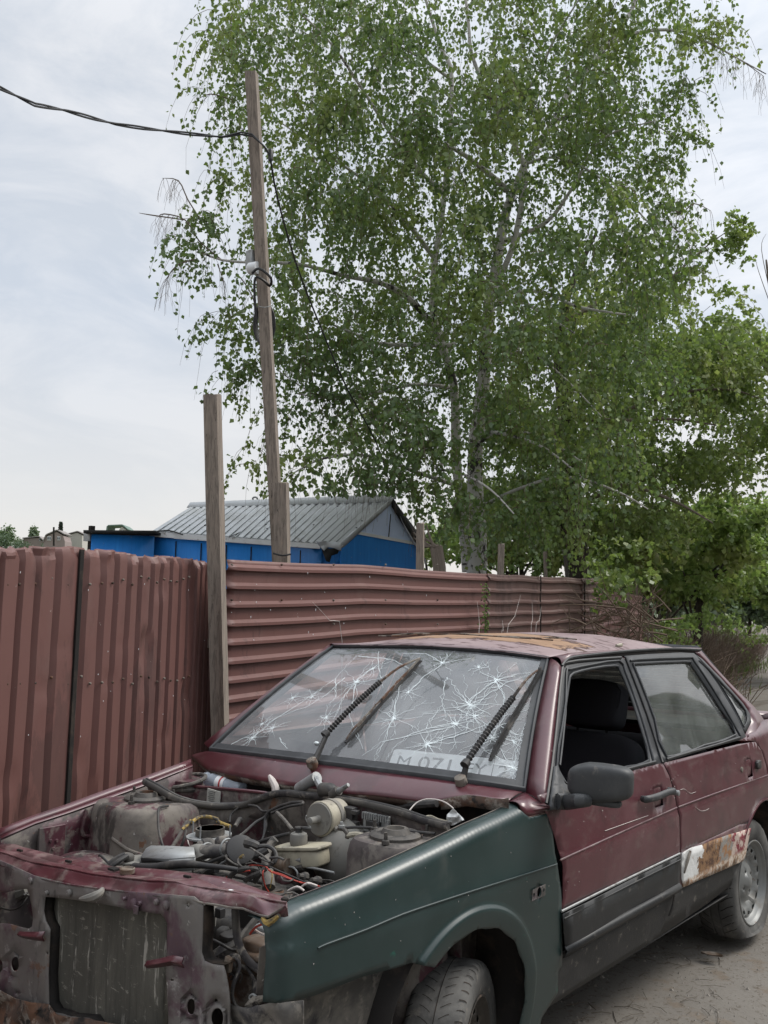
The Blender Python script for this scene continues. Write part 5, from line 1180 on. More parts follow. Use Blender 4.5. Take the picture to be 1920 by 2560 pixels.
E_([(g1(340,965),-.02),(g1(520,850),.05),(g1(700,690),.12),(g1(840,610),.15),(g1(900,530),.16),(g1(1060,450),.17),(g1(1250,395),.175),(g1(1410,385),.18)], .0052, 'dirty_black', 'wiring_loom')
E_([(g1(1410,390),.178),(g1(1380,420),.17),(g1(1200,450),.165),(g1(1060,500),.16),(g1(940,550),.155)], .0048, 'dirty_black', 'wiring_loom'); E_([(g1(880,560),.155),(g1(850,640),.15),(g1(850,740),.14),(g1(830,860),.12),(g1(800,950),.1)], [.006,.006,.008,.004,.004], 'dirty_black', 'wiring_loom')
E_([(g1(600,435),.18),(g1(720,450),.18),(g1(800,520),.17),(g1(880,525),.165)], .0045, 'dirty_black', 'wiring_loom'); E_([(g1(1020,540),.14),(g1(1130,650),.12),(g1(1250,800),.08)], .0060, 'liner', 'pipe')
E_([(g1(480,640),.16),(g1(440,690),.14),(g1(400,750),.12)], [.010,.008,.007], 'liner', 'throttle_link'); E_([(g1(320,690),.15),(g1(340,570),.17),(g1(450,470),.19)], .004, 'dirty_black')
E_([(g3(880,1190),-.12),(g3(1010,980),-.08),(g3(1110,790),-.04)], .0065, 'liner', 'dipstick_tube', smooth=1); E_([(g3(1040,910),-.07),(g3(1110,850),-.05),(g3(1170,770),-.03)], .005, 'yellow_wire', 'wire_sleeve', smooth=1)
E_([(g3(1010,1190),-.05),(g3(1060,1080),-.04),(g3(1100,920),-.02)], .005, 'dirty_black'); E_([(g3(1190,800),.02),(g3(1280,735),.06),(g3(1420,720),.09),(g3(1560,760),.10),(g1(150,680),.10),(g1(330,750),.09)], .0065, 'yellow_wire', 'wire_sleeve')
E_([(g3(1030,690),.03),(g3(1010,760),.02),(g3(1020,880),.0)], .003, 'white_wire', 'wire'); E_([(g3(1100,1000),-.02),(g3(1140,1130),-.04),(g3(1190,1220),-.06)], .002, 'white_wire', 'wire'); E_([(g3(1300,800),.10),(g3(1290,920),.06),(g3(1270,1000),.02)], .002, 'white_wire', 'wire')
# red and pale wires over the engine
for L, mt, r_ in [([(600,1330),(700,1320),(830,1335),(940,1410),(1100,1460),(1250,1530),(1390,1585),(1520,1590),(1659,1640)],'red_wire',.0018), ([(850,1345),(815,1420),(815,1500),(850,1640),(900,1720)],'red_wire',.0022), ([(860,1335),(930,1420),(1080,1470),(1240,1535),(1400,1580)],'red_wire',.0018),
        ([(620,1060),(700,1110),(820,1190),(910,1290)],'liner',.0028), ([(450,1230),(450,1290),(500,1340),(545,1365)],'liner',.003), ([(270,1215),(370,1290),(470,1330)],'liner',.003), ([(620,1240),(700,1290),(880,1330),(1040,1400),(1250,1490),(1440,1575)],'dirty_black',.0022),
        ([(560,1300),(680,1280),(730,1310),(760,1380)],'liner',.002), ([(760,1200),(830,1250),(900,1270),(960,1290)],'liner',.0026), ([(920,1215),(1040,1205),(1125,1240)],'liner',.0035), ([(320,1500),(400,1420),(520,1380),(650,1370),(760,1400)],'dirty_black',.008), ([(560,1540),(640,1490),(760,1440),(850,1370)],'dirty_black',.008), ([(270,1500),(420,1440),(620,1400)],'red_wire',.002),
        ([(1080,1480),(1110,1540),(1200,1560),(1260,1530)],'liner',.0025), ([(700,1560),(740,1480),(800,1420)],'dirty_black',.008), ([(-60,1470),(40,1390),(130,1380)],'dirty_black',.012), ([(0,1290),(120,1240),(270,1185)],'dirty_black',.005), ([(940,1390),(950,1500),(920,1659)],'yellow_wire',.0016)]:
    E_([(g1(*p), -.24-.02*math.sin(i)) for i, p in enumerate(L)], r_, mt, 'wire')
for i in range(58):                       # the tangle of small hoses down in the bay
    x0 = rnd.uniform(-.35,.5); y0 = rnd.uniform(-.42,.05); z0 = .57+.1*rnd.random(); L = [(x0,y0,z0)]
    for k in range(4): x0 += rnd.uniform(-.07,.09); y0 += rnd.uniform(-.06,.06); z0 += rnd.uniform(-.03,.035); L.append((x0,y0,min(z0,.69)))
    MB().tube(L, rnd.choice((.002,.003,.004,.006,.009)), 8).build('hose', rnd.choice(('dirty_black','dirty_black','liner','engine','inner')), car)
for L in ([(1200,1659),(1290,1640),(1400,1620)],): pass
E_([(g2(-40,1475),-.30),(g2(40,1420),-.30),(g2(150,1450),-.28)], .003, 'white_wire', 'wire'); E_([(g1(1190,1700),-.34),(g1(1320,1640),-.34),(g1(1420,1700),-.33)], .003, 'white_wire', 'wire')
# engine mass
MB().sup((.02,-.20,.47), (.62,.34,.36), .25, .3).build('engine_block', 'engine', car); MB().sup((-.10,-.24,.60), (.44,.13,.10), .3, .3).build('cam_cover', 'engine', car)
MB().sup((.36,-.22,.45), (.30,.30,.30), .5, .5).build('gearbox', 'engine', car); MB().sup((.13,-.02,.60), (.16,.12,.10), .5, .5).build('intake_manifold', 'engine', car)
for i in range(22):
    p = Vector((rnd.uniform(-.32,.5), rnd.uniform(-.44,-.02), rnd.uniform(.58,.655))); MB().sup(p, (rnd.uniform(.03,.09),rnd.uniform(.03,.07),rnd.uniform(.02,.05)), .5, .6, 8, 12, Matrix.Rotation(rnd.uniform(0,3),4,'Z')).build('engine_fitting', rnd.choice(('engine','liner','dirty_black','bay')), car)
for p in (g2(30,1350), g2(180,1400), g1(1640,1560)): MB().lathe(at(1,-.05,p), (-.2,-1,.3), [(0,.014),(.012,.014),(.016,.009),(.03,.007)], 8).build('bolt', 'engine', car)
# coil of thin leads by the near strut tower
for i in range(6): E_([(g2(560+10*i,960+20*i),.02),(g2(600-5*i,1010+14*i),.02),(g2(615,1090+12*i),.02),(g2(600,1180+8*i),.02)], .003, 'dirty_black', 'wire')
# near plenum: torn flap, wire loop, string
E_([(cF(180,750),.31),(cF(400,720),.31),(cF(600,705),.31)], [.006,.014,.012], 'dirty_black', 'torn_scuttle_foam')
E_([(cF(330,775),.22),(cF(400,700),.25),(cF(500,663),.27),(cF(620,672),.28),(cF(700,705),.27),(cF(765,755),.25)], .0022, 'white_wire', 'white_lead')
for i in range(3): E_([(cF(480,835+8*i),.20),(cF(540,826+10*i),.22),(cF(620,860),.22),(cF(700,880),.20)], .0018, 'yellowed', 'string')
MB().box((.35,.42,.66), (.6,.22,.10)).build('plenum_box', 'inner', car)

# ================================================================== loose things in the car
# number plate leaning behind the windscreen
pv = [at(1, .66, cF(*p)) for p in [(120,250),(60,340),(1470,372),(1425,520)]]
pc = (pv[0]+pv[3])/2
tl, tr2 = ws(*on_ws(cF(140,245)), -.020), ws(*on_ws(cF(1465,385)), -.020)
bl_, br_ = ws(*on_ws(cF(75,345)), -.016), ws(*on_ws(cF(1425,518)), -.016)
xa = (tr2-tl); W_ = xa.length; xa = xa.normalized(); ya = ((tl-bl_)+(tr2-br_))*.5; Hh = .112; nrm = xa.cross(ya).normalized(); ya = nrm.cross(xa).normalized()
org_ = bl_.lerp(br_, .5) + ya*(Hh/2) - nrm*.004
pm = Matrix((( xa[0],ya[0],nrm[0],org_[0]),(xa[1],ya[1],nrm[1],org_[1]),(xa[2],ya[2],nrm[2],org_[2]),(0,0,0,1)))
npl = thing('number_plate', 'white number plate leaning inside the smashed windscreen', 'number plate', tuple(org_)); npl.matrix_world = pm
o = MB().sup((0,0,0), (W_, Hh, .003), .1, .12, 6, 40).build('plate', 'plate_white', None); o.parent = npl
k_ = W_/.52
for s, x, sz in (('M', -.205, .075), ('071', -.075, .095), ('EY', .075, .075), ('22', .203, .085)):
    me = text_mesh(s, sz*k_*1.05); me.transform(Matrix.Translation((x*k_, -.003, .0022))); o = link('plate_characters', me, 'plate_ink', None, smooth=False); o.parent = npl
o = MB().box((.142*k_,0,.0022), (.003,Hh*.95,.001)).build('plate_divider', 'plate_ink', None); o.parent = npl
# bottle
b0_, b1_ = at(1,.36,c1(1168,222)), at(1,.34,c1(1370,272)); bd = b1_-b0_
bt_ = thing('plastic_bottle', 'crushed clear plastic bottle lying in the scuttle trough behind the engine', 'bottle', tuple(b0_))
m_ = MB(); m_.lathe(b0_, bd, [(-.012,.010),(0,.014),(.015,.024),(.035,.030),(.055,.026),(.07,.030),(bd.length+.02,.028),(bd.length+.03,.02)], 20)
m_.v = [tuple(Vector(v)+Vector((0,0,.004*nz(Vector(v)*30)))) for v in m_.v]; m_.build('bottle_body', 'bottle', bt_)
m_ = MB(); m_.lathe(b0_+bd*.50, bd, [(0,.0305),(.055,.0305)], 20); lb_ = m_.build('label_band', 'plate_white', bt_)
m_ = MB(); m_.lathe(b0_+bd*.62, bd, [(0,.0312),(.010,.0312)], 20); m_.build('red_stripe', 'red_ink', lb_)
# plastic bag
bg_ = thing('plastic_bag', 'small clear plastic bag hanging on a white lead beside the green wing', 'bag', tuple(at(1,.22,cF(780,830))))
m_ = MB(); gpx = [cF(*p) for p in [(760,752),(860,850),(870,870),(760,925),(690,915),(700,820)]]
panel('bag_skin', gpx, lambda x, y: at(1, .22+.015*nz((x*.08,y*.08,2)), (x,y)), 'clear_bag', bg_, step=5, solid=.001)

# ================================================================== GROUND AND SURROUNDINGS
gx = np.concatenate([-np.geomspace(700, 6, 26), np.linspace(-5.2, 6, 115), np.geomspace(6.6, 300, 20)])
gy = np.concatenate([-np.geomspace(60, 3.4, 10), np.linspace(-3, 8, 112), np.geomspace(8.4, 900, 46)])
GV = []; 
def gheight(x, y):
    near = math.exp(-((x-1)**2+(y-2)**2)/160)
    h = .020*nz((x*.8,y*.8,0)) + .010*nz((x*2.7,y*2.7,3)) + .006*nz((x*8,y*8,6))
    d = (x*.96+.28*y*0 + .25*y) - 2.05                       # wheel ruts leading away
    h -= .045*math.exp(-((x-.15*y-1.05)/.14)**2)*(1+.5*nz((x*5,y*5,2))) + .035*math.exp(-((x-.10*y-1.75)/.16)**2)
    if .62 < x < 1.1: pass
    h -= .055*math.exp(-((x-.70)**2+(y-.13)**2)/.06)
    return h*near - .012 + .02*(1-near)*nz((x*.1,y*.1,9))
for x in gx:
    for y in gy: GV.append((x, y, gheight(x, y)))
ny = len(gy); GF = [(i*ny+j, (i+1)*ny+j, (i+1)*ny+j+1, i*ny+j+1) for i in range(len(gx)-1) for j in range(ny-1)]
gm = MB(); gm.v = GV; gm.f = GF; go = gm.build('ground', 'ground', None); go['kind'] = 'structure'
# unseen bank added across the lane to darken the flank and fill glass reflections
bk_ = MB(); bk_.grid(lambda u, v: (9.5+6*v*v+1.2*nz((u*9,v*3,4)), -12+110*u, -.1+(float(np.interp(-12+110*u,[0,10,24,98],[4.2,4.6,8.0,7.0]))+2.6*nz((u*11,0,6))+1.2*nz((u*40,v*4,7)))*min(1,v*1.6)**.7*(1 if u < .93 else (1-u)/.07)), 90, 12)
MT['bank'] = worn('added_bank_cover', (.09,.11,.055), .95, layers=[((.10,.09,.06), 1.2, .5, .6), ((.025,.035,.015), 2, .5, .6)], bump=(3, 1), bdist=.2)
bo_ = bk_.build('added_reflection_bank', 'bank', None); bo_['kind'] = 'structure'
# loose grit, clods, straw and twigs on the yard
gr = MB(); r2_ = random.Random(11)
def okg(x, y): return True
for i in range(1900):
    if i % 2: q = at(2, 0, (r2_.uniform(1380, 1960), r2_.uniform(2150, 2600)))
    else: q = Vector((r2_.uniform(-2, 6), r2_.uniform(-2, 14), 0))
    s = r2_.uniform(.002,.007)*(1 if i % 9 else 2.2); z = gheight(q.x, q.y); a = r2_.uniform(0,6)
    ca, sa = math.cos(a)*s, math.sin(a)*s
    gr.add([(q.x+ca,q.y+sa,z-.002),(q.x-sa*.7,q.y+ca*.7,z-.002),(q.x-ca,q.y-sa,z-.002),(q.x+sa*.8,q.y-ca*.8,z-.002),(q.x+ca*.2,q.y+sa*.3,z+s*.7)], [(0,1,4),(1,2,4),(2,3,4),(3,0,4)])
MT['grit'] = worn('grit_stones', (.20,.18,.155), .9, var=.4, vscale=40)
tag(gr.build('gravel', 'grit', None, smooth=False), 'loose grit and small stones scattered over the muddy yard', 'gravel', kind='stuff')
tw = MB()
for i in range(260):
    if i % 3: q = at(2, 0, (r2_.uniform(1400, 1800), r2_.uniform(2330, 2600) if i % 2 else r2_.uniform(2250, 2420)))
    else: q = Vector((r2_.uniform(1.2, 4), r2_.uniform(0, 9), 0))
    L = r2_.uniform(.02,.11); a = r2_.gauss(1.2,.7); z = gheight(q.x, q.y)+.004; k = r2_.uniform(-.3,.3)
    tw.tube([(q.x,q.y,z),(q.x+L*.5*math.cos(a),q.y+L*.5*math.sin(a),z+.004),(q.x+L*math.cos(a+k),q.y+L*math.sin(a+k),z)], r2_.uniform(.0006,.0016), 3, smooth=0, cap=False)
MT['straw'] = worn('dark_straw', (.07,.055,.04), .9)
tag(tw.build('twig_litter', 'straw', None), 'thin dark twigs and straw trodden into the mud beside the car', 'twig litter', kind='stuff')
lf = at(2, .01, cB(1250,1125)); l1 = thing('dead_leaf', 'curled dry brown leaf lying on the mud below the rear door', 'leaf', tuple(lf))
MB().grid(lambda u, v: lf+Vector((.055*(u-.5)*1.6, .03*(v-.5)*math.sin(PI*min(.97,max(.05,u)))*1.6+.02*u, .006+.018*(v-.5)**2*4*.5)), 8, 4).build('leaf_blade', 'brown_plastic', l1)

def beam_thing(name, lab, cat, pt, pb, w, mat='wood', grp=None, side_=(1,.55,0), d=None, ext=True, notch=True):
    """square timber; pt/pb are 3-D points, carried on down to the ground"""
    pt, pb = Vector(pt), Vector(pb); dr = (pb-pt)
    if ext: pb = pt + dr*((pt.z+.15)/(-dr.z))
    m_ = MB(); n = 26; z = (pt-pb).normalized(); x = Vector(side_); x = (x-z*x.dot(z)).normalized(); y = z.cross(x); d = d or w
    ring = [(-1,-1),(-.3,-1),(.3,-1),(1,-1),(1,-.3),(1,.3),(1,1),(.3,1),(-.3,1),(-1,1),(-1,.3),(-1,-.3)]
    for k in range(n+1):
        p = pb.lerp(pt, k/n); 
        for i, j in ring:
            wob = 1 + .05*nz((p.z*2.2+i*3, j*3, w*40)); cut = (-.012*w/.1 if (abs(i) < .5 and j < 0) else 0)
            top = (.012*nz((i*2,j*2,w*9)) if k == n else 0)
            m_.v.append(tuple(p + x*(i*w/2*wob) + y*(j*d/2*wob - cut) + z*top))
    R12 = 12
    for k in range(n):
        for q in range(R12):
            a = k*R12+q; b = k*R12+(q+1)%R12; m_.f.append((a,b,b+R12,a+R12))
    m_.f.append(tuple(n*R12+q for q in range(R12))); m_.f.append(tuple(range(R12))[::-1])
    root = thing(name, lab, cat, (pb.x, pb.y, 0), grp); o = m_.build('timber', mat, root, bevel=0); 
    return root

SHARP[0] = 17
# ---- left fence: upright ribbed sheets
def onplane(p, P0, P1):
    P0 = Vector(P0); P1 = Vector(P1); n = (P1-P0).cross(Vector((0,0,1))); d = Vector(ray(*p)); c = Vector(CAM)
    return c + d*((P0-c).dot(n)/d.dot(n))
FA, FB, FC = Vector((-1.04,-.38,0)), Vector((-1.27,.08,0)), Vector((-1.84,1.29,0))
ftop = lambda px: float(np.interp(px, [-800,0,60,120,190,222,270,315,347,391,434,490,520], [1340,1361,1362,1365,1364,1367,1372,1379,1386,1388,1389,1396,1402]))
fence1 = thing('ribbed_fence', 'dark red fence of upright ribbed steel sheets with a crumpled top edge', 'fence', tuple(FB))
def vsheet(grooves, x0, x1, P0, P1, name, off=0.0):
    """grooves and ends are photo columns; turned into distances along the fence line"""
    dirn = (P1-P0).normalized(); nr = dirn.cross(Vector((0,0,1)))
    if nr.x < 0: nr = -nr
    S = lambda px: (onplane((px, 1700), P0, P1)-P0).dot(dirn)
    prof = [(S(x0), 0)]
    for a, b in grooves:
        sa, sb = S(a), S(b); w = min(.013, (sb-sa)*.35)
        prof += [(sa, 0), (sa+w, -.026), (sb-.45*(sb-sa), -.026), (sb, 0)]
    prof.append((S(x1), 0))
    cols = []
    for (a, da), (b, db) in zip(prof, prof[1:]):
        k = 3 if b-a > .03 else 1
        for j in range(k): cols.append((a+(b-a)*j/k, da+(db-da)*j/k))
    cols.append(prof[-1])
    m_ = MB(); rows = 62
    def px_of(s):
        q = P0+dirn*s; v = q+Vector((0,0,1.6))-Vector(CAM); f_ = Vector(_f); return 960+FOC*v.dot(Vector(RT))/v.dot(f_)
    for s, dp_ in cols:
        q0 = P0+dirn*s; px = px_of(s); tz = onplane((px, ftop(px)), P0, P1).z + .006*nz((s*30,1,1))
        for r_ in range(rows+1):
            v = r_/rows; v = 1-(1-v)**1.25; z = .02+(tz-.02)*v
            lean = (.006*nz((s*.8, z*.7, 2)))
            dn = .0022*nz((s*4,z*4,3)) + .0012*nz((s*14, z*7, 8))
            hit = 0
            dent = nz((round(s*9)*.77, z*4.2, 11))
            if dp_ > -.005 and abs(dent) > .42: hit = -.010*(abs(dent)-.42)/.2
            near = max(0, 1-(tz-z)/.055)
            cr_ = near*(.042*nz((s*17, z*14, 5)) - .016*near)
            p = q0 + nr*(dp_ + dn + hit + cr_ + off) + dirn*(lean+ .006*near*nz((s*40,z*30,7))); m_.v.append((p.x, p.y, z - near*.026*abs(nz((s*13,0,9)))))
    for i in range(len(cols)-1):
        for j in range(rows):
            a = i*(rows+1)+j; m_.f.append((a, a+rows+1, a+rows+2, a+1))
    return m_.build(name, 'fence', fence1, solid=.0012)
c3x = lambda v: v/2.304
g1_ = [(c3x(a)-0, c3x(b)) for a, b in [(-1560,-1510),(-1300,-1245),(-1060,-1010),(-840,-790),(-650,-605),(-480,-440),(-330,-290),(-195,-158),(-65,-30),(50,88),(150,190),(265,308)]]
vsheet(g1_, -760, 188, FA, FB, 'fence_sheet', .012)
g2_ = [(c3x(a), c3x(b)) for a, b in [(440,480),(545,585),(625,658),(700,732),(765,795),(838,865),(897,919),(950,972),(1005,1024),(1055,1071),(1100,1115),(1130,1142),(1160,1172),(1190,1200)]]
vsheet(g2_, 172, 536, FB, FC, 'fence_sheet', 0)
# dark seam: folded edge of the left sheet
s0_ = onplane((180,1700), FA, FB)
MB().beam((s0_.x+.02, s0_.y+.0, .02), (s0_.x+.02, s0_.y, 1.735), .008, .030, (1,.5,0)).build('sheet_edge', 'inner', fence1)
for i in range(26):
    px = r2_.uniform(10,515); py = r2_.uniform(1420,1950); P0, P1 = (FA, FB) if px < 185 else (FB, FC)
    q = onplane((px,py), P0, P1)+Vector((.006,.003,0)); MB().sup(q, (.003,.004,r2_.uniform(.003,.009)), 1, 1, 4, 6).build('paint_chip', 'white_trim', fence1)
MB().beam((FB.x-.12,FB.y-.05,.5),(FC.x-.12,FC.y-.05,.5), .04,.04).build('fence_rail', 'wood', fence1); MB().beam((FB.x-.12,FB.y-.05,1.45),(FC.x-.12,FC.y-.05,1.45), .04,.04).build('fence_rail', 'wood', fence1)

# ---- right fence: sheets laid with the ribs level
H0 = dep((556,1398), 5.2); H1 = Vector((-2.48,6.03,1.9)); H2 = Vector((-2.80,8.6,1.95))
H0.z = 0; hA, hB, hC = Vector((H0.x,H0.y,0)), Vector((H1.x,H1.y,0)), Vector((H2.x,H2.y,0))
fence2 = thing('long_fence', 'long brown red fence of steel sheets laid with level ribs behind the car', 'fence', (hA.x, hA.y, 0))
def hs_at(px, py=1600): 
    q = onplane((px,py), hA, hB)
    if q.y > hB.y: q = onplane((px,py), hB, hC)
    return q
def pline(px): q = hs_at(px); return Vector((q.x, q.y, 0))
htop = lambda px: float(np.interp(px, [556,700,900,1030,1200,1345,1460,1486], [1398,1404,1412,1424,1433,1441,1446,1447]))
def hsheet(x0, x1, mat, ztop=None, nrib=9, H=.925, off=0.0, name='fence_sheet', ncol=26, wav=1.0, period=.106):
    m_ = MB(); prof = []
    z = 0.0
    prof.append((0, 0)); prof.append((.022, 0))
    for k in range(nrib):
        z = .022+k*period
        prof += [(z+.001, .0),(z+.020, .024),(z+.038, .024),(z+.043, .001),(z+.074, .0)]
    prof.append((H, 0))
    A_ = pline(x0); B_ = pline(x1)
    for i in range(ncol+1):
        u = i/ncol; q = A_.lerp(B_, u); px = None
        dirn = (B_-A_).normalized(); nr = dirn.cross(Vector((0,0,1))); nr = nr if nr.x > 0 else -nr
        v = q+Vector((0,0,1.6))-Vector(CAM); px = 960+FOC*v.dot(Vector(RT))/v.dot(Vector(_f)); tz = hs_at(px, htop(px)).z if ztop is None else ztop
        tz += .004*math.sin(u*9+x0)
        for h, dx in prof:
            e = (1 if i in (0, ncol) else 0)
            w = .006*nz((q.y*1.3, h*3, 3))*wav + .0015*nz((q.y*7,h*9,4))
            if h < .06 and i in (0,): w += .01
            p = q + nr*(dx+w+off) + dirn*(e*(.012*nz((h*25,x0,5)) - .010*(1 if dx > .01 else 0)*(1 if i == 0 else -1))); m_.v.append((p.x, p.y, tz-h))
    n_ = len(prof)
    for i in range(ncol):
        for j in range(n_-1):
            a = i*n_+j; m_.f.append((a, a+1, a+n_+1, a+n_))
    return m_.build(name, mat, fence2, solid=.0012)
hsheet(556, 1222, 'fence_h', ncol=40); hsheet(1215, 1346, 'fence_old', off=.006); hsheet(1341, 1458, 'fence_old', off=0); hsheet(1452, 1490, 'fence_old', off=.006, ncol=8)
for a, b, mt in ((556,900,'fence_old'),(890,1222,'fence_old'),(1215,1346,'fence_old'),(1341,1490,'fence_old')):
    hsheet(a, b, mt, ztop=.90, off=-.03, nrib=8, H=.88, name='lower_sheet')
for px, w in ((1345,.012),(1456,.012)):
    q = pline(px)+Vector((.03,0,0)); MB().tube([(q.x+.012*nz((z*9,px,1)),q.y+.02*nz((z*11,px,2)),z) for z in np.linspace(.1,1.9,24)], .007, 5, smooth=1).build('sheet_seam', 'inner', fence2)
for z in (.5,1.3):
    MB().beam((hA.x-.07,hA.y,z),(hB.x-.07,hB.y,z+.05),.05,.05).build('fence_rail','wood',fence2)
for i in range(24):
    px = r2_.uniform(570,1200); py = r2_.uniform(1420,1600)
    q = hs_at(px,py)+Vector((.024,0,0)); MB().sup(q, (.004,.006,r2_.uniform(.004,.016)), 1, 1, 4, 6).build('paint_chip', 'white_trim', fence2)

# ---- third stretch of fence, turning away into the bushes
T0, T1, T2 = dep((1494,1485),11.5), dep((1545,1480),13.0), dep((1602,1490),14.5)
fence3 = thing('far_fence', 'faded red ribbed fence curving away into the bushes', 'fence', (T0.x, T0.y, 0))
m_ = MB(); cp_ = curve([T0, T0.lerp(T1,.5)+Vector((.03,0,.02)), T1, T2], 22); nh = 70
for i, q in enumerate(cp_):
    for j in range(nh+1):
        h = j/nh*(q.z-.02); o_x = .022*max(0, math.sin(h*2*PI/.13))**2 + .03*nz((q.y*.8,h*2,7)); m_.v.append((q.x+o_x, q.y, q.z-h))
for i in range(21):
    for j in range(nh): a = i*(nh+1)+j; m_.f.append((a, a+1, a+nh+2, a+nh+1))
m_.build('fence_sheet', 'fence_red', fence3, solid=.0015)
def post_px(name, lab, xt, yt, xb, yb, Z, wpx, mat, grp=None, sd=(1,.55,0)):
    return beam_thing(name, lab, 'post', dep(dd(xt,yt),Z), dep(dd(xb,yb),Z), wpx/1997*Z/1.28, mat, grp, sd)
post_px('fence_post', 'thick grey square post where the two fences meet, taller than the fence', 459,853, 476,1590, 5.12, 39, 'wood', 'timber posts along the fence')
post_px('fence_post', 'short pale brown post standing in front of the gable end of the blue shed', 908,1130, 907,1235, 7.6, 20, 'wood', 'timber posts along the fence')
post_px('fence_post', 'pale post behind the fence just right of the white birch trunk', 1083,1175, 1081,1245, 8.9, 17, 'wood', 'timber posts along the fence')
post_px('fence_post', 'thin grey post behind the old fence left of the dark trunk', 1177,1192, 1179,1252, 9.9, 10, 'wood', 'timber posts along the fence')
post_px('fence_post', 'leaning grey post against the dark trunk', 1219,1188, 1226,1257, 10.6, 10, 'wood_dark', 'timber posts along the fence')
post_px('fence_post', 'slim post sticking up over the far red fence, nearer of the two', 1357,1247, 1357,1290, 13.2, 8, 'wood', 'timber posts along the fence')
post_px('fence_post', 'slim post sticking up over the far red fence, farther of the two', 1375,1252, 1376,1290, 14.3, 7, 'wood', 'timber posts along the fence')

for px in (575,700,830,960,1090,1200):
    for py in (1412,1500,1560):
        q = hs_at(px, py+.0)+Vector((.012,0,0)); MB().lathe(q, (1,0,0), [(0,.008),(.006,.007),(.012,.004)], 6).build('screw', 'rusty', fence2)
for px in (14,45,84,125,165,200,222,252,279,305,328,350,370,390,408,424,440,456,470):
    for py in (1452,1700):
        P0, P1 = (FA, FB) if px < 185 else (FB, FC); q = onplane((px,py+10*math.sin(px)), P0, P1)+Vector((.006,.002,0)); MB().lathe(q, (1,-.3,0), [(0,.007),(.005,.006),(.009,.003)], 6).build('screw', 'rusty', fence1)
SHARP[0] = 38
# ---- tall pole with its stub, wires
pole_t, pole_b = dep(dd(543,157),6.2), dep(dd(596,1100),6.2)
pole = beam_thing('utility_pole', 'tall slim squared timber pole carrying the black wire', 'pole', pole_t, pole_b, .073, 'wood', None, (1,.62,0))
stub = beam_thing('pole_stub', 'short thick squared timber bound to the foot of the tall pole', 'post', dep(dd(607,1043),6.05), dep(dd(610,1210),6.05), .088, 'wood', None, (1,.62,0))
def dw(pts, r, mat, name, root, n=6, **k): return MB().tube([dep(dd(x,y),Z) for x,y,Z in pts], r, n, **k).build(name, mat, root)
dw([(590,1195,5.98),(610,1200,5.97),(628,1197,6.0)], .006, 'cable', 'binding_wire', stub)
# bits on the pole
dw([(545,590,6.12),(560,580,6.08),(585,600,6.08),(583,618,6.16),(570,606,6.1),(552,600,6.1),(550,640,6.12),(554,700,6.15)], .009, 'cable', 'cable_loop', pole)
m_ = MB()
for k in range(5): m_.tube([dep(dd(570+(-24+k*1.6)*math.cos(a)*(1 if math.cos(a) > 0 else -1)*(1 if math.cos(a)<0 else -1) if False else 571+(23-k*1.7)*math.cos(a), 700+(46-k*3)*math.sin(a)), 6.31+.01*k) for a in np.linspace(0,2*PI,25)], .006, 6, smooth=0)
m_.build('cable_coil', 'cable', pole)
dw([(556,661,6.14),(572,664,6.1),(588,660,6.14)], .003, 'alu', 'tie_wire', pole)
MB().box(dep(dd(542,562),6.2), (.06,.05,.13)).build('meter_box', 'alu', pole, bevel=.006)
MB().lathe(dep(dd(546,580),6.18), (-1,-.3,0), [(-.04,.042),(.02,.042),(.035,.03),(.04,.01)], 18).build('ceramic_insulator', 'white_trim', pole)
MB().sup(dep(dd(585,335),6.15), (.03,.03,.09), .5, .5, 8, 12).build('cable_clamp', 'black', pole)
wire1 = thing('overhead_wire', 'twisted black overhead wire crossing the sky to the tall pole', 'wire', tuple(pole_t))
wpts = [(-260,95,3.6),(-120,150,4.1),(0,190,4.6),(75,226,4.9),(140,238,5.15),(210,258,5.4),(250,268,5.55),(310,277,5.7),(400,288,5.95),(480,296,6.1),(520,288,6.15),(545,292,6.13),(570,315,6.13),(583,335,6.14)]
cl = curve([dep(dd(x,y),Z) for x,y,Z in wpts], 150)
for ph in (0, PI):
    MB().tube([p+Vector((.45,.35,0))*(.007*math.cos(i*.17+ph))+Vector((0,0,.0075*math.sin(i*.17+ph))) for i, p in enumerate(cl)], .0058, 6, smooth=1).build('wire_strand', 'cable', wire1)
wire2 = thing('drop_wire', 'thin black wire sagging from the tall pole down to the shed roof', 'wire', tuple(dep(dd(585,335),6.15)))
dw([(583,335,6.15),(600,430,6.5),(640,570,7.1),(690,700,7.8),(750,840,8.6),(810,950,9.6),(838,1030,10.6),(848,1078,11.1)], .007, 'cable', 'wire_strand', wire2)
dw([(848,1078,11.1),(870,1130,11.0),(900,1180,9),(918,1210,7.7),(922,1235,7.6)], .010, 'cable', 'wire_strand', wire2)

# ---- blue shed
ER, EL, RR, RL, EG = dep(dd(735,1180),10.6), dep(dd(328,1150),10.3), dep(dd(848,1078),11.1), dep(dd(415,1095),12.2), dep(dd(905,1176),11.4)
shed = thing('blue_shed', 'blue painted shed with a grey ribbed metal roof and pale blue gable', 'shed', (ER.x, ER.y, 0))
MB().loft([EL.lerp(ER,k/12) for k in range(13)], [RL.lerp(RR,k/12) for k in range(13)], 2).build('roof', 'roof_sheet', shed, solid=.01)
rn = ((ER-EL).cross(RR-ER)).normalized(); rn = rn if rn.z > 0 else -rn
roofo = bpy.data.objects['roof.001'] if 'roof.001' in bpy.data.objects else None
m_ = MB()
for k in range(27):
    u = (k+.5)/27; a = EL.lerp(ER,u)+rn*.012; b = RL.lerp(RR,u)+rn*.012; m_.beam(a, b, .05, .035, (ER-EL))
m_.build('roof_ribs', 'roof_sheet', roofo or shed)
sA, sB = RL-(RR-RL)*.01, RR+(RR-RL)*.015
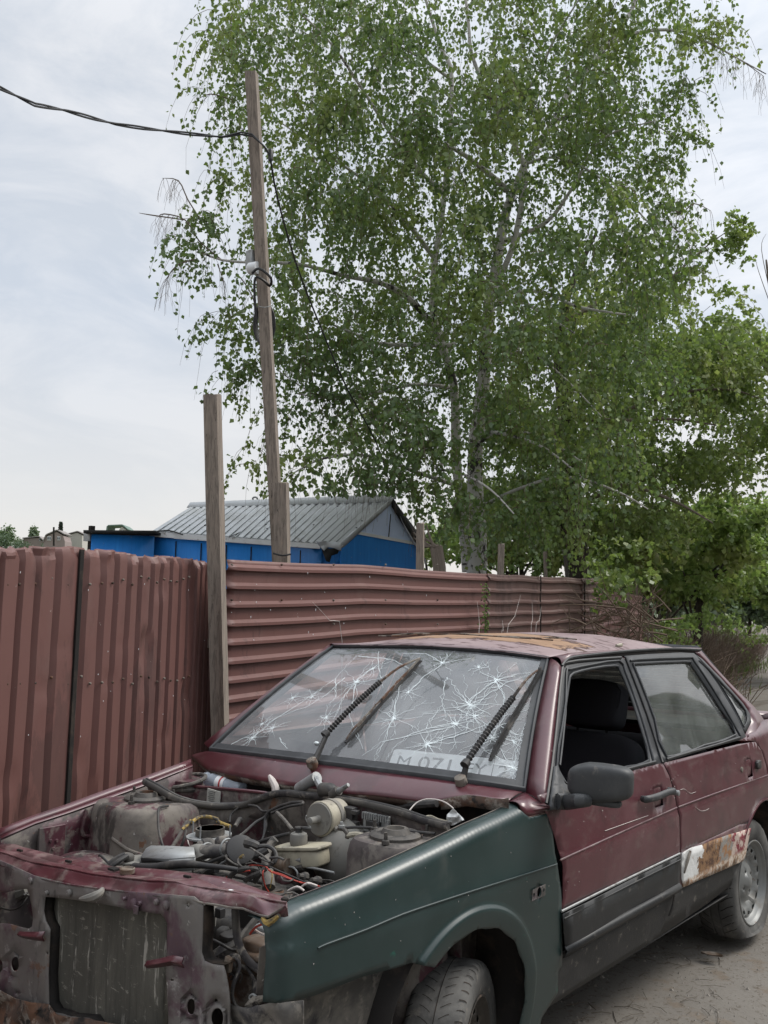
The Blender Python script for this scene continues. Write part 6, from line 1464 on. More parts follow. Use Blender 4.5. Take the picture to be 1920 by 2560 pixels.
m_ = MB(); m_.loft([sA+rn*.03+Vector((0,0,-.02)), sB+rn*.03+Vector((0,0,-.02))], [sA+Vector((0,0,.045)), sB+Vector((0,0,.045))], 1); m_.loft([sA+rn*.03+(EL-RL)*.10, sB+rn*.03+(ER-RR)*.10], [sA+rn*.03+Vector((0,0,.04)), sB+rn*.03+Vector((0,0,.04))], 1); m_.build('ridge_cap', 'roof_sheet', roofo or shed, solid=.006)
back_e = RR+(RR-ER)*1.0; back_e.z = ER.z; back_l = RL+(RL-EL)*1.0; back_l.z = EL.z
MB().loft([RL,RR],[back_l,EG+(EG-ER)*.1],2).build('roof_back', 'roof_sheet', shed, solid=.01)
def down(p, z=0): return Vector((p.x, p.y, z))
lw = EL.lerp(ER,.0); 
m_ = MB(); m_.loft([EL+Vector((0,0,-.05)), ER.lerp(EL,.1)+Vector((0,0,-.05))], [down(EL), down(ER.lerp(EL,.1))], 1); m_.build('wall', 'blue', shed, solid=.02)
Tm = dep(dd(765,1150),10.75)
m_ = MB(); m_.add([ER+Vector((.0,0,-.0)), Tm, EG, down(EG), down(ER)], [(0,1,2,3,4)]); m_.build('end_wall', 'blue', shed, smooth=False, solid=.02)
m_ = MB(); m_.add([Tm, RR, EG], [(0,1,2)]); m_.build('gable', 'pale_blue', shed, smooth=False, solid=.012)
m_ = MB(); m_.beam(Tm+Vector((.01,-.02,0)), EG+Vector((.01,-.02,0)), .03, .035); m_.beam(Tm+Vector((.01,-.02,0)), ER+Vector((.01,-.02,0)), .03,.035); m_.beam(EL+Vector((.0,-.03,-.02)), ER.lerp(EL,.1)+Vector((0,-.03,-.02)), .03, .055); m_.build('white_trim', 'white_trim', shed)
gmid = Tm.lerp(EG,.52); MB().beam(gmid+Vector((.012,-.02,0)), gmid.lerp(RR,.62)+Vector((.012,-.02,.0)), .006,.008).build('board_joint', 'inner', shed)
MB().loft([RR+Vector((.02,-.03,.02)), ER+Vector((.02,-.03,.03))],[RR+Vector((.0,-.03,-.06)), ER+Vector((.0,-.03,-.06))],1).build('bargeboard', 'roof_sheet', shed, solid=.01)
MB().loft([RR+Vector((.02,-.03,.03)), EG+Vector((.04,0,0))],[RR+Vector((.02,-.03,-.10)), EG+Vector((.04,0,-.12))],1).build('roof_edge_felt', 'black_sheet', shed, solid=.01)
for k in range(1, 7):
    q = down(EL.lerp(ER, k/7.6), EL.lerp(ER, k/7.6).z-.08)+Vector((.0,-.012,0)); MB().beam(q, down(q), .012, .008).build('board_joint', 'inner', shed)
for k in range(1, 5):
    a_ = ER.lerp(EG, k/5)+Vector((.0,-.012,.05)); MB().beam(a_, down(a_), .010, .008).build('board_joint', 'inner', shed)
# torn felt and bent roof corner
tf = [dd(688,1170),dd(700,1180),dd(712,1185),dd(733,1183),dd(730,1195),dd(716,1200),dd(712,1215),dd(704,1212),dd(698,1195)]
pl_ = dep(dd(710,1190),10.5)
panel('torn_felt', tf, lambda x, y: dep((x,y),10.45+.05*nz((x*.05,y*.05,1))), 'black_sheet', shed, step=8, solid=.006)
panel('bent_roof_corner', [dd(682,1168),dd(735,1172),dd(737,1190),dd(722,1184),dd(708,1182),dd(700,1190),dd(690,1180)], lambda x, y: dep((x,y),10.38+.06*nz((x*.04,y*.04,5))), 'roof_sheet', shed, step=8, solid=.006)
panel('wall_panel', [dd(690,1178),dd(737,1178),dd(737,1260),dd(690,1260)], lambda x, y: dep((x,y),10.66), 'blue', shed, step=20, solid=.01)
for k in range(14):
    u = r2_.random(); v = r2_.random(); q = EL.lerp(ER,u).lerp(RL.lerp(RR,u),v)+rn*.03; MB().sup(q,(.025,.025,.012),1,1,4,8).build('roof_screw','inner',roofo or shed)
dw([(548,1083,11.9),(546,1076,11.9),(553,1074,11.9),(557,1080,11.9),(556,1086,11.9)], .012, 'alu', 'ridge_loop', shed)
dw([(340,1148,10.2),(365,1146,10.3),(395,1155,10.25)], .008, 'cable', 'cable', shed); dw([(495,1160,10.3),(540,1140,10.8),(580,1118,11.1)], .006, 'cable', 'cable', shed)
# lean-to on its left
anx = thing('blue_lean_to', 'low blue lean-to with a thin black flat roof left of the shed', 'shed', tuple(down(dep(dd(265,1155),9.9))))
AL, AR = dep(dd(202,1154),9.8), dep(dd(334,1158),10.1)
MB().loft([AL, AR],[down(AL), down(AR)],1).build('wall','blue',anx,solid=.02)
bkv = Vector((-.9,1.0,0))
MB().loft([AL, AL+bkv],[down(AL), down(AL+bkv)],1).build('wall','blue',anx,solid=.02)
m_ = MB(); r0_, r1_ = dep(dd(180,1151),9.7), dep(dd(336,1152),10.0); m_.loft([r0_, r1_],[r0_+bkv*1.1, r1_+bkv*1.1],1); m_.build('flat_roof','black_sheet',anx,solid=.03)
MB().box(dep(dd(196,1160),9.9), (.12,.1,.09)).build('eaves_board','alu',anx)
MB().box(dep(dd(197,1166),9.95), (.05,.05,.3)).build('corner_post','inner',anx)

# ---- hillside far left with its houses and trees
hm_ = MB(); 
def hill(u, v):
    Z = 170+330*v; px = -700+1500*u; q = dep((px, 1500), Z); k = min(1, v*1.9)
    top = (1.48+ (1540-(1396+5*nz((u*6,0,2))))/FOC*Z)*1.0
    return (q.x, q.y, -.3+top*(k**.8)*float(np.interp(u,[0,.55,.85,1],[1,1,.6,.1])))
hm_.grid(hill, 40, 16); hb_ = hm_.build('hills', 'hill', None); hb_['kind'] = 'structure'
ZH = 360; k1 = ZH/FOC
MT['house_brown'] = worn('hazy_brown_boards', (.25,.20,.19), .8); MT['house_white'] = worn('pale_render', (.42,.40,.37), .8); MT['house_roof'] = worn('hazy_dark_roof', (.22,.20,.19), .8); MT['roof_green'] = worn('green_roof', (.12,.18,.15), .7); MT['pane'] = worn('window_dark', (.10,.11,.12), .3)  # brown wall and roof colours paled to paint in the distance haze
RTH = Vector((RT[0], RT[1], 0)).normalized(); FWH = Vector((_f[0], _f[1], 0)).normalized()
def hp(px, py, dz=0): return dep(cH(px,py), ZH+dz)
def house(name, lab, outline, mat, roofpts, roofmat, wins, depth=8, Z=0):
    P = [hp(*p, Z) for p in outline]; base = P[0].copy(); base.z = 0
    h = thing(name, lab, 'house', tuple(P[0]))
    m_ = MB(); n = len(P); m_.add(P+[p+FWH*depth for p in P], [tuple(range(n)), tuple(range(2*n-1,n-1,-1))]+[(i,(i+1)%n,n+(i+1)%n,n+i) for i in range(n)]); m_.build('wall', mat, h, smooth=False)
    m_ = MB()
    for a, b in zip(roofpts, roofpts[1:]):
        A_, B_ = hp(*a, Z-.6), hp(*b, Z-.6); m_.loft([A_+Vector((0,0,.25)), B_+Vector((0,0,.25))],[A_+FWH*(depth+1.2)+Vector((0,0,.25)), B_+FWH*(depth+1.2)+Vector((0,0,.25))],1)
    m_.build('roof', roofmat, h, smooth=False, solid=.35)
    for (x, y, w, hh) in wins:
        c = hp(x, y, Z-.1); m_ = MB(); m_.box(c, (w*k1/5.18,.15,hh*k1/5.18), Matrix.Rotation(math.atan2(RTH.y,RTH.x),4,'Z')); f_ = m_.build('window', 'white_trim', h, smooth=False)
        m_ = MB()
        for s in (-.25,.25): m_.box(c-FWH*.12+RTH*(s*w*k1/5.18), (w*k1/5.18*.36,.12,hh*k1/5.18*.66), Matrix.Rotation(math.atan2(RTH.y,RTH.x),4,'Z'))
        m_.build('pane', 'pane', f_, smooth=False)
    return h
house('hill_house', 'brown house with a bent barn-style roof on the far hill', [(565,500),(565,385),(600,315),(735,255),(820,310),(840,380),(840,500)], 'house_brown', [(558,395),(598,305),(735,245),(828,300)], 'house_roof', [(638,342,52,52),(762,342,40,48)])
house('hill_house', 'long pale house with small windows beside the brown one on the hill', [(780,500),(780,325),(1000,268),(1065,300),(1065,500)], 'house_white', [(775,322),(1002,262),(1075,298)], 'house_roof', [(845,365,22,40),(875,365,22,40)], Z=15)
house('hill_house', 'house with a faded green roof showing above the lean-to', [(1545,300),(1545,225),(1580,190),(1640,235),(1640,300)], 'house_white', [(1385,262),(1395,190),(1580,182),(1655,245)], 'roof_green', [(1590,245,22,22)], Z=-40)
house('hill_house', 'small dark-roofed cottage left of the brown house', [(300,500),(300,345),(500,335),(580,410),(580,500)], 'house_brown', [(290,350),(500,328),(590,412)], 'house_roof', [(515,360,14,40)], Z=30)
po = thing('chimney_pole', 'thin dark pole in front of the brown house on the hill', 'pole', tuple(hp(697,400,-5))); MB().tube([hp(697,195,-5), hp(697,440,-5)], .35, 6, smooth=0).build('pole_shaft', 'inner', po)

# ================================================================== TREES
def leaves_mesh(P, D, size, jit=.35, seed=1, fold=.25, aspect=.42):
    """P: leaf bases (n,3); D: unit axes; one kite-shaped blade each"""
    g = np.random.default_rng(seed); n = len(P); S = size*(1+jit*(g.random((n,1))*2-1))
    Rn = g.normal(size=(n,3)); X = np.cross(D, Rn); X /= np.linalg.norm(X, axis=1, keepdims=True)+1e-9; N = np.cross(X, D)
    b = P; t = P + D*S; m = P + D*S*.38 + N*S*fold*.3
    l = m + X*S*aspect; r = m - X*S*aspect
    V = np.stack([b, r, t, l], 1).reshape(-1,3); F = np.arange(4*n).reshape(-1,4)
    return V, F
def build_np(name, V, F, mat, parent):
    me = bpy.data.meshes.new(name); nv, nf = len(V), len(F)
    me.vertices.add(nv); me.vertices.foreach_set('co', V.astype(np.float32).ravel()); k = F.shape[1]
    me.loops.add(nf*k); me.loops.foreach_set('vertex_index', F.astype(np.int32).ravel())
    me.polygons.add(nf); me.polygons.foreach_set('loop_start', np.arange(0, nf*k, k, dtype=np.int32)); me.polygons.foreach_set('loop_total', np.full(nf, k, dtype=np.int32))
    me.update(calc_edges=True); me.validate()
    return link(name, me, mat, parent, smooth=False)
def twigs_np(paths, r0, sides=3):
    """paths (n,m,3) -> thin prisms"""
    n, m, _ = paths.shape; T = np.gradient(paths, axis=1); T /= np.linalg.norm(T, axis=2, keepdims=True)+1e-9
    ref = np.array([.3,.5,.81]); A = np.cross(T, ref); A /= np.linalg.norm(A, axis=2, keepdims=True)+1e-9; B = np.cross(T, A)
    taper = np.linspace(1, .35, m)[None,:,None]*r0
    rings = [paths + (A*math.cos(2*PI*k/sides)+B*math.sin(2*PI*k/sides))*taper for k in range(sides)]
    V = np.stack(rings, 2).reshape(-1,3)
    idx = np.arange(n*m*sides).reshape(n,m,sides); F = []
    for k in range(sides):
        k2 = (k+1)%sides; F.append(np.stack([idx[:,:-1,k], idx[:,:-1,k2], idx[:,1:,k2], idx[:,1:,k]], -1).reshape(-1,4))
    return V, np.concatenate(F)
def clumps_px(poly, Z0, Z1, n, seed, Zc=None, dens=None):
    """clump centres: points spread through the crown's depth, inside the outline as seen"""
    g = random.Random(seed); out = []; xs = [p[0] for p in poly]; ys = [p[1] for p in poly]
    while len(out) < n:
        x, y = g.uniform(min(xs), max(xs)), g.uniform(min(ys), max(ys))
        if not inpoly(x, y, poly): continue
        if dens and g.random() > dens(x, y): continue
        Z = g.uniform(Z0, Z1); out.append(dep(dd(x, y), Z))
    return out
def foliage(C_, rad, ntw, nlf, L, droop, size, seed, hang=.75, zsq=.7, keep=None, thin=1.0, prune=False):
    g = np.random.default_rng(seed); C_ = np.array([tuple(c) for c in C_]); nc = len(C_); n = nc*ntw
    cc = np.repeat(C_, ntw, 0)
    o = g.normal(size=(n,3)); o /= np.linalg.norm(o, axis=1, keepdims=True); o *= (g.random((n,1))**.5)*rad; o[:,2] *= zsq
    p0 = cc + o*.6; h = o.copy(); h[:,2] = np.abs(h[:,2])*.3; h += g.normal(size=(n,3))*rad*.25; h /= np.linalg.norm(h, axis=1, keepdims=True)+1e-9
    Ls = L*(.5+g.random((n,1))); m = 6; s = np.linspace(0,1,m)[None,:,None]
    path = p0[:,None,:] + h[:,None,:]*Ls[:,None,:]*s*(1-.35*s) + np.array([0,0,-1.0])[None,None,:]*Ls[:,None,:]*droop*s**2
    path += g.normal(size=path.shape)*.012*s
    u = g.random((n,nlf))*.95+.05; q = u*(m-1); i = np.clip(q.astype(int),0,m-2); f = (q-i)[...,None]
    ar = np.arange(n)[:,None]; P = path[ar,i]*(1-f)+path[ar,i+1]*f
    P = (P + g.normal(size=P.shape)*.018).reshape(-1,3)
    if prune:
        def low(Q):
            v = Q-CAM; Zq = v@_f; x = (960+FOC*(v@RT)/Zq)*.86406; y = (1280-FOC*(v@UP)/Zq)*.86406
            return y > np.interp(x, [500,560,850,905,950,1000,1300], [1090,1070,1066,1150,1205,1225,1245])
        ok = ~low(P); P = P[ok]; path = path[~low(path[:,3])]
    D = g.normal(size=P.shape)*.55; D[:,2] -= hang; D /= np.linalg.norm(D, axis=1, keepdims=True)
    if thin < 1:
        k = g.random(len(P)) < thin; P, D = P[k], D[k]
    V, F = leaves_mesh(P, D, size, seed=seed)
    return V, F, path
def limb(pts, r0, r1, name, mat, par, n=10, wob=.0):
    P = [dep(dd(x,y),Z) for x,y,Z in pts]; r = [r0+(r1-r0)*k/(len(P)-1) for k in range(len(P))]
    return MB().tube(P, r, n, smooth=4).build(name, mat, par)

# ---- the big birch
birch = thing('birch_tree', 'tall white-barked birch with drooping branches behind the fence', 'tree', tuple(down(dep(dd(1030,1240),11))))
base_ = down(dep(dd(1030,1240),11))
MB().tube([base_, base_.lerp(dep(dd(1030,1240),11),.5), dep(dd(1030,1240),11), dep(dd(1031,1180),11), dep(dd(1031,1110),11)], [.17,.14,.125,.115,.105], 16).build('trunk_base', 'bark_base', birch)
limb([(1031,1112,11),(1026,1040,11),(1028,960,11),(1038,880,11),(1046,800,11),(1052,700,11),(1066,610,11),(1086,490,11.1),(1098,442,11.1)], .100, .052, 'trunk', 'bark', birch, 14)
limb([(1098,442,11.1),(1134,355,11.2),(1154,325,11.2),(1195,264,11.3),(1225,203,11.4),(1310,100,11.5),(1362,26,11.6),(1400,-80,11.7)], .05, .022, 'limb', 'bark', birch)
limb([(1068,620,11),(1105,540,10.8),(1128,430,10.7),(1132,355,10.7),(1073,243,10.6),(1022,127,10.5),(1012,51,10.5),(1000,-60,10.5)], .038, .014, 'limb', 'bark', birch)
limb([(1010,1235,11.4),(1000,1120,11.5),(985,990,11.5),(981,838,11.5),(951,736,11.5),(936,676,11.5),(940,560,11.5),(960,420,11.6),(976,173,11.7),(951,101,11.8),(920,0,11.8)], .070, .018, 'second_stem', 'bark', birch, 12)
for L, a, b in [([(1095,410,10.9),(1062,380,10.7),(1008,338,10.5),(960,310,10.3)],.038,.02), ([(951,736,11.5),(900,660,11.1),(830,614,10.8),(740,595,10.4),(640,570,10),(480,562,9.6),(400,520,9.5)],.045,.006), ([(981,745,11.4),(920,745,11),(820,742,10.6),(760,718,10.2),(690,690,9.9)],.036,.008),
                ([(1070,640,10.9),(1114,630,10.5),(1175,632,10.2),(1244,661,9.9),(1306,673,9.6),(1360,680,9.5)],.028,.008), ([(1064,660,10.9),(1120,650,10.5),(1180,682,10.2),(1240,720,9.9)],.03,.01), ([(1090,520,11),(1180,480,10.8),(1240,400,10.6),(1300,300,10.4),(1420,260,10.2)],.03,.006),
                ([(1195,264,11.3),(1240,250,11.1),(1330,240,10.9),(1400,260,10.6),(1460,300,10.5)],.024,.005), ([(1310,100,11.5),(1380,70,11.3),(1460,66,11.1),(1530,92,10.9),(1600,130,10.7),(1655,160,10.6)],.026,.005), ([(940,560,11.5),(870,470,11.2),(800,400,11),(700,330,10.7),(600,260,10.4)],.032,.006),
                ([(960,420,11.6),(880,340,11.3),(800,220,11),(720,100,10.8),(640,20,10.6)],.03,.008), ([(976,173,11.7),(900,120,11.4),(780,60,11)],.022,.008), ([(1073,243,10.6),(1150,180,10.4),(1200,80,10.2),(1250,0,10)],.022,.008), ([(1028,960,11),(1090,930,10.6),(1180,950,10.2),(1260,1000,9.9)],.028,.007),
                ([(1035,930,11),(1100,940,10.2),(1180,970,9.8),(1280,1050,9.5)],.026,.006), ([(985,990,11.5),(940,1010,10.8),(1000,1024,9.6),(1060,1058,9.3),(1110,1110,9.2)],.022,.006), ([(990,1050,11.5),(900,1020,10.6),(800,985,9.9),(700,990,9.4),(620,1030,9.2)],.03,.006),
                ([(1031,1100,11),(1110,1060,10.4),(1220,1030,10),(1330,1060,9.8),(1400,1100,9.7)],.025,.006), ([(981,838,11.5),(900,830,11),(800,850,10.5),(700,860,10),(600,800,9.8)],.026,.005), ([(1046,800,11),(1120,760,10.7),(1200,800,10.4),(1300,900,10)],.024,.006), ([(1134,355,11.2),(1200,340,11),(1290,380,10.7),(1400,480,10.4),(1440,560,10.2)],.02,.005)]:
    limb(L, a, b, 'branch', 'bark', birch, 8)
PB1 = [(540,-160),(500,60),(510,180),(545,260),(560,360),(545,410),(540,440),(510,490),(530,520),(580,545),(610,600),(580,660),(580,690),(600,730),(650,760),(760,750),(830,790),(800,860),(700,900),(640,950),(620,990),(850,985),(925,1010),(1000,1110),(1250,1130),(1330,1040),(1450,860),(1450,700),(1390,560),(1385,430),(1425,300),(1400,190),(1440,120),(1455,50),(1490,-160)]
def bd(x, y):
    v = .50+1.9*noise.noise(Vector((x/95, y/95, 3)))
    if y < 400: v *= .72
    if x > 1250 and y > 500: v *= .8
    if 780 < y < 1070 and x < 960: v *= .30
    return max(.06, v)
cl1 = clumps_px(PB1, 8.9, 13.2, 520, 3, dens=bd)
cams = Vector(CAM); fwv = Vector(_f)
def hides_stem(c):
    v = c-cams; Z = v.dot(fwv); x = (960+FOC*v.dot(Vector(RT))/Z)*.86406; y = (1280-FOC*v.dot(Vector(UP))/Z)*.86406
    if Z > 11: return False
    tx = float(np.interp(y, [240,330,440,620,800,1000,1240], [1190,1150,1098,1062,1046,1030,1030])); t2 = float(np.interp(y, [0,200,440,700,850,1000,1240], [930,975,960,945,981,985,1005]))
    return (abs(x-tx) < 45 or (abs(x-t2) < 26 and y < 900)) and random.random() < .58
cl1 = [c for c in cl1 if not hides_stem(c)]
V, F, pth = foliage(cl1, .40, 12, 17, .52, 1.15, .052, 5, hang=.9, prune=True)
build_np('crown', V, F, 'birch_leaf', birch)
Vt, Ft = twigs_np(pth[::2], .0035); build_np('twigs', Vt, Ft, 'twig', birch)
# ragged outer sprays: thin, each a branchlet with drooping leafy twigs
sp = []
for (x, y, Z, n) in [(480,90,10.4,3),(480,190,10.4,3),(520,280,10.3,3),(485,395,10,2),(440,470,9.7,3),(420,525,9.6,2),(390,575,9.6,1),(500,690,9.8,3),(520,720,9.8,2),(540,790,9.8,3),(520,800,9.7,1),(600,880,9.6,2),(565,970,9.5,1),(570,1050,9.4,1),(560,1010,9.4,1),(640,985,9.3,4),(690,840,9.9,3),(760,840,9.9,3),(830,880,9.8,4),(740,930,9.6,3),(800,1000,9.6,5),(900,960,10,6),(720,1040,9.3,2),(790,1055,9.3,2),(870,1040,9.6,4),(1470,210,10.6,2),(1460,290,10.5,2),(1430,350,10.5,3),(1450,180,10.7,3),(1480,85,11,3),(1530,60,11,2),(1560,45,11,2),(1440,440,10.4,3),(1450,520,10.3,3),(1480,600,10.2,2),(900,880,10,4),(950,1080,10,4),(680,780,10,3),(620,740,10,3)]:
    for k in range(n): sp.append(dep(dd(x+random.uniform(-28,28), y+random.uniform(-22,22)), Z+random.uniform(-.3,.3)))
V, F, pth = foliage(sp, .22, 8, 13, .42, 1.1, .054, 9, thin=.9, prune=True)
build_np('outer_sprays', V, F, 'birch_leaf', birch); Vt, Ft = twigs_np(pth, .003); build_np('spray_twigs', Vt, Ft, 'twig', birch)
# bare hanging twigs
def bare(pts, nt, L, seed, par, spread=.5):
    g = random.Random(seed); P = [dep(dd(*p[:2]), p[2]) for p in pts]; m_ = MB(); m_.tube(P, [.007]*(len(P)-1)+[.002], 5)
    cv = curve(P, 40)
    for k in range(nt):
        q = cv[g.randint(6,39)]; a = g.uniform(0,6.3); l = L*g.uniform(.4,1.1); h = Vector((math.cos(a), math.sin(a), .0))*l*spread*g.uniform(.2,1)
        pts_ = [q + h*s*(1.4-.4*s) + Vector((0,0,-l*s**1.6)) for s in (0,.25,.5,.75,1)]
        m_.tube(pts_, [.0028,.0024,.002,.0016,.001], 3, cap=False, smooth=1)
        for j in range(2):
            q2 = pts_[2+j]; b = g.uniform(0,6.3); m_.tube([q2, q2+Vector((math.cos(b)*.05,math.sin(b)*.05,-.05)), q2+Vector((math.cos(b)*.07,math.sin(b)*.07,-.14))], .0012, 3, cap=False, smooth=0)
    m_.build('bare_twigs', 'twig_grey', par)
bare([(480,562,9.6),(430,520,9.5),(400,475,9.5),(355,462,9.5),(340,470,9.5)], 16, .34, 1, birch); bare([(430,470,9.5),(405,430,9.5),(385,390,9.5),(350,385,9.5)], 14, .22, 2, birch); bare([(420,560,9.5),(380,575,9.5),(355,610,9.5)], 12, .36, 3, birch); bare([(400,475,9.5),(330,465,9.5),(300,460,9.5)], 3, .12, 4, birch)
bare([(500,215,10.2),(455,203,10.2),(425,215,10.2)], 3, .12, 5, birch); bare([(1440,440,10.4),(1470,460,10.3),(1500,440,10.3),(1535,455,10.3)], 14, .5, 6, birch); bare([(1440,470,10.4),(1465,500,10.4),(1500,490,10.3)], 12, .5, 7, birch)
bare([(1530,92,10.9),(1600,130,10.7),(1650,165,10.6)], 26, .4, 8, birch); bare([(640,850,9.8),(700,860,9.8),(760,855,9.8),(820,870,9.8)], 18, .5, 9, birch); bare([(560,760,9.8),(590,850,9.7),(560,1000,9.6)], 8, .4, 10, birch); bare([(520,600,9.7),(545,640,9.7),(560,700,9.7)], 10, .3, 11, birch); bare([(470,570,9.6),(480,600,9.6)], 6, .4, 12, birch)

# ---- old dark-trunked tree to its right
old = thing('old_tree', 'broad leafy tree with a dark furrowed trunk right of the birch', 'tree', tuple(down(dep(dd(1245,1240),13.5))))
ob = down(dep(dd(1250,1240),13.5))
MB().tube([ob, dep(dd(1248,1240),13.5), dep(dd(1240,1120),13.5), dep(dd(1232,1000),13.5), dep(dd(1222,880),13.5), dep(dd(1212,780),13.5), dep(dd(1225,640),13.6), dep(dd(1290,500),13.8)], [.24,.17,.15,.13,.12,.10,.06,.02], 14).build('trunk', 'dark_bark', old)
limb([(1238,1180,13.4),(1215,1130,13.3),(1198,1100,13.2),(1150,1060,13)], .09, .04, 'limb', 'dark_bark', old); limb([(1215,1130,13.3),(1225,1085,13.2),(1235,1050,13)], .05, .02, 'limb', 'dark_bark', old)
for L in [[(1232,1000,13.5),(1300,920,13.4),(1420,860,13.2),(1560,840,13),(1640,860,13)], [(1225,900,13.5),(1330,910,13),(1440,905,12.8),(1560,920,12.6)], [(1222,800,13.5),(1340,700,13.6),(1450,600,13.8),(1540,520,14)], [(1240,1100,13.5),(1340,1050,13),(1450,1080,12.6),(1540,1130,12.4)], [(1215,700,13.6),(1340,620,13.8),(1400,540,14)], [(1230,960,13.5),(1150,900,13.8),(1090,840,14)]]:
    limb(L, .05, .008, 'branch', 'twig_grey', old, 7)
P2 = [(1100,760),(1260,580),(1350,620),(1440,640),(1490,640),(1560,650),(1605,680),(1659,710),(1760,700),(1780,1050),(1640,1030),(1560,1060),(1480,1110),(1340,1150),(1180,1160),(1060,1150),(1050,1000)]
cl2 = clumps_px(P2, 12.2, 17, 290, 13, dens=lambda x, y: max(.10, .5+1.5*noise.noise(Vector((x/80,y/80,8)))))
def hides_dark(c):
    v = c-cams; Z = v.dot(fwv); x = (960+FOC*v.dot(Vector(RT))/Z)*.86406; y = (1280-FOC*v.dot(Vector(UP))/Z)*.86406
    return Z < 13.6 and 700 < y and abs(x-float(np.interp(y, [780,880,1000,1240], [1212,1222,1232,1250]))) < 32 and random.random() < .75
cl2 = [c for c in cl2 if not hides_dark(c)]
V, F, pth = foliage(cl2, .52, 14, 16, .46, .75, .066, 15, hang=.65)
build_np('crown', V, F, 'dark_leaf', old); Vt, Ft = twigs_np(pth[::2], .004); build_np('twigs', Vt, Ft, 'twig', old)
sp2 = [dep(dd(x+random.uniform(-16,16),y+random.uniform(-14,14)),14) for (x,y,n) in [(1590,475,2),(1600,500,2),(1575,520,3),(1540,530,3),(1525,510,1),(1500,585,2),(1600,565,1),(1580,630,2),(1480,610,2),(1430,630,2),(1380,650,3)] for k in range(n)]
sp2 += [dep(dd(x+random.uniform(-14,14),y+random.uniform(-14,14)),z) for x,y,z in [(1290,1200,10.4),(1300,1230,10.3),(1290,1260,10.2),(1310,1280,10.2),(1340,1250,10.2),(1380,1180,10.5),(1400,1240,10.6)]]
V, F, pth = foliage(sp2, .20, 6, 12, .34, .15, .070, 17, hang=.2); build_np('outer_sprays', V, F, 'dark_leaf', old)
limb([(1540,520,14),(1570,500,14),(1598,470,14)], .01,.003, 'branch', 'twig', old, 5)
rb = thing('bare_branch_tree', 'leafless twigs of another tree at the right-hand edge', 'tree', tuple(down(dep(dd(1700,900),15)))); 
limb([(1720,1240,15),(1700,900,15),(1660,600,15),(1655,560,15)], .06, .003, 'trunk', 'twig_grey', rb, 6); limb([(1672,680,15),(1640,590,15),(1632,560,15)], .008,.002, 'branch', 'twig_grey', rb, 5); limb([(1668,650,15),(1645,540,15),(1655,505,15)], .008,.002, 'branch', 'twig_grey', rb, 5)

# ---- smaller trees down the lane
def small_tree(name, lab, x, ybase, Z, poly, n, lm, size, seed, grp=None, rad=.5, tm='dark_bark', tw=.08):
    b_ = down(dep(dd(x, ybase), Z)); t_ = thing(name, lab, 'tree', tuple(b_), grp); ys = [p[1] for p in poly]
    top = dep(dd(x, min(ys)*.7+max(ys)*.3), Z)
    MB().tube([b_, b_.lerp(top,.4)+Vector((.1,0,0)), top], [tw, tw*.8, tw*.2], 8).build('trunk', tm, t_)
    cl_ = clumps_px(poly, Z-2.2, Z+2.2, n, seed, dens=lambda a, b: max(.2, .65+.9*noise.noise(Vector((a/60,b/60,seed)))))
    for k in range(10):
        c = cl_[k]; MB().tube([b_.lerp(top,.3+.05*k), (b_.lerp(top,.5)+c)/2+Vector((0,0,.2)), c], [tw*.4,tw*.25,.006], 5).build('branch', tm, t_)
    V, F, pth = foliage(cl_, rad, 14, 14, .5, .25, size, seed, hang=.35); build_np('crown', V, F, lm, t_); Vt, Ft = twigs_np(pth, .004); build_np('twigs', Vt, Ft, 'twig', t_)
    return t_
small_tree('lane_tree', 'bright green bushy tree beyond the far red fence', 1500, 1300, 19, [(1330,1190),(1400,1120),(1480,1090),(1560,1070),(1640,1120),(1650,1220),(1590,1280),(1480,1280),(1380,1250)], 85, 'maple_leaf', .11, 31, 'small trees down the lane')
small_tree('lane_tree', 'bright green tree farthest right, overhanging the lane', 1720, 1340, 24, [(1570,1130),(1600,1090),(1640,1110),(1680,1060),(1800,1080),(1820,1280),(1700,1300),(1630,1290),(1580,1240)], 120, 'maple_leaf', .13, 33, 'small trees down the lane', rad=.6)
small_tree('lane_tree', 'shaded green tree behind the dark trunk and the thin posts', 1120, 1250, 17, [(900,1180),(960,1120),(1080,1050),(1240,1080),(1380,1120),(1440,1180),(1380,1215),(1180,1220),(940,1200)], 80, 'bush_leaf', .10, 35, 'small trees down the lane')
small_tree('lane_tree', 'dull green tree over the brown brush at the lane side', 1420, 1320, 21, [(1280,1220),(1380,1190),(1500,1210),(1570,1240),(1560,1290),(1440,1290),(1340,1250)], 80, 'bush_leaf', .11, 37, 'small trees down the lane')
# far pale green line closing the lane
tl_ = [];
for k in range(5):
    x = 1330+95*k; small_tree('distant_tree', ['pale distant tree seen through the gap left of the lane','pale distant tree second from the left beyond the lane','pale distant tree in the middle beyond the lane','pale distant tree nearest the end of the lane','pale distant tree at the right-hand edge'][k], x, 1315, 48+3*k, [(x-75,1290),(x-60,1215),(x-20,1185-8*(k%2)),(x+30,1195),(x+70,1240),(x+75,1340),(x-60,1340)], 48, 'far_leaf', .30, 50+k, 'distant trees beyond the lane', rad=1.2, tw=.15)

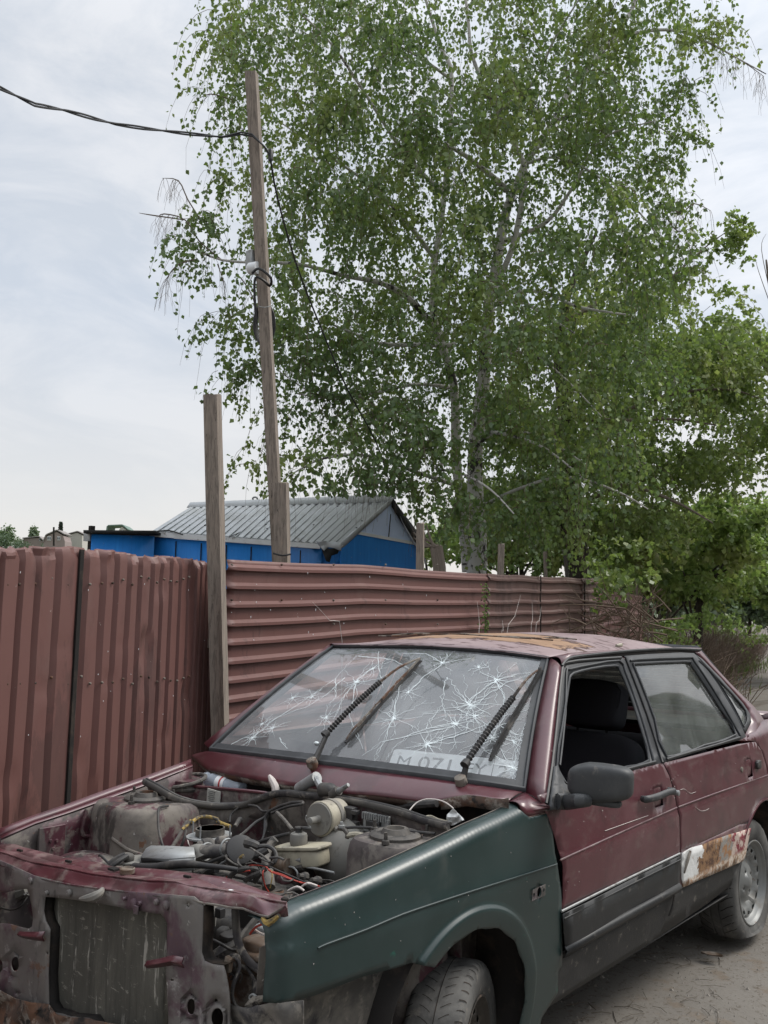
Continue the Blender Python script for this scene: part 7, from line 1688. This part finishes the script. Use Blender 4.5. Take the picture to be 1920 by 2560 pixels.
# ---- brush: brown dead stems, brambles and green shoots along the lane side
def brush(name, lab, pts, n, h, seed, mat, par=None, r=.004, lean=.5, cat='brush'):
    g = random.Random(seed); m_ = MB()
    for k in range(n):
        x, y, Z = g.choice(pts); q = at(2, 0, dd(x, y)) if Z is None else down(dep(dd(x,y),Z)); q += Vector((g.uniform(-.9,.5), g.uniform(-1.2,1.2), 0))
        a = g.uniform(0,6.3); l = h*g.uniform(.4,1.15); c = g.uniform(0,lean); d = Vector((math.cos(a)*c, math.sin(a)*c, 1)).normalized()
        P = [q, q+d*l*.5+Vector((g.uniform(-.05,.05),0,0)), q+d*l+Vector((math.cos(a)*c*l*.3,math.sin(a)*c*l*.3,-c*l*.25))]
        m_.tube(P, [r*1.2, r, r*.3], 3, cap=False, smooth=2)
        if g.random() < .7:
            b = P[1]; a2 = g.uniform(0,6.3); m_.tube([b, b+Vector((math.cos(a2)*.14,math.sin(a2)*.14,.16))*l, b+Vector((math.cos(a2)*.24,math.sin(a2)*.24,.24))*l], [r*.7,r*.5,r*.2], 3, cap=False, smooth=1)
    o = m_.build(name, mat, par); 
    if par is None: tag(o, lab, cat, kind='stuff')
    return o
MT['brush'] = worn('dead_brown_stems', (.14,.10,.075), .95, var=.45, vscale=5); MT['brush2'] = worn('grey_dead_stems', (.20,.17,.14), .95, var=.4, vscale=5)
line1 = [(1290+14*i, 1300+1.2*i, 11.5+.75*i) for i in range(23)]
brush('dead_brush', 'tangle of dead brown stems along the lane behind the car roof', line1, 2600, 1.6, 61, 'brush', lean=.9, r=.006)
brush('dry_weeds', 'pale dry weed stalks standing among the brush by the lane', line1, 800, 1.8, 62, 'brush2', lean=.35, r=.003)
line2 = [(1480+6.0*i, 1300, 13+1.25*i) for i in range(25)]
brush('dead_brush', 'low brown dead stems and brambles bordering the dirt lane', line2, 2000, 1.15, 63, 'brush', lean=1.0, r=.006)
MT['grass'] = leaf_mat('rough_grass', (.06,.12,.02), (.13,.18,.05), .4)
gp_, gd_ = [], []
g_ = np.random.default_rng(5)
for i in range(9000):
    x, y, Z = line1[g_.integers(0, 23)]; q = down(dep(dd(x,y),Z)); gp_.append((q.x+g_.normal()*.6-.5, q.y+g_.normal()*1.2, g_.random()*.25)); gd_.append((g_.normal()*.35, g_.normal()*.35, 1))
gp_ = np.array(gp_); gd_ = np.array(gd_); gd_ /= np.linalg.norm(gd_, axis=1, keepdims=True)
V, F = leaves_mesh(gp_, gd_, .22, seed=3, aspect=.05); go_ = build_np('grass', V, F, 'grass', None); tag(go_, 'rough green grass growing through the brush along the lane', 'grass', kind='stuff')
for k, (x, y, Z, n_, rr, lab) in enumerate([(1460,1300,17,8,.40,'small bright bush among the dead stems'), (1400,1280,15,12,.4,'leafy bush at the foot of the far red fence'), (1560,1290,27,12,.5,'dark green bush at the bend of the lane'), (1440,1335,16,6,.28,'low green bush nearest the lane'), (1330,1300,12.6,4,.28,'sprawling green bush spilling over the end of the long fence')]):
    b_ = down(dep(dd(x,y),Z)); t_ = thing('bush', lab, 'bush', tuple(b_), 'bushes along the lane'); cs = [b_+Vector((random.gauss(0,.5), random.gauss(0,.5), random.uniform(.2,1.5 if k != 3 else .7))) for _ in range(n_)]
    V, F, pth = foliage(cs, rr, 14, 14, .35, .2, .075, 70+k, hang=.2); build_np('leaves', V, F, ['maple_leaf','bush_leaf'][k % 2], t_); Vt, Ft = twigs_np(pth[::2], .004)
    if n_ > 9: build_np('stems', Vt, Ft, 'twig', t_)
# cut thorny branches heaped against the fence end
hp_ = thing('branch_heap', 'heap of cut bare branches against the fence end above the car roof', 'branches', tuple(down(dep(dd(1300,1340),11)))); g = random.Random(9); m_ = MB()
for k in range(70):
    q = dep(dd(g.uniform(1210,1420), g.uniform(1290,1400)), g.uniform(9.5,12)); a = g.gauss(2.6,.7) if k % 2 else g.uniform(0,6.3); l = g.uniform(.3,1.1); d = RTH*math.cos(a)+Vector((0,0,math.sin(a)*.7))+FWH*g.uniform(-.5,.5)
    P = [q-d*l*.5, q+Vector((0,0,g.uniform(-.05,.08))), q+d*l*.5]; m_.tube(P, [.011,.007,.003], 4, cap=False); m_.tube([P[1], P[1]+d*l*.2+Vector((0,0,.14)), P[1]+d*l*.3+Vector((0,0,.25))], [.005,.003,.001], 3, cap=False, smooth=1)
m_.build('cut_branches', 'twig', hp_)
# weeds in front of the long fence
wd = thing('tall_weed', 'tall dark weed stalk with seed clusters in front of the long fence', 'weed', tuple(pline(1184)+Vector((.15,0,0))))
wp = [hs_at(1184,y)+Vector((.12,0,0)) for y in (1590,1540,1500,1460)]; b0 = down(wp[0]); m_ = MB(); m_.tube([b0]+wp, [.006,.005,.004,.003,.002], 5)
for k in range(70):
    q = wp[0].lerp(wp[3], random.random()); m_.sup(q+Vector((random.gauss(0,.022),random.gauss(0,.022),random.gauss(0,.01))), (.022,.022,.014), 1, 1, 3, 5)
m_.build('seed_stalk', 'bush_leaf', wd)
wg = [((650,1300),(700,1385)),((1065,1340),(1050,1390)),((1105,1285),(1060,1385)),((1130,1300),(1115,1380)),((1150,1310),(1125,1375)),((940,1370),(950,1400)),((1010,1300),(1000,1395))]
for k, (a, b) in enumerate(wg):
    p, q = hs_at(*dd(*a))+Vector((.10,0,0)), hs_at(*dd(*b))+Vector((.16,0,0)); lab = ['long dry stalk crossing the fence left of the windscreen','thin dry stalk right of the tall dark weed','leaning dry stalk between the dark weed and the fence seam','dry stalk just left of the fence seam','short dry stalk nearest the fence seam','tiny dry stalk over the middle of the car roof','thin dry stalk left of the tall dark weed'][k]
    s = thing('dry_stalk', lab, 'weed', tuple(down(q)), 'dry stalks in front of the long fence'); MB().tube([down(q), q, q.lerp(p,.5)+Vector((0,.02,.01)), p], [.004,.003,.002,.001], 4).build('stalk', 'white_wire', s)
# grapevine-grey dead trunk pieces right of the shed
dt = thing('dead_shrub', 'bleached dead shrub stems between the shed and the birch', 'shrub', tuple(down(dep(dd(945,1240),9))))
m_ = MB(); g = random.Random(3)
for k in range(9): x = 925+g.uniform(-10,20); m_.tube([down(dep(dd(x+25,1260),9)), dep(dd(x+18,1225),9), dep(dd(x-4+g.uniform(-12,12),1180),9), dep(dd(x-25+g.uniform(-15,15),1120+g.uniform(0,50)),9)], [.035,.025,.014,.004], 6)
m_.build('stems', 'twig_grey', dt)

# ---- trees on the far hill
def hill_tree(lab, x, y0, y1, w, seed, kind='round'):
    top, bot = hp(x, y0, 5*seed), hp(x, y1, 5*seed); H = top.z-bot.z; t_ = thing('hill_tree' if kind == 'round' else 'spruce_tree', lab, 'tree', tuple(bot), 'trees on the far hill'); W_ = w*k1/5.18/2
    MB().tube([bot+Vector((0,0,-2)), top-Vector((0,0,H*.1))], [.5,.1], 6, smooth=0).build('trunk', 'dark_bark', t_)
    g = np.random.default_rng(seed); n = 900
    if kind == 'round':
        o = g.normal(size=(n,3)); o /= np.linalg.norm(o, axis=1, keepdims=True); o *= g.random((n,1))**.4; lob = 1+.35*np.sin(o[:,0:1]*7+seed)*np.cos(o[:,2:3]*6); P = np.array(bot)+np.array([0,0,H*.55])+o*lob*np.array([W_,W_,H*.5]); D = g.normal(size=(n,3)); sz = H*.09
    else:
        h = g.random(n); a = g.random(n)*6.28; rr = W_*(1-h)**.9*(.35+.65*np.abs(np.sin(h*30)))*g.random(n)**.3; P = np.array(bot)+np.stack([rr*np.cos(a), rr*np.sin(a), h*H],1); D = np.stack([np.cos(a),np.sin(a),-.5+0*a],1); sz = H*.07
    D /= np.linalg.norm(D, axis=1, keepdims=True); V, F = leaves_mesh(P, D, sz, seed=seed, aspect=.5); build_np('crown', V, F, 'far_leaf' if kind == 'round' else 'far_dark', t_)
MT['far_dark'] = leaf_mat('far_spruce', (.04,.065,.05), (.06,.085,.06), .1)
MT['far_mid'] = leaf_mat('far_mid_leaves', (.07,.11,.075), (.11,.15,.09), .2)
for k, (x, y0, y1, w, lab) in enumerate([(20,300,480,260,'broad low green tree at the left edge below the dark round one'),(290,380,480,260,'low green scrub tree below the slim upright tree'),(620,395,480,220,'green scrub right below the brown house'),(90,190,440,190,'dark round tree at the left edge of the far hill'),(-10,240,440,150,'tree cut by the left edge of the picture on the far hill'),(200,330,450,220,'low spreading tree between the two on the far hill'),(425,190,450,130,'slim upright tree left of the brown house'),(400,345,460,260,'bushy green tree in front of the small cottage'),(960,350,470,300,'broad pale green bush before the long pale house'),(1100,370,470,200,'pale green bush beside the lean-to')]):
    hill_tree(lab, x, y0, y1+30, w, k+1)
for o in [c for t_ in bpy.data.objects if t_.name.startswith('hill_tree') for c in t_.children if c.name.startswith('crown')][:3]: o.data.materials[0] = MT['far_mid']
hill_tree('dark pointed spruce beside the brown house on the far hill', 772, 122, 440, 100, 9, 'spruce')
